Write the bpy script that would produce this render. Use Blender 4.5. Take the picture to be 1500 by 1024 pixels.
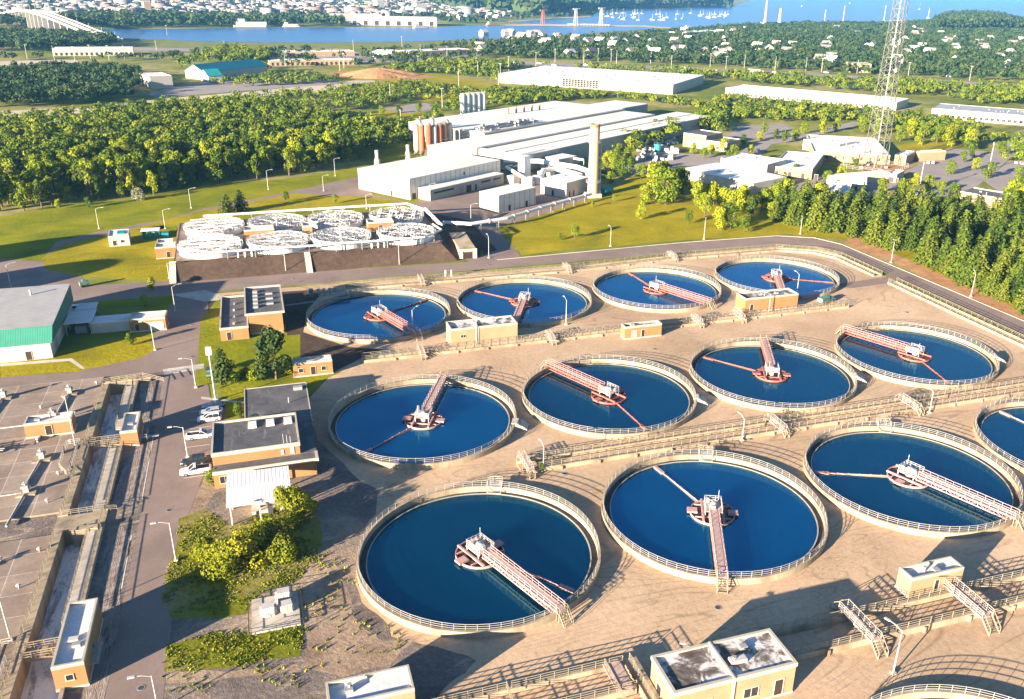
import bpy, math, random
import numpy as np
from mathutils import Vector, Matrix

random.seed(7)
RNG = np.random.default_rng(7)
for _o in list(bpy.data.objects):
    bpy.data.objects.remove(_o)
SC = bpy.context.scene
COL = SC.collection

# ------------------------------------------------------------------ camera
CAM = np.array([-26.53, -111.036, 83.18])
RT = np.array([0.946987, -0.320612, 0.02059])
UP = np.array([0.106305, 0.373181, 0.921648])
FW = np.array([0.303175, 0.8706, -0.38748])
FOC, CX, CY = 1278.227, 816.82, 513.49          # in pixels of a 1500 x 1024 picture
cd = bpy.data.cameras.new('camera')
cam = bpy.data.objects.new('camera', cd)
COL.objects.link(cam)
cam.matrix_world = Matrix(((RT[0], UP[0], -FW[0], CAM[0]), (RT[1], UP[1], -FW[1], CAM[1]),
                           (RT[2], UP[2], -FW[2], CAM[2]), (0, 0, 0, 1)))
cd.sensor_fit = 'HORIZONTAL'
cd.sensor_width = 36.0
cd.lens = FOC / 1500 * 36
cd.shift_x = -(CX - 750) / 1500
cd.shift_y = (CY - 512) / 1500
cd.clip_start = 0.5
cd.clip_end = 120000
SC.camera = cam

# ------------------------------------------------------------------ light
SUN_EL = math.radians(11.5)
SHADOW_DIR = math.radians(27.5)                  # direction in which shadows fall, from +X
sd = bpy.data.lights.new('sun', 'SUN')
sd.energy = 5.0
sd.angle = math.radians(0.5)
sd.color = (1.0, 0.83, 0.64)
sun = bpy.data.objects.new('sun', sd)
COL.objects.link(sun)
_d = Vector((math.cos(SHADOW_DIR) * math.cos(SUN_EL), math.sin(SHADOW_DIR) * math.cos(SUN_EL), -math.sin(SUN_EL)))
sun.rotation_euler = _d.to_track_quat('-Z', 'Y').to_euler()
wd = bpy.data.worlds.new('World')
SC.world = wd
wd.use_nodes = True
_nt = wd.node_tree
_sky = _nt.nodes.new('ShaderNodeTexSky')
_sky.sky_type = 'NISHITA'
_sky.sun_disc = False
_sky.sun_elevation = SUN_EL
_sky.sun_rotation = math.atan2(-math.cos(SHADOW_DIR), -math.sin(SHADOW_DIR))
_sky.air_density = 0.8
_sky.dust_density = 0.1
_sky.ozone_density = 3.0
_nt.links.new(_sky.outputs[0], _nt.nodes['Background'].inputs[0])
_nt.nodes['Background'].inputs[1].default_value = 0.05
SC.view_settings.view_transform = 'Standard'
SC.view_settings.look = 'None'
SC.view_settings.gamma = 1
SC.view_settings.exposure = 2.52
SC.render.engine = 'CYCLES'
SC.cycles.max_bounces = 4
SC.cycles.diffuse_bounces = 2
SC.cycles.glossy_bounces = 2
SC.cycles.transmission_bounces = 2
SC.cycles.volume_bounces = 1
SC.cycles.use_denoising = True


# ------------------------------------------------------------------ helpers
def G(px, py, z=0.0):
    """the point at height z that the photograph shows at pixel (px, py)"""
    d = FW + RT * ((px - CX) / FOC) - UP * ((py - CY) / FOC)
    k = (z - CAM[2]) / d[2]
    return (float(CAM[0] + d[0] * k), float(CAM[1] + d[1] * k), z)


def hgt(base, top_py, zb=0.0):
    """height of something upright whose foot is at pixel base and whose top is seen on row top_py"""
    x, y, _ = G(base[0], base[1], zb)
    lo, hi = zb, 200.0
    for _i in range(50):
        m = (lo + hi) / 2
        d = np.array([x, y, m]) - CAM
        if CY - FOC * (d @ UP) / (d @ FW) > top_py:
            lo = m
        else:
            hi = m
    return m


def tag(o, label=None, cat=None, group=None, kind=None):
    if label: o['label'] = label
    if cat: o['category'] = cat
    if group: o['group'] = group
    if kind: o['kind'] = kind
    return o


def thing(name, label, cat, loc=(0, 0, 0), rz=0.0, group=None):
    o = bpy.data.objects.new(name, None)
    o.empty_display_size = 0.2
    COL.objects.link(o)
    o.location = loc
    o.rotation_euler = (0, 0, math.radians(rz))
    return tag(o, label, cat, group)


def kids(o):
    return [c for c in bpy.data.objects if c.parent == o]


def link_copy(o, parent=None):
    c = o.copy()
    COL.objects.link(c)
    if parent is not None:
        c.parent = parent
    return c


def copy_tree(tree, loc, rz=0.0, label=None, group=None, scale=None):
    """tree = (root, [(part, [sub, ...]), ...])"""
    r = link_copy(tree[0])
    r.location = loc
    r.rotation_euler = (0, 0, math.radians(rz))
    if scale is not None: r.scale = scale
    if label: r['label'] = label
    if group: r['group'] = group
    out = []
    for p, subs in tree[1]:
        q = link_copy(p, r)
        out.append((q, [link_copy(s, q) for s in subs]))
    return (r, out)


def tree_of(root):
    return (root, [(p, kids(p)) for p in kids(root)])


class MB:
    """collects shapes for one mesh"""
    def __init__(self):
        self.v, self.f, self.m = [], [], []
        self.cur = 0

    def mat(self, i):
        self.cur = i
        return self

    def face(self, idx):
        self.f.append(idx); self.m.append(self.cur)

    def quad(self, *pts):
        n = len(self.v)
        self.v += [tuple(p) for p in pts]
        self.face(tuple(range(n, n + len(pts))))
        return self

    def box(self, x0, y0, z0, x1, y1, z1, bottom=True):
        n = len(self.v)
        self.v += [(x0, y0, z0), (x1, y0, z0), (x1, y1, z0), (x0, y1, z0), (x0, y0, z1), (x1, y0, z1), (x1, y1, z1), (x0, y1, z1)]
        fs = [(4, 5, 6, 7), (0, 1, 5, 4), (1, 2, 6, 5), (2, 3, 7, 6), (3, 0, 4, 7)]
        if bottom: fs.append((3, 2, 1, 0))
        for f in fs: self.face(tuple(n + i for i in f))
        return self

    def obox(self, cx, cy, z0, z1, lx, ly, rz=0.0, taper=1.0):
        n = len(self.v)
        c, s = math.cos(rz), math.sin(rz)
        for z, t in ((z0, 1.0), (z1, taper)):
            for sx, sy in ((-1, -1), (1, -1), (1, 1), (-1, 1)):
                x, y = sx * lx / 2 * t, sy * ly / 2 * t
                self.v.append((cx + c * x - s * y, cy + s * x + c * y, z))
        for f in [(4, 5, 6, 7), (0, 1, 5, 4), (1, 2, 6, 5), (2, 3, 7, 6), (3, 0, 4, 7), (3, 2, 1, 0)]:
            self.face(tuple(n + i for i in f))
        return self

    def prism(self, poly, z0, z1, bottom=False):
        a = sum(poly[i][0] * poly[(i + 1) % len(poly)][1] - poly[(i + 1) % len(poly)][0] * poly[i][1] for i in range(len(poly)))
        if a < 0: poly = poly[::-1]
        n, k = len(self.v), len(poly)
        self.v += [(p[0], p[1], z0) for p in poly] + [(p[0], p[1], z1) for p in poly]
        self.face(tuple(range(n + k, n + 2 * k)))
        if bottom: self.face(tuple(range(n + k - 1, n - 1, -1)))
        for i in range(k):
            j = (i + 1) % k
            self.face((n + i, n + j, n + k + j, n + k + i))
        return self

    def beam(self, p, q, w=0.1, h=None, caps=True):
        """square bar from p to q; w across, h in the vertical sense"""
        h = w if h is None else h
        p, q = Vector(p), Vector(q)
        d = (q - p)
        if d.length < 1e-6: return self
        d.normalize()
        s = d.cross(Vector((0, 0, 1)))
        if s.length < 1e-3: s = Vector((1, 0, 0))
        s.normalize()
        t = s.cross(d)
        n = len(self.v)
        for e in (p, q):
            for a, b in ((-1, -1), (1, -1), (1, 1), (-1, 1)):
                self.v.append(tuple(e + s * (a * w / 2) + t * (b * h / 2)))
        fs = [(0, 1, 5, 4), (1, 2, 6, 5), (2, 3, 7, 6), (3, 0, 4, 7)]
        if caps: fs += [(3, 2, 1, 0), (4, 5, 6, 7)]
        for f in fs: self.face(tuple(n + i for i in f))
        return self

    def tube(self, pts, r, n=8, r2=None, caps=True):
        pts = [Vector(p) for p in pts]
        base = len(self.v)
        m = len(pts)
        for i, p in enumerate(pts):
            d = (pts[min(i + 1, m - 1)] - pts[max(i - 1, 0)]).normalized()
            s = d.cross(Vector((0, 0, 1)))
            if s.length < 1e-3: s = Vector((1, 0, 0))
            s.normalize()
            t = s.cross(d)
            rr = r if r2 is None else r + (r2 - r) * i / (m - 1)
            for k in range(n):
                a = 2 * math.pi * k / n
                self.v.append(tuple(p + s * (rr * math.cos(a)) + t * (rr * math.sin(a))))
        for i in range(m - 1):
            for k in range(n):
                a, b = base + i * n + k, base + i * n + (k + 1) % n
                self.face((b, a, a + n, b + n))
        if caps:
            self.face(tuple(base + k for k in range(n)))
            self.face(tuple(base + (m - 1) * n + k for k in range(n - 1, -1, -1)))
        return self

    def lathe(self, prof, n=48, cx=0.0, cy=0.0, a0=0.0, a1=2 * math.pi):
        """prof: (r, z) from outside bottom over the top to the inside; full turn"""
        base, m = len(self.v), len(prof)
        for k in range(n):
            a = a0 + (a1 - a0) * k / n
            for r, z in prof:
                self.v.append((cx + r * math.cos(a), cy + r * math.sin(a), z))
        for k in range(n):
            for i in range(m - 1):
                a, b = base + k * m + i, base + ((k + 1) % n) * m + i
                self.face((a, b, b + 1, a + 1))
        return self

    def disc(self, r, z, n=48, cx=0.0, cy=0.0):
        base = len(self.v)
        self.v += [(cx + r * math.cos(2 * math.pi * k / n), cy + r * math.sin(2 * math.pi * k / n), z) for k in range(n)]
        self.face(tuple(range(base, base + n)))
        return self

    def rail(self, pts, h=1.1, step=1.7, rails=3, w=0.06, zoff=0.0, closed=False):
        """handrail along a 3-D path"""
        P = [Vector(p) for p in pts]
        if closed: P = P + [P[0]]
        for a, b in zip(P[:-1], P[1:]):
            L = (b - a).length
            k = max(1, round(L / step))
            for i in range(k):
                q = a + (b - a) * (i / k)
                self.beam(q, q + Vector((0, 0, h)), w, w, caps=False)
            for j in range(rails):
                z = Vector((0, 0, h * (j + 1) / rails))
                self.beam(a + z, b + z, w, w, caps=False)
        if not closed:
            self.beam(P[-1], P[-1] + Vector((0, 0, h)), w, w, caps=False)
        return self

    def build(self, name, mats, parent=None, smooth=False, loc=None):
        me = bpy.data.meshes.new(name)
        me.from_pydata(self.v, [], self.f)
        if not isinstance(mats, (list, tuple)): mats = [mats]
        for m in mats: me.materials.append(m)
        if len(mats) > 1:
            me.polygons.foreach_set('material_index', self.m)
        if smooth:
            me.polygons.foreach_set('use_smooth', [True] * len(me.polygons))
        me.update()
        o = bpy.data.objects.new(name, me)
        COL.objects.link(o)
        if parent is not None: o.parent = parent
        if loc is not None: o.location = loc
        return o


def np_mesh(name, verts, quads, mat, tint=None, parent=None):
    """fast mesh from numpy arrays; tint: one float per vertex"""
    me = bpy.data.meshes.new(name)
    nv, nq = len(verts), len(quads)
    k = quads.shape[1]
    me.vertices.add(nv)
    me.vertices.foreach_set('co', verts.astype(np.float32).ravel())
    me.loops.add(nq * k)
    me.loops.foreach_set('vertex_index', quads.astype(np.int32).ravel())
    me.polygons.add(nq)
    me.polygons.foreach_set('loop_start', np.arange(0, nq * k, k, dtype=np.int32))
    me.polygons.foreach_set('loop_total', np.full(nq, k, dtype=np.int32))
    if tint is not None:
        at = me.attributes.new('tint', 'FLOAT', 'POINT')
        at.data.foreach_set('value', tint.astype(np.float32))
    me.materials.append(mat)
    me.update()
    me.validate()
    o = bpy.data.objects.new(name, me)
    COL.objects.link(o)
    if parent is not None: o.parent = parent
    return o


# ------------------------------------------------------------------ materials
class NT:
    def __init__(self, name):
        self.m = bpy.data.materials.new(name)
        self.m.use_nodes = True
        self.t = self.m.node_tree
        self.b = self.t.nodes['Principled BSDF']
        self._pos = None

    def n(self, typ, **kw):
        x = self.t.nodes.new('ShaderNode' + typ)
        for k, v in kw.items():
            if k.startswith('i_'):
                x.inputs[int(k[2:]) if k[2:].isdigit() else k[2:]].default_value = v
            else:
                setattr(x, k, v)
        return x

    def l(self, a, b):
        self.t.links.new(a, b)

    def pos(self, local=False):
        if local:
            return self.n('TexCoord').outputs['Object']
        if self._pos is None:
            self._pos = self.n('NewGeometry').outputs['Position']
        return self._pos

    def noise(self, scale, detail=5, rough=0.6, stretch=None, rot=0.0, dist=0.0, local=False):
        v = self.pos(local)
        if stretch is not None or rot:
            mp = self.n('Mapping')
            mp.inputs['Scale'].default_value = stretch or (1, 1, 1)
            mp.inputs['Rotation'].default_value = (0, 0, rot)
            self.l(v, mp.inputs[0])
            v = mp.outputs[0]
        x = self.n('TexNoise')
        x.inputs['Scale'].default_value = scale
        x.inputs['Detail'].default_value = detail
        x.inputs['Roughness'].default_value = rough
        x.inputs['Distortion'].default_value = dist
        self.l(v, x.inputs['Vector'])
        return x.outputs[0]

    def ramp(self, fac, stops):
        r = self.n('ValToRGB')
        e = r.color_ramp.elements
        while len(e) < len(stops): e.new(0.5)
        for s, (p, c) in zip(e, stops):
            s.position = p
            s.color = (c, c, c, 1) if not isinstance(c, (tuple, list)) else (c[0], c[1], c[2], 1)
        self.l(fac, r.inputs[0])
        return r.outputs[0]

    def mix(self, fac, a, b, mode='MIX'):
        x = self.n('Mix', data_type='RGBA', blend_type=mode)
        for s, i in ((fac, 0), (a, 6), (b, 7)):
            if isinstance(s, (int, float)): x.inputs[i].default_value = s
            elif isinstance(s, (tuple, list)): x.inputs[i].default_value = (s[0], s[1], s[2], 1)
            else: self.l(s, x.inputs[i])
        return x.outputs[2]

    def math(self, op, a, b=0.0):
        x = self.n('Math', operation=op)
        for s, i in ((a, 0), (b, 1)):
            if isinstance(s, (int, float)): x.inputs[i].default_value = s
            else: self.l(s, x.inputs[i])
        return x.outputs[0]

    def bump(self, h, strength=0.3, dist=0.1):
        b = self.n('Bump')
        b.inputs['Strength'].default_value = strength
        b.inputs['Distance'].default_value = dist
        self.l(h, b.inputs['Height'])
        self.l(b.outputs[0], self.b.inputs['Normal'])

    def done(self, col, rough=0.85, spec=0.3, metal=0.0):
        if isinstance(col, (tuple, list)):
            self.b.inputs['Base Color'].default_value = (col[0], col[1], col[2], 1)
        else:
            self.l(col, self.b.inputs['Base Color'])
        if isinstance(rough, (int, float)): self.b.inputs['Roughness'].default_value = rough
        else: self.l(rough, self.b.inputs['Roughness'])
        self.b.inputs['Specular IOR Level'].default_value = spec
        self.b.inputs['Metallic'].default_value = metal
        return self.m


def worn(name, c, var=0.25, scale=0.5, rough=0.8, streak=False, bump=0.0, spec=0.3, fine=6.0):
    """plain surface with blotches of wear in its own colour"""
    t = NT(name)
    n1 = t.noise(scale, 6, 0.65, stretch=(1, 1, 0.25) if streak else None)
    n2 = t.noise(fine, 3, 0.6)
    d = tuple(x * (1 - var) for x in c)
    e = tuple(min(1, x * (1 + var * 0.5)) for x in c)
    c1 = t.ramp(n1, [(0.3, d), (0.52, c), (0.75, e)])
    col = t.mix(0.5, c1, t.ramp(n2, [(0.3, 0.72), (0.7, 1.0)]), 'MULTIPLY')
    if bump: t.bump(n2, bump, 0.05)
    return t.done(col, rough, spec)


def flat(name, c, rough=0.6, spec=0.3, metal=0.0):
    return NT(name).done(c, rough, spec, metal)


M = {}
M['concrete'] = worn('tan_concrete', (0.33, 0.265, 0.18), 0.5, 0.3, 0.9, streak=True)
M['concrete_pale'] = worn('pale_concrete', (0.46, 0.41, 0.34), 0.3, 0.3, 0.9, streak=True)
M['concrete_dark'] = worn('dark_concrete', (0.10, 0.095, 0.085), 0.5, 0.3, 0.8, streak=True)  # darker concrete for the launder trough inside the tank wall
M['steel_white'] = worn('white_painted_steel', (0.46, 0.44, 0.41), 0.2, 0.8, 0.55)
M['white_pipe'] = worn('white_pipe_paint', (0.70, 0.68, 0.65), 0.15, 0.8, 0.5)
M['rail'] = worn('galvanised_rail', (0.36, 0.34, 0.30), 0.25, 1.0, 0.5)
M['rail_tan'] = worn('weathered_rail', (0.30, 0.25, 0.175), 0.3, 1.0, 0.6)
M['pink'] = worn('faded_pink_paint', (0.47, 0.26, 0.23), 0.3, 0.6, 0.7)
M['rail_pink'] = worn('faded_pink_rail', (0.46, 0.33, 0.31), 0.25, 1.0, 0.6)
M['red'] = worn('red_oxide_paint', (0.34, 0.115, 0.085), 0.4, 0.6, 0.7)
M['grating'] = worn('walkway_grating', (0.44, 0.31, 0.28), 0.3, 2.0, 0.7)
M['scum'] = worn('brown_scum_water', (0.055, 0.035, 0.03), 0.5, 0.8, 0.25)
M['brick'] = worn('buff_brick', (0.29, 0.155, 0.062), 0.18, 0.25, 0.9)
M['brick_pale'] = worn('pale_buff_brick', (0.33, 0.23, 0.13), 0.18, 0.25, 0.9)
M['trim'] = worn('cream_trim', (0.42, 0.38, 0.31), 0.15, 0.5, 0.7)
M['door'] = flat('dark_door', (0.035, 0.025, 0.02), 0.5)
M['glass'] = flat('window_glass', (0.02, 0.025, 0.03), 0.08, 0.6)
M['panel'] = worn('white_wall_panel', (0.44, 0.41, 0.345), 0.12, 0.12, 0.7, streak=True)
M['panel_grey'] = worn('grey_green_panel', (0.36, 0.35, 0.29), 0.12, 0.12, 0.7, streak=True)
M['metal_dark'] = worn('dark_metal', (0.06, 0.06, 0.065), 0.3, 1.0, 0.5)
M['metal_grey'] = worn('grey_metal', (0.28, 0.28, 0.28), 0.25, 1.0, 0.5)
M['machine_green'] = worn('faded_green_paint', (0.12, 0.22, 0.17), 0.3, 1.0, 0.6)
M['gable_green'] = worn('dark_green_cladding', (0.025, 0.12, 0.09), 0.15, 0.3, 0.6)
M['teal'] = worn('teal_metal', (0.02, 0.24, 0.26), 0.2, 0.4, 0.5)
M['yellow'] = flat('yellow_paint', (0.6, 0.42, 0.03), 0.6)
M['rust'] = worn('rust_stained_steel', (0.33, 0.11, 0.05), 0.5, 0.4, 0.8, streak=True)
M['cream_steel'] = worn('stained_cream_steel', (0.5, 0.42, 0.33), 0.35, 0.3, 0.7, streak=True)
M['brown_steel'] = worn('brown_steel', (0.22, 0.14, 0.09), 0.35, 0.3, 0.7, streak=True)
M['chimney'] = worn('chimney_concrete', (0.40, 0.30, 0.19), 0.15, 0.12, 0.9, streak=True)
M['bark'] = worn('tree_bark', (0.12, 0.085, 0.055), 0.35, 3.0, 0.95)


def roof_white(k=1.0, name='white_roof_membrane'):
    t = NT(name)
    a = t.noise(0.18, 5, 0.6)
    b = t.noise(2.2, 4, 0.6)
    c = t.ramp(a, [(0.25, (0.46 * k, 0.44 * k, 0.43 * k)), (0.5, (0.62 * k, 0.59 * k, 0.57 * k)), (0.75, (0.68 * k, 0.65 * k, 0.62 * k))])
    c = t.mix(0.35, c, t.ramp(b, [(0.35, 0.6), (0.6, 1.0)]), 'MULTIPLY')
    return t.done(c, 0.7)


def roof_black():
    t = NT('black_roof_felt')
    a = t.noise(0.22, 6, 0.65, dist=1.2)
    b = t.noise(0.6, 3, 0.5, stretch=(1, 0.25, 1), rot=0.6, dist=2.0)
    c = t.ramp(a, [(0.3, (0.055, 0.055, 0.06)), (0.55, (0.095, 0.092, 0.095)), (0.72, (0.13, 0.125, 0.12))])
    c = t.mix(t.ramp(b, [(0.62, 0.0), (0.72, 0.6)]), c, (0.2, 0.19, 0.17))
    return t.done(c, 0.75)


def roof_stained():
    t = NT('stained_roof_membrane')
    a = t.noise(0.35, 7, 0.7, dist=0.4)
    b = t.noise(1.6, 5, 0.7)
    c = t.ramp(a, [(0.36, (0.07, 0.055, 0.045)), (0.47, (0.16, 0.13, 0.11)), (0.55, (0.6, 0.58, 0.56)), (0.8, (0.72, 0.7, 0.68))])
    c = t.mix(0.5, c, t.ramp(b, [(0.35, 0.55), (0.6, 1.0)]), 'MULTIPLY')
    return t.done(c, 0.7)


def ribbed(name, c, period, axis='X', depth=0.12, rough=0.5):
    """standing-seam sheet: thin dark joints every period metres"""
    t = NT(name)
    sx = t.n('SeparateXYZ')
    t.l(t.pos(True), sx.inputs[0])
    w = t.math('FRACT', t.math('DIVIDE', sx.outputs[axis], period))
    j = t.ramp(w, [(0.0, 0.55), (0.12, 1.0), (0.88, 1.0), (1.0, 0.55)])
    a = t.noise(0.3, 5, 0.6)
    base = t.ramp(a, [(0.3, tuple(x * 0.82 for x in c)), (0.7, c)])
    col = t.mix(1.0, base, j, 'MULTIPLY')
    t.bump(j, 0.4, depth)
    return t.done(col, rough)


M['roof_white'] = roof_white()
M['roof_bright'] = roof_white(1.2, 'bright_roof_membrane')
M['roof_cream'] = worn('cream_metal_roof', (0.76, 0.70, 0.60), 0.14, 0.06, 0.6)
M['roof_black'] = roof_black()
M['roof_stained'] = roof_stained()
M['seam_grey'] = ribbed('grey_seamed_roof', (0.36, 0.35, 0.34), 0.9, 'Y')
M['seam_green'] = ribbed('green_seamed_roof', (0.05, 0.24, 0.17), 0.5, 'X')
M['seam_white'] = ribbed('white_corrugated_sheet', (0.74, 0.73, 0.72), 0.62, 'X', 0.2)
M['seam_panel'] = ribbed('white_panel_wall', (0.66, 0.61, 0.52), 3.0, 'X', 0.02)


def water_tank(name, c, sky):
    t = NT(name)
    a = t.noise(0.05, 3, 0.5, local=True)
    col = t.ramp(a, [(0.3, tuple(x * 0.8 for x in c)), (0.7, tuple(x * 1.15 for x in c))])
    n = t.noise(1.6, 3, 0.6)
    t.bump(n, 0.03, 0.05)
    t.b.subsurface_method = 'BURLEY'
    t.b.inputs['Subsurface Weight'].default_value = 1.0
    t.b.inputs['Subsurface Radius'].default_value = (1.0, 1.0, 1.0)
    t.b.inputs['Subsurface Scale'].default_value = 3.0
    t.done(col, 0.12, 0.35)
    g = t.n('BsdfGlossy')
    g.inputs['Color'].default_value = (0.01, sky[0], sky[1], 1)
    g.inputs['Roughness'].default_value = 0.1
    mx = t.n('MixShader')
    mx.inputs[0].default_value = 0.5
    t.l(t.b.outputs[0], mx.inputs[1]); t.l(g.outputs[0], mx.inputs[2])
    t.l(mx.outputs[0], t.t.nodes['Material Output'].inputs[0])
    return t.m


M['water_deep'] = water_tank('deep_teal_water', (0.0002, 0.028, 0.060), (0.16, 0.24))
M['water_blue'] = water_tank('clear_blue_water', (0.0002, 0.045, 0.115), (0.20, 0.36))
# ================================================================== GROUND
def ground_mat():
    t = NT('rough_green_ground')
    a = t.noise(0.012, 6, 0.6)
    b = t.noise(0.11, 6, 0.65)
    c = t.ramp(a, [(0.3, (0.09, 0.13, 0.014)), (0.48, (0.18, 0.20, 0.026)), (0.6, (0.33, 0.285, 0.11)), (0.75, (0.17, 0.20, 0.03))])
    c = t.mix(0.7, c, t.ramp(b, [(0.3, 0.45), (0.6, 1.0)]), 'MULTIPLY')
    t.bump(b, 0.5, 0.6)
    return t.done(c, 0.95, 0.1)


def lawn_mat(name, c1, c2, c3):
    t = NT(name)
    a = t.noise(0.05, 6, 0.6, dist=0.6)
    b = t.noise(0.9, 5, 0.7)
    m = t.noise(0.35, 3, 0.6, stretch=(0.25, 1, 1), rot=0.5)
    c = t.ramp(a, [(0.3, c1), (0.5, c2), (0.72, c3)])
    c = t.mix(0.55, c, t.ramp(b, [(0.3, 0.5), (0.65, 1.0)]), 'MULTIPLY')
    c = t.mix(0.3, c, t.ramp(m, [(0.35, 0.6), (0.6, 1.0)]), 'MULTIPLY')
    t.bump(b, 0.6, 0.25)
    return t.done(c, 0.95, 0.1)


def sand_mat():
    t = NT('graded_tan_soil')
    a = t.noise(0.035, 6, 0.6)
    b = t.noise(1.1, 6, 0.7)
    n3 = t.noise(0.055, 3, 0.55, dist=2.2)
    n4 = t.noise(0.03, 2, 0.5, stretch=(0.35, 1.6, 1), rot=0.25, dist=1.2)
    l1 = t.ramp(t.math('FRACT', t.math('MULTIPLY', n3, 26.0)), [(0.0, 0.68), (0.10, 1.0), (0.90, 1.0), (1.0, 0.68)])
    l2 = t.ramp(t.math('FRACT', t.math('MULTIPLY', n4, 34.0)), [(0.0, 0.5), (0.12, 1.0), (0.88, 1.0), (1.0, 0.5)])
    msk = t.ramp(t.noise(0.05, 4, 0.6), [(0.42, 0.0), (0.54, 1.0)])
    ln = t.mix(1.0, l1, l2, 'MULTIPLY')
    big = t.ramp(t.noise(0.018, 4, 0.6, dist=1.0), [(0.35, 0.80), (0.6, 1.0)])
    c = t.ramp(a, [(0.28, (0.43, 0.30, 0.19)), (0.5, (0.59, 0.42, 0.27)), (0.72, (0.67, 0.49, 0.33))])
    c = t.mix(0.6, c, t.ramp(b, [(0.28, 0.6), (0.6, 1.0)]), 'MULTIPLY')
    c = t.mix(msk, c, t.mix(0.6, c, ln, 'MULTIPLY'))
    c = t.mix(1.0, c, big, 'MULTIPLY')
    c = t.mix(0.5, c, t.ramp(t.noise(5.0, 3, 0.7), [(0.3, 0.62), (0.62, 1.0)]), 'MULTIPLY')
    t.bump(b, 0.35, 0.12)
    return t.done(c, 0.95, 0.1)


def gravel_mat(name, c1, c2, sc=1.4):
    t = NT(name)
    a = t.noise(0.09, 6, 0.65)
    b = t.noise(sc, 5, 0.75)
    c = t.ramp(a, [(0.3, c1), (0.7, c2)])
    c = t.mix(0.75, c, t.ramp(b, [(0.3, 0.45), (0.65, 1.0)]), 'MULTIPLY')
    t.bump(b, 0.6, 0.2)
    return t.done(c, 0.95, 0.1)


def mud_mat():
    t = NT('rutted_mud')
    w = t.noise(1.0, 5, 0.65, stretch=(2.6, 0.30, 1), dist=1.4)
    a = t.noise(0.4, 5, 0.7)
    c = t.ramp(w, [(0.36, (0.13, 0.105, 0.09)), (0.47, (0.26, 0.21, 0.18)), (0.7, (0.35, 0.295, 0.255))])
    c = t.mix(0.55, c, t.ramp(a, [(0.3, 0.55), (0.65, 1.0)]), 'MULTIPLY')
    t.bump(w, 0.8, 0.35)
    return t.done(c, 0.95, 0.1)


def asphalt_mat(name, c1, c2):
    t = NT(name)
    a = t.noise(0.06, 6, 0.6, dist=0.8)
    b = t.noise(3.0, 4, 0.6)
    k = t.noise(0.25, 8, 0.75, dist=1.5)
    c = t.ramp(a, [(0.3, c1), (0.7, c2)])
    c = t.mix(0.4, c, t.ramp(b, [(0.3, 0.65), (0.7, 1.0)]), 'MULTIPLY')
    c = t.mix(0.5, c, t.ramp(k, [(0.485, 1.0), (0.5, 0.55), (0.515, 1.0)]), 'MULTIPLY')
    return t.done(c, 0.9, 0.2)


def deck_mat():
    t = NT('old_basin_deck_concrete')
    br = t.n('TexBrick')
    br.offset = 0.0
    br.inputs['Scale'].default_value = 1.0
    br.inputs['Brick Width'].default_value = 6.2
    br.inputs['Row Height'].default_value = 5.2
    br.inputs['Mortar Size'].default_value = 0.07
    br.inputs['Color1'].default_value = (0.37, 0.285, 0.22, 1)
    br.inputs['Color2'].default_value = (0.29, 0.22, 0.17, 1)
    br.inputs['Mortar'].default_value = (0.52, 0.47, 0.42, 1)
    t.l(t.pos(), br.inputs[0])
    a = t.noise(0.12, 7, 0.65)
    b = t.noise(1.8, 5, 0.7)
    c = t.mix(0.85, br.outputs[0], t.ramp(a, [(0.3, 0.5), (0.65, 1.0)]), 'MULTIPLY')
    c = t.mix(0.5, c, t.ramp(b, [(0.3, 0.6), (0.65, 1.0)]), 'MULTIPLY')
    return t.done(c, 0.9, 0.2)


M['ground'] = ground_mat()
M['lawn'] = lawn_mat('dry_yellow_lawn', (0.20, 0.185, 0.003), (0.31, 0.26, 0.004), (0.40, 0.315, 0.014))
M['lawn_green'] = lawn_mat('green_lawn', (0.12, 0.15, 0.003), (0.21, 0.225, 0.004), (0.31, 0.285, 0.010))
M['weeds'] = lawn_mat('weedy_bank', (0.13, 0.155, 0.008), (0.19, 0.19, 0.012), (0.33, 0.25, 0.13))
M['sand'] = sand_mat()
def gravel2():
    t = NT('grey_gravel')
    a = t.noise(0.07, 7, 0.68, dist=0.8)
    b = t.noise(1.6, 5, 0.78)
    s_ = t.noise(0.22, 6, 0.7, stretch=(0.5, 1.4, 1), rot=0.5, dist=1.0)
    c = t.ramp(a, [(0.34, (0.14, 0.115, 0.105)), (0.5, (0.22, 0.18, 0.155)), (0.6, (0.33, 0.255, 0.19)), (0.72, (0.42, 0.32, 0.23))])
    c = t.mix(0.8, c, t.ramp(b, [(0.3, 0.42), (0.65, 1.0)]), 'MULTIPLY')
    c = t.mix(t.ramp(s_, [(0.58, 0.0), (0.66, 0.55)]), c, (0.42, 0.33, 0.24))
    t.bump(b, 0.8, 0.25)
    return t.done(c, 0.95, 0.1)


M['gravel'] = gravel2()
M['sand2'] = gravel_mat('trodden_brown_dirt', (0.20, 0.135, 0.095), (0.50, 0.37, 0.255), 1.2)
M['mud'] = mud_mat()
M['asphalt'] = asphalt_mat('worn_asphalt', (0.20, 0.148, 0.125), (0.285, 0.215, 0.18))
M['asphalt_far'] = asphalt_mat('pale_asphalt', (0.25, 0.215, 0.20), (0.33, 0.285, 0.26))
M['soil'] = gravel_mat('dark_bank_soil', (0.06, 0.042, 0.031), (0.115, 0.078, 0.055), 0.7)
M['deck'] = deck_mat()
M['paint'] = worn('road_paint', (0.62, 0.6, 0.56), 0.3, 0.7, 0.8)
M['redsoil'] = gravel_mat('orange_earth', (0.40, 0.19, 0.08), (0.52, 0.30, 0.15), 0.3)
M['path'] = worn('pale_path', (0.52, 0.46, 0.36), 0.2, 0.4, 0.9)


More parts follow.
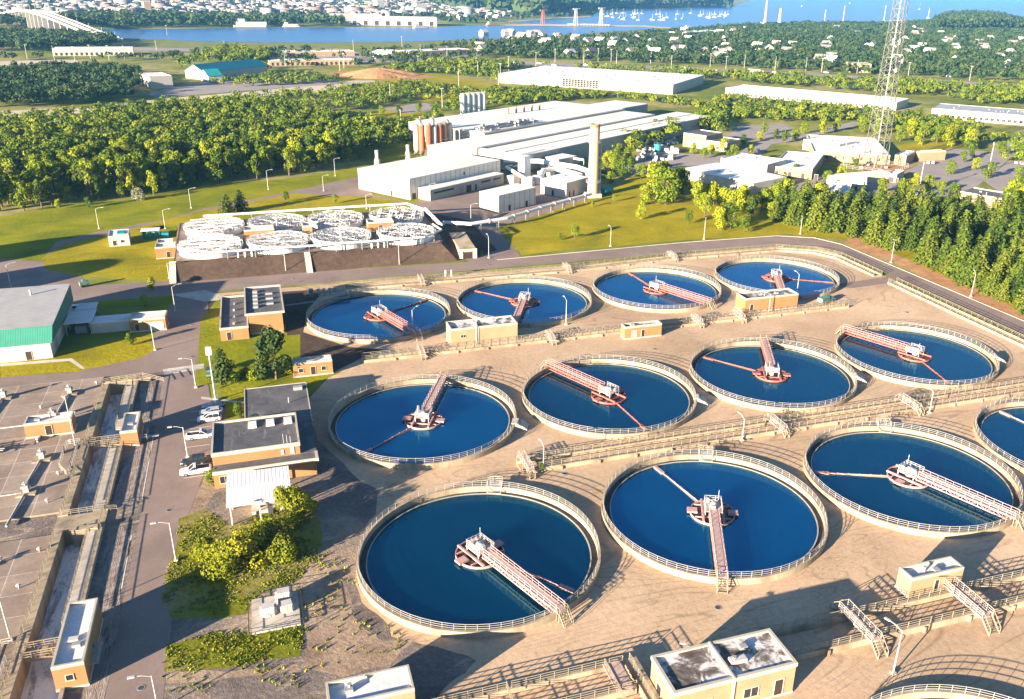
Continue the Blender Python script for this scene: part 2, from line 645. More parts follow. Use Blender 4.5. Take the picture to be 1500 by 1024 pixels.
def sheet(name, mat, pts, z, kind='structure'):
    """a flat polygon of ground; pts in metres"""
    m = MB()
    a = sum(pts[i][0] * pts[(i + 1) % len(pts)][1] - pts[(i + 1) % len(pts)][0] * pts[i][1] for i in range(len(pts)))
    if a < 0: pts = pts[::-1]
    m.quad(*[(p[0], p[1], z) for p in pts])
    o = m.build(name, mat)
    o['kind'] = kind
    return o


def rough(pts, amp=0.06, depth=3, seed=1):
    """a grown, uneven outline instead of straight edges"""
    r_ = random.Random(seed + len(pts))
    for _i in range(depth):
        out = []
        for i, p in enumerate(pts):
            q = pts[(i + 1) % len(pts)]
            L = math.hypot(q[0] - p[0], q[1] - p[1])
            d = min(r_.uniform(-amp, amp) * L, 2.5) if L > 1.2 else 0
            nx, ny = -(q[1] - p[1]) / (L + 1e-6), (q[0] - p[0]) / (L + 1e-6)
            out += [p, ((p[0] + q[0]) / 2 + nx * d, (p[1] + q[1]) / 2 + ny * d)]
        pts = out
    return pts


SOFT = ('weedy_bank', 'dry_yellow_lawn', 'grey_gravel', 'rutted_mud', 'orange_earth', 'trodden_brown_dirt', 'dark_bank_soil', 'pale_beach')


def psheet(name, mat, px, z, kind='structure'):
    if mat.name in SOFT:
        return sheet(name, mat, rough([G(*q)[:2] for q in px]), z, kind)
    return sheet(name, mat, [G(*q)[:2] for q in px], z, kind)


# base ground: one sheet with an opening for the sunken channel
CH = (-63.0, -56.9, -48.0, 84.0)                 # x0, x1, y0, y1 of the opening
xs = [-60000, -9000, -2500, -700, -220, CH[0], CH[1], 60, 220, 700, 2500, 9000, 60000]
ys = [-60000, -3000, -400, CH[2], CH[3], 200, 420, 900, 1700, 3500, 9000, 25000, 90000]
g = MB()
for i in range(len(xs) - 1):
    for j in range(len(ys) - 1):
        if xs[i] == CH[0] and ys[j] == CH[2]: continue
        g.quad((xs[i], ys[j], 0), (xs[i + 1], ys[j], 0), (xs[i + 1], ys[j + 1], 0), (xs[i], ys[j + 1], 0))
g.build('ground', M['ground'])['kind'] = 'structure'

# lawns
psheet('lawn', M['lawn_green'], [(0, 318), (100, 300), (200, 292), (330, 270), (440, 260), (545, 240), (560, 226), (620, 200), (640, 190), (700, 180), (640, 330), (200, 345), (60, 385), (-60, 400), (-60, 330)], 0.012)
psheet('lawn', M['lawn'], [(60, 378), (95, 358), (150, 345), (240, 330), (262, 345), (262, 412), (200, 410), (110, 404), (70, 396)], 0.030)
psheet('lawn', M['lawn'], [(180, 338), (300, 308), (430, 283), (530, 288), (600, 296), (500, 305), (300, 318), (235, 336)], 0.030)
psheet('lawn', M['lawn'], [(728, 333), (764, 374), (1000, 352), (1150, 342), (1240, 352), (1350, 392), (1500, 468), (1600, 480), (1600, 380), (1400, 300), (1200, 270), (1000, 255), (930, 258), (880, 285), (800, 312)], 0.014)
psheet('lawn', M['lawn'], [(0, 555), (0, 515), (80, 517), (170, 498), (232, 492), (240, 505), (205, 525), (110, 545)], 0.030)
psheet('lawn', M['lawn_green'], [(130, 425), (232, 418), (262, 412), (258, 470), (238, 492), (232, 450), (135, 450)], 0.030)
psheet('lawn', M['lawn_green'], [(294, 470), (324, 430), (324, 500), (440, 490), (440, 545), (500, 545), (452, 566), (358, 575), (356, 640), (335, 628), (320, 560), (285, 566), (290, 520)], 0.040)
psheet('lawn', M['weeds'], [(262, 760), (300, 745), (335, 770), (460, 735), (470, 800), (440, 850), (380, 870), (360, 900), (330, 905), (250, 905), (236, 880), (250, 820)], 0.040)
psheet('lawn', M['weeds'], [(244, 945), (300, 930), (445, 915), (440, 962), (330, 980), (240, 985)], 0.040)

psheet('path', M['redsoil'], [(1236, 356), (1330, 394), (1410, 436), (1500, 484), (1580, 520), (1580, 490), (1500, 458), (1400, 412), (1320, 376), (1245, 344)], 0.022)
# the yard round the tanks
sheet('yard', M['sand'], [(-24, -20), (-20, -60), (260, -60), (260, 52), (158, 52), (158, 128), (146, 142), (20, 142), (-44, 142), (-40, 118), (-24, 112), (-15, 78), (-24, 60)], 0.020)
sheet('yard', M['gravel'], rough([(-24, -60), (-45, -60), (-45, 40), (-36, 66), (-22, 66), (-19, 40), (-12, 24), (-17, 10), (-19.5, 0), (-16, -14), (-6, -22), (-14, -28), (-20, -40)], 0.10), 0.026)
sheet('yard', M['soil'], [(-24, 70), (-24, 112), (-44, 122), (-44, 140), (-12, 138), (-18, 120), (-20, 105), (-10, 92), (-2, 88), (-8, 84)], 0.0262)

psheet('yard', M['sand2'], [(372, 872), (440, 850), (478, 795), (500, 840), (515, 900), (560, 940), (610, 935), (570, 975), (500, 992), (445, 975), (446, 912), (400, 905)], 0.0285)
psheet('yard', M['sand2'], [(232, 880), (262, 800), (300, 745), (340, 700), (300, 700), (270, 740), (256, 800), (240, 860), (236, 960), (232, 1000), (300, 1000), (440, 985), (440, 972), (330, 984), (246, 984), (250, 915)], 0.0288)
# roads
sheet('road', M['asphalt'], [(-150, 143.5), (-43, 143.5), (106, 145.5), (146, 145.5), (154, 141), (160.5, 132), (160.5, 50), (162, -60), (171, -60), (169, 60), (167.5, 110), (166.5, 140), (162, 150), (150, 156), (112, 156.5), (44, 153), (-14, 155.5), (-53, 157.5), (-100, 160), (-150, 162)], 0.034)
sheet('road', M['asphalt'], [(-52.3, -60), (-45, -60), (-44.5, 20), (-41.5, 40), (-37, 62), (-41, 68), (-43, 90), (-43.5, 144), (-52, 144), (-56, 108), (-52, 98), (-51.6, 86), (-51.2, 30)], 0.038)
psheet('road', M['asphalt'], [(-80, 410), (-80, 375), (60, 383), (82, 355), (150, 338), (240, 322), (300, 305), (380, 290), (450, 275), (530, 258), (545, 285), (620, 300), (700, 316), (728, 335), (762, 374), (690, 384), (640, 345), (600, 300), (520, 290), (430, 284), (300, 310), (240, 333), (150, 347), (95, 360), (62, 380), (80, 398), (120, 405), (120, 425), (0, 425)], 0.026)
psheet('road', M['asphalt'], [(-60, 590), (-60, 552), (0, 553), (110, 545), (205, 525), (250, 500), (290, 490), (292, 520), (282, 566), (215, 552), (160, 552), (0, 568)], 0.036)
psheet('yard', M['asphalt'], [(600, 300), (640, 285), (790, 262), (870, 268), (880, 285), (800, 312), (730, 333), (690, 318)], 0.018)
psheet('yard', M['asphalt'], [(660, 335), (728, 335), (764, 378), (690, 386), (640, 350)], 0.022)
sheet('road', M['asphalt'], [(140, 97.5), (160.5, 99), (160.5, 104.5), (132, 101.5)], 0.030)
sheet('road', M['concrete_pale'], [(-51.4, 86.5), (-43.2, 88), (-43.2, 91), (-52, 90)], 0.044)
# parking bay lines
pk = MB()
for i in range(8):
    y = 38.2 + i * 3.9
    pk.box(-45.0, y, 0.045, -40.9, y + 0.13, 0.049)
for i in range(3):
    pk.box(-51.0, 88 + i * 0.9, 0.05, -47.5, 88.25 + i * 0.9, 0.053)
pk.box(-51.5, 33, 0.042, -51.35, 56, 0.046)
pk.box(-52.1, 8, 0.042, -51.95, 22, 0.046)
pk.build('road_marking', M['paint'])['kind'] = 'structure'
# left: basin decks, aisle, rutted strips
deck = MB()
deck.box(-140, 32.2, -0.5, -64.0, 88.6, 0.3)
deck.box(-140, -60, -0.5, -64.0, 25.4, 0.3)
deck.build('basin_deck', M['deck'])['kind'] = 'structure'
sheet('path', M['gravel'], [(-140, 25.5), (-64.0, 25.5), (-64.0, 32.1), (-140, 32.1)], 0.03)
sheet('path', M['gravel'], [(-56.5, -60), (-51.0, -60), (-51.0, 86), (-56.5, 84)], 0.028)
sheet('path', M['mud'], rough([(-56.3, 30.8), (-51.9, 31), (-51.5, 44), (-51.8, 56), (-52.9, 70), (-53.6, 83), (-56.3, 83.5)], 0.03), 0.046)
sheet('path', M['mud'], rough([(-56.3, -60), (-51.8, -60), (-51.8, -20), (-52.2, 8), (-51.9, 20), (-53.6, 25), (-56.3, 25)], 0.03), 0.046)
sheet('path', M['path'], [(-43.2, 72.6), (-34.5, 67.3), (-34.5, 66.5), (-43.2, 71.4)], 0.046)
psheet('path', M['path'], [(0, 533), (105, 525), (108, 527), (125, 540), (120, 541), (102, 529), (0, 537)], 0.040)
psheet('path', M['concrete_pale'], [(250, 432), (300, 425), (330, 434), (320, 440), (300, 442)], 0.050)
# kerbs along the lawn and the ring road (a real step)
kb = MB()
for a, b in zip([(44, 153.2), (112, 156.7), (150, 156.2), (162.2, 150.2), (166.7, 140), (167.7, 110), (169.2, 60)],
                [(112, 156.7), (150, 156.2), (162.2, 150.2), (166.7, 140), (167.7, 110), (169.2, 60), (171.2, -60)]):
    kb.beam((a[0], a[1], 0.06), (b[0], b[1], 0.06), 0.25, 0.16)
kb.build('kerb', M['concrete_pale'])['kind'] = 'structure'
# ================================================================== SETTLING TANKS
def circ(r, n, z, a0=0.0, a1=2 * math.pi):
    return [(r * math.cos(a0 + (a1 - a0) * k / n), r * math.sin(a0 + (a1 - a0) * k / n), z) for k in range(n + (0 if a1 - a0 > 6.28 else 1))]


def clarifier_parts():
    P = {}
    m = MB().lathe([(19.0, 0.0), (19.0, 1.5), (18.55, 1.5), (18.55, 0.4)], 128)
    P['wall'] = m.build('wall', M['concrete'])
    m = MB().lathe([(18.55, 0.44), (17.55, 0.44), (17.55, 0.72), (17.38, 0.72), (17.38, 0.3)], 128)
    P['launder'] = m.build('launder', [M['concrete_dark']])
    m = MB().lathe([(17.56, 0.72), (17.56, 0.76), (17.36, 0.76), (17.36, 0.70)], 128)
    P['weir'] = m.build('weir', M['rail'])
    m = MB().disc(17.42, 0.56, 128)
    P['water'] = m.build('water', M['water_deep'])
    m = MB().disc(17.42, 0.56, 128)
    P['water2'] = m.build('water', M['water_blue'])
    m = MB()
    m.rail(circ(18.72, 72, 1.5), 1.08, 1.7, 3, 0.055, closed=True)
    P['railing'] = m.build('railing', M['rail'])
    # bridge: along +X from the centre to the rim
    for key, mat in (('p', 'pink'), ('r', 'red')):
        m = MB()
        m.mat(1).box(2.0, -0.62, 2.02, 19.6, 0.62, 2.10)
        m.mat(0)
        for s in (-1, 1):
            y = s * 0.72
            m.beam((1.6, y, 2.0), (19.6, y, 2.0), 0.16, 0.34)
            m.beam((1.6, y, 1.25), (18.8, y, 1.25), 0.14, 0.2)
            n = 12
            for k in range(n + 1):
                x = 1.8 + k * (18.8 - 1.8) / n
                m.beam((x, y, 1.25), (x, y, 2.0), 0.1)
                if k < n:
                    x2 = x + (18.8 - 1.8) / n
                    m.beam((x, y, 1.25 if k % 2 else 2.0), (x2, y, 2.0 if k % 2 else 1.25), 0.09)
        for k in range(12):
            x = 2 + k * 1.5
            m.beam((x, -0.72, 1.3), (x, 0.72, 1.3), 0.1)
        b = m.build('bridge', [M[mat], M['grating']])
        m = MB()
        for s in (-1, 1):
            m.rail([(2.0, s * 0.74, 2.1), (19.4, s * 0.74, 2.1)], 1.0, 1.5, 2, 0.07)
        r = m.build('bridge_railing', M['rail_pink'] if key == 'p' else M['pink'], b)
        P['bridge_' + key] = b
        # drive platform
        m = MB()
        m.mat(0).box(-1.6, -1.45, 2.02, 1.9, 1.45, 2.1)
        m.mat(1)
        for x in (-1.5, 1.5):
            for y in (-1.35, 1.35):
                m.beam((x, y, 1.0), (x, y, 2.0), 0.12)
        m.lathe([(0.6, 0.3), (0.6, 2.0), (0.45, 2.0), (0.45, 0.3)], 16)
        m.beam((-1.6, -1.45, 1.94), (1.9, -1.45, 1.94), 0.14, 0.22); m.beam((-1.6, 1.45, 1.94), (1.9, 1.45, 1.94), 0.14, 0.22)
        pf = m.build('drive_platform', [M['grating'], M['steel_white']])
        m = MB()
        m.rail([(1.9, -1.4, 2.1), (-1.55, -1.4, 2.1), (-1.55, 1.4, 2.1), (1.9, 1.4, 2.1)], 1.05, 0.9, 3, 0.06)
        m.build('platform_railing', M['steel_white'], pf)
        m = MB()
        m.lathe([(0.75, 2.1), (0.75, 2.45), (0.5, 2.45), (0.5, 2.8), (0.0, 2.95)], 14)
        m.box(0.55, -0.3, 2.1, 1.15, 0.3, 2.7); m.beam((-1.1, 0.9, 2.1), (-1.1, 0.9, 4.6), 0.07); m.box(-1.3, -1.1, 2.1, -0.9, -0.5, 2.9)
        m.build('drive_motor', M['steel_white'], pf)
        P['platform_' + key] = pf
        # feed well ring with its cross beams
        m = MB()
        m.lathe([(3.85, 0.15), (3.85, 0.95), (3.72, 0.95), (3.72, 0.15)], 48)
        m.mat(1).disc(3.72, 0.68, 48)
        m.mat(2)
        for y in (-1.7, 1.7):
            m.beam((-3.5, y, 1.08), (3.5, y, 1.08), 0.34, 0.3)
        for x in (-1.9, 1.9):
            m.beam((x, -3.0, 0.95), (x, 3.0, 0.95), 0.18, 0.22)
        m.box(-0.7, -4.3, 0.8, 0.7, -2.6, 1.15); m.box(-0.7, 2.6, 0.8, 0.7, 4.3, 1.15)
        P['well_' + key] = m.build('feed_well', [M[mat], M['scum'], M['pink'] if key == 'p' else M['red']])
        m = MB()
        m.beam((3.4, 0, 0.72), (16.2, 0, 0.72), 0.14, 0.22)
        m.beam((3.4, 0.35, 0.62), (12, 0.04, 0.62), 0.07)
        m.box(14.6, -0.32, 0.5, 17.2, 0.32, 0.9)
        for k in range(5): m.beam((5 + 2 * k, 0, 0.3), (5 + 2 * k, 0, 0.95), 0.1)
        P['arm_' + key] = m.build('scum_arm', M[mat])
    # stair and gate where the bridge reaches the wall, +X side
    m = MB()
    m.box(19.02, -0.8, 1.85, 20.0, 0.8, 1.95)
    for x in (19.3, 19.9):
        for y in (-0.72, 0.72): m.beam((x, y, 0), (x, y, 1.85), 0.1)
    for k in range(6):
        m.box(20.0 + 0.22 * k, -0.65, 1.65 - 0.3 * k, 20.24 + 0.22 * k, 0.65, 1.71 - 0.3 * k)
    for y in (-0.76, 0.76):
        m.beam((20.0, y, 1.9), (21.3, y, 0.05), 0.08, 0.16)
        m.rail([(19.1, y, 1.95), (20.0, y, 1.95)], 1.0, 0.9, 2, 0.05)
        m.beam((20.0, y, 2.95), (21.3, y, 1.1), 0.05); m.beam((21.3, y, 0.05), (21.3, y, 1.1), 0.05)
    P['stair'] = m.build('access_stair', M['rail_tan'])
    # outfall box, +X side of the wall
    m = MB()
    n = len(m.v)
    for (x, y, z) in [(18.95, -1.5, 0), (21.4, -1.2, 0), (21.4, 1.2, 0), (18.95, 1.5, 0), (18.95, -1.5, 1.75), (20.0, -1.35, 1.75), (21.4, -1.2, 0.8), (21.4, 1.2, 0.8), (20.0, 1.35, 1.75), (18.95, 1.5, 1.75)]:
        m.v.append((x, y, z))
    for f in [(4, 5, 8, 9), (5, 6, 7, 8), (1, 2, 7, 6), (0, 1, 6, 5, 4), (3, 9, 8, 7, 2)]: m.face(tuple(n + i for i in f))
    m.box(18.2, -1.2, 1.752, 19.6, 1.2, 1.95)
    P['outfall'] = m.build('outfall_box', M['concrete_pale'])
    m = MB()
    m.box(18.3, -1.3, 1.505, 20.1, 1.3, 1.6); m.rail([(18.4, -1.3, 1.6), (20.0, -1.3, 1.6), (20.0, 1.3, 1.6), (18.4, 1.3, 1.6)], 1.1, 1.0, 3, 0.07)
    m.beam((17.4, -1.2, 0.9), (18.4, -1.2, 1.5), 0.1); m.beam((17.4, 1.2, 0.9), (18.4, 1.2, 1.5), 0.1); m.beam((17.4, -1.2, 0.9), (17.4, 1.2, 0.9), 0.1)
    P['hatch'] = m.build('rim_hatch', M['rail'])
    return P


CP = clarifier_parts()
TANKS = [  # x, y, bridge, arm, colour, water, extra (part, angle), label
    (0.0, 0.0, -68, -50, 'p', 'water', ('hatch', 68), 'big blue settling tank nearest the power cabinets, pale pink bridge reaching its lower rim'),
    (40.7, -0.4, -114, 100, 'p', 'water2', ('hatch', 66), 'bright blue settling tank straight behind the large pump house with the dark stained roof'),
    (81.4, -0.4, -68, 158, 'p', 'water', ('hatch', 66), 'dark blue settling tank just behind the small white-roofed hut on the near trough'),
    (122.0, -0.4, -114, 100, 'p', 'water', ('hatch', 66), 'near-row settling tank cut off by the right picture edge'),
    (0.0, 47.2, 66, -143, 'p', 'water2', ('outfall', -24), 'bright blue settling tank beside the flat black-roofed brick office'),
    (40.7, 47.2, 115, -85, 'r', 'water', ('outfall', -24), 'middle-row settling tank whose red bridge lands on its far left rim, arm pointing at us'),
    (81.4, 47.2, 65, 127, 'r', 'water', ('outfall', -24), 'middle-row settling tank with red bridge to its far rim and arm to the left'),
    (122.0, 47.4, 115, -102, 'r', 'water', ('outfall', -24), 'pale-walled settling tank in the middle row, nearest the pine belt'),
    (0.0, 110.6, -70, 32, 'r', 'water2', None, 'far-row settling tank beside the two-level brick building, lamp at its red bridge'),
    (40.5, 110.6, -114, 130, 'r', 'water2', None, 'far-row settling tank right behind the two-part pump house'),
    (81.2, 110.6, -65, 95, 'r', 'water2', None, 'far-row settling tank whose long red bridge reaches its right near rim'),
    (122.0, 111.0, -116, -30, 'r', 'water2', None, 'pale-walled settling tank at the road bend, last of the far row'),
    (42.0, -64.0, -114, 100, 'p', 'water', None, 'settling tank at the bottom edge of the picture, only its far railing in view'),
]


def place_part(src, root, rz):
    c = link_copy(src, root)
    c.rotation_euler = (0, 0, math.radians(rz))
    for s in kids(src):
        link_copy(s, c)
    return c


for (x, y, br, arm, colr, wat, extra, lab) in TANKS:
    t = thing('settling_tank', lab, 'settling tank', (x + 0.1, y + 0.42, -0.36), 0, 'round settling tanks')
    for k in ('wall', 'launder', 'weir', wat, 'railing'):
        link_copy(CP[k], t)
    for k in ('bridge_', 'platform_', 'well_'):
        place_part(CP[k + colr], t, br)
    place_part(CP['arm_' + colr], t, arm)
    place_part(CP['stair'], t, br)
    if extra:
        place_part(CP[extra[0]], t, extra[1])
for o in CP.values():                              # the patterns themselves are not needed any more
    for s in kids(o): bpy.data.objects.remove(s)
    bpy.data.objects.remove(o)
# ================================================================== BUILDINGS
def building(name, label, cat, origin, rz, L, D, H, wall='brick', roof='roof_white', group=None, parapet=0.5, coping='trim', overhang=0.0,
             z0=0.0, band=True, openings=(), vents=0, base=True, seed=0):
    """flat-roofed block; origin = corner, L along local x, D along local y. openings: (side, at, width, z, height, kind)"""
    t = thing(name, label, cat, (origin[0], origin[1], z0), rz, group)
    m = MB()
    th = 0.3
    m.prism([(0, 0), (L, 0), (L, D), (0, D)], 0, H)                       # body up to the roof deck
    m.build('wall', M[wall], t)
    m = MB()
    if parapet > 0:
        e = overhang
        z1 = H + parapet
        for (x0, y0, x1, y1) in ((-e, -e, L + e, th), (-e, D - th, L + e, D + e), (-e, th, th, D - th), (L - th, th, L + e, D - th)):
            m.box(x0, y0, H - 0.25 if e else H, x1, y1, z1)
        m.build('parapet', M[coping], t)
        rf = MB().box(th, th, H + 0.004, L - th, D - th, H + 0.06).build('roof', M[roof], t)
    else:
        e = overhang
        rf = MB().box(-e, -e, H + 0.002, L + e, D + e, H + 0.22).build('roof', M[roof], t)
    rr = random.Random(seed * 7 + int(L * 10))
    for k in range(vents):
        vx, vy = rr.uniform(0.15, 0.85) * L, rr.uniform(0.25, 0.75) * D
        v = MB()
        if k % 2: v.tube([(vx, vy, H + 0.06), (vx, vy, H + 0.9)], 0.18, 8); v.tube([(vx, vy, H + 0.9), (vx, vy, H + 1.0)], 0.3, 8)
        else: v.box(vx - 0.5, vy - 0.4, H + 0.06, vx + 0.5, vy + 0.4, H + 0.55)
        v.build('vent', M['metal_grey'], rf)
    if base:
        MB().box(-0.06, -0.06, 0, L + 0.06, D + 0.06, 0.35).build('plinth', M['concrete_pale'], t)
    for (side, at, w, z, h, kind) in openings:
        opening(t, side, at, w, z, h, kind, L, D)
    return t


def opening(t, side, at, w, z, h, kind, L, D):
    def pt(s, out, zz):
        if side == 'S': return (s, -out, zz)
        if side == 'N': return (L - s, D + out, zz)
        if side == 'W': return (-out, D - s, zz)
        return (L + out, s, zz)
    def slab(mb, s0, s1, z0, z1, o0, o1):
        a, b = pt(s0, o0, z0), pt(s1, o1, z1)
        mb.box(min(a[0], b[0]), min(a[1], b[1]), z0, max(a[0], b[0]), max(a[1], b[1]), z1)
    f = MB()
    k = 0.1
    slab(f, at - k, at, z, z + h + k, -0.02, 0.09); slab(f, at + w, at + w + k, z, z + h + k, -0.02, 0.09); slab(f, at, at + w, z + h, z + h + k, -0.02, 0.09)
    if kind == 'window': slab(f, at - 0.15, at + w + 0.15, z - 0.1, z, -0.02, 0.14)
    if kind == 'window' and w > 1.1: slab(f, at + w / 2 - 0.04, at + w / 2 + 0.04, z, z + h, 0.032, 0.075)
    p = MB()
    slab(p, at, at + w, z, z + h, 0.0, 0.03)
    if kind == 'window':
        o = f.build('window', M['trim'], t)
        p.build('pane', M['glass'], o)
    elif kind == 'roller':
        o = f.build('door', M['trim'], t); p.build('shutter', M['metal_grey'], o)
    elif kind == 'white':
        o = f.build('door', M['trim'], t); p.build('shutter', M['steel_white'], o)
    else:
        o = f.build('door', M['trim'], t)
        p.build('door_leaf', M['door'], o)


PH = 'pump houses on the basins'
# big two-part pump house, bottom
t = building('pump_house', 'large pale-brick pump house at the bottom edge with black stain across its roof', 'pump house', (14.2, -39.6), 0, 17.0, 6.5, 4.6, 'brick_pale', 'roof_stained', PH, 0.35, 'trim', 0.12,
             openings=(('S', 9.8, 2.0, 1.2, 1.4, 'window'), ('S', 14.2, 1.2, 0.3, 2.5, 'door'), ('S', 3.2, 2.0, 1.2, 1.4, 'window'), ('E', 2.2, 1.6, 1.3, 1.3, 'window'), ('W', 2, 1.2, 0.3, 2.3, 'door')), vents=2)
MB().box(8.0, -0.16, 0.35, 8.3, 6.66, 5.02).build('expansion_rib', M['trim'], t)
MB().box(9.0, 2.2, 4.67, 11.2, 3.2, 5.2).build('roof_unit', M['steel_white'], t)
t = building('pump_house', 'pale pump house with white roof at the bottom edge, half cut off', 'pump house', (-25.4, -28.4), 0, 10.2, 4.2, 3.4, 'brick_pale', 'roof_white', PH, openings=(('S', 4, 1.1, 0.3, 2.1, 'door'),), vents=2)
t = building('pump_house', 'small cream white-roofed hut on the near trough, footbridge at its dark door', 'pump house', (57.6, -29.2), 0, 9.4, 2.9, 3.1, 'brick_pale', 'roof_white', PH, z0=0.6, openings=(('S', 4.4, 0.75, 0.35, 2.0, 'door'),), vents=2)
# on the sunken channel
t = building('pump_house', 'tall narrow white-roofed pump house throwing the longest shadow over the near road', 'pump house', (-57.4, -11.6), 0, 3.7, 12.9, 3.4, 'brick', 'roof_white', PH, openings=(('E', 4.8, 1.0, 0.3, 2.1, 'door'), ('S', 1.4, 0.8, 1.5, 0.8, 'window')), vents=1)
MB().box(1.2, 4.6, 3.47, 2.4, 5.4, 3.9).build('roof_unit', M['steel_white'], t)
MB().box(3.72, 2.2, 1.35, 4.7, 6.4, 1.45).build('landing', M['rail'], t)
MB().rail([(4.7, 2.2, 1.45), (4.7, 6.4, 1.45)], 1.0, 1.0, 2).build('landing_railing', M['rail'], t)
t = building('pump_house', 'tall narrow pump house halfway along the channel, opposite the parked cars', 'pump house', (-56.6, 53.4), 0, 3.0, 8.2, 2.9, 'brick', 'roof_white', PH, openings=(('E', 3.0, 1.0, 0.3, 2.1, 'door'),), vents=1)
MB().box(3.02, 1.2, 0.9, 6.4, 2.0, 1.0).build('landing', M['concrete_pale'], t)
MB().rail([(3.1, 0.6, 0.9), (4.4, 0.6, 0.9), (4.4, 3.4, 0.9)], 1.0, 1.0, 2).build('landing_railing', M['rail'], t)
t = building('pump_house', 'low wide buff pump house standing alone on the concrete basin deck', 'pump house', (-74.2, 61.6), 0, 8.2, 3.6, 2.7, 'brick', 'roof_white', PH, z0=0.3, openings=(('S', 3.5, 1.1, 0.3, 2.0, 'door'),), vents=2)
# between the tank rows
t = building('pump_house', 'two-part buff pump house with grey roofs and lamp pole before the far row of tanks', 'pump house', (14.0, 85.2), 0, 17.0, 5.6, 4.2, 'brick_pale', 'roof_stained', PH, openings=(('W', 2.2, 1.0, 0.3, 2.2, 'door'), ('S', 2.5, 1.2, 2.2, 0.7, 'window')), vents=1)
MB().box(6.6, -0.12, 0.35, 7.0, 5.72, 4.6).build('expansion_rib', M['trim'], t)
t = building('pump_house', 'buff pump house with grey roof below the last far-row tank, lamp pole at its middle', 'pump house', (96.8, 86.6), 0, 16.8, 5.2, 3.9, 'brick', 'roof_stained', PH, openings=(('S', 1.6, 1.0, 0.3, 2.2, 'door'),), vents=2)
t = building('pump_house', 'small buff hut with two doors standing alone between far and middle tank rows', 'pump house', (57.2, 77.8), 0, 10.2, 2.6, 3.0, 'brick', 'roof_stained', PH, openings=(('S', 2.0, 1.2, 0.35, 1.9, 'roller'), ('S', 4.6, 0.9, 0.35, 1.9, 'door')), vents=1)
t = building('store_hut', 'small buff hut with bluish white roof behind the flat black office roof', 'hut', (-23.8, 77.0), 0, 8.6, 3.0, 3.1, 'brick', 'roof_white', None, openings=(('S', 3.8, 1.0, 0.3, 2.0, 'door'), ('S', 1.2, 0.9, 1.2, 0.9, 'window'), ('S', 6.2, 0.9, 1.2, 0.9, 'window')))
# brick building A, two levels
t = thing('brick_building', 'two-level orange brick building with black roofs beside the far-row tanks', 'building', (-39.6, 104.2, 0))
MB().prism([(0, 0), (6.6, 0), (6.6, 24.5), (0, 24.5)], 0, 2.9).prism([(6.9, 1.8), (15.0, 1.8), (15.0, 22.2), (6.9, 22.2)], 0, 5.6).build('wall', M['brick'], t)
m = MB()
for (x0, y0, x1, y1, z) in ((0, 0, 6.6, 24.5, 2.9), (6.2, 1.2, 15.5, 22.6, 5.6)):
    m.box(x0 - 0.1, y0 - 0.1, z + 0.004, x1 + 0.1, y0 + 0.25, z + 0.55); m.box(x0 - 0.1, y1 - 0.25, z + 0.004, x1 + 0.1, y1 + 0.1, z + 0.55)
    m.box(x0 - 0.1, y0 + 0.25, z + 0.004, x0 + 0.25, y1 - 0.25, z + 0.55); m.box(x1 - 0.25, y0 + 0.25, z + 0.004, x1 + 0.1, y1 - 0.25, z + 0.55)
m.build('parapet', M['trim'], t)
rf = MB().box(0.2, 0.2, 2.905, 6.3, 24.2, 3.0).box(6.4, 1.4, 5.605, 15.2, 22.3, 5.7).build('roof', M['roof_black'], t)
v = MB()
for k in range(5): v.box(8.2, 6 + 3 * k, 5.7, 9.4, 7.2 + 3 * k, 6.2)
for k in range(3): v.box(11.4, 8 + 4 * k, 5.7, 13.2, 8.8 + 4 * k, 6.1)
v.build('vent', M['metal_grey'], rf)
for k in range(4): MB().box(3.0 + 0.2 * (k % 2), 3 + 5 * k, 3.0, 3.5, 3.6 + 5 * k, 3.5).build('vent', M['metal_grey'], rf)
MB().box(6.92, 1.65, 0.5, 14.7, 1.8, 0.75).build('plinth', M['concrete_pale'], t)
opening(t, 'S', 1.5, 1.0, 0.2, 2.0, 'door', 6.6, 24.5)
# office C
t = thing('office_building', 'brick office with black flat roofs, raised middle and white canopy by the parked cars', 'building', (-39.6, 32.8, 0))
w = MB()
w.prism([(0, 2.6), (14.9, 2.6), (14.9, 15.0), (0, 15.0)], 0, 5.2)
w.prism([(5.6, 15.003), (17.8, 15.003), (17.8, 33.4), (5.6, 33.4)], 0, 3.3)
w.prism([(0, 0.0), (17.4, 0), (17.4, 2.597), (0, 2.597)], 0, 3.2)
w.prism([(14.903, 2.6), (17.6, 2.6), (17.6, 15.0), (14.903, 15.0)], 0, 3.25)
w.build('wall', M['brick'], t)
m = MB()
for (x0, y0, x1, y1, z) in ((0, 2.6, 14.9, 15.0, 5.2),):
    m.box(x0 - 0.12, y0 - 0.12, z - 0.2, x1 + 0.12, y0 + 0.2, z + 0.5); m.box(x0 - 0.12, y1 - 0.2, z - 0.2, x1 + 0.12, y1 + 0.12, z + 0.5)
    m.box(x0 - 0.12, y0 + 0.2, z - 0.2, x0 + 0.2, y1 - 0.2, z + 0.5); m.box(x1 - 0.2, y0 + 0.2, z - 0.2, x1 + 0.12, y1 - 0.2, z + 0.5)
m.box(-0.1, -0.3, 2.85, 17.9, -0.003, 3.5)
m.box(17.41, -0.003, 2.85, 17.9, 2.59, 3.5)
m.box(17.81, 15.0, 3.0, 18.0, 33.5, 3.5); m.box(5.4, 33.41, 3.0, 17.8, 33.6, 3.5); m.box(5.4, 15.2, 3.0, 5.59, 33.4, 3.5)
m.build('parapet', M['trim'], t)
rf = MB().box(0.21, 2.81, 5.203, 14.69, 14.79, 5.3).box(5.6, 15.2, 3.303, 17.8, 33.4, 3.4).box(0.0, 0.0, 3.203, 17.4, 2.45, 3.3).box(14.95, 2.6, 3.253, 17.75, 15.1, 3.35).build('roof', M['roof_black'], t)
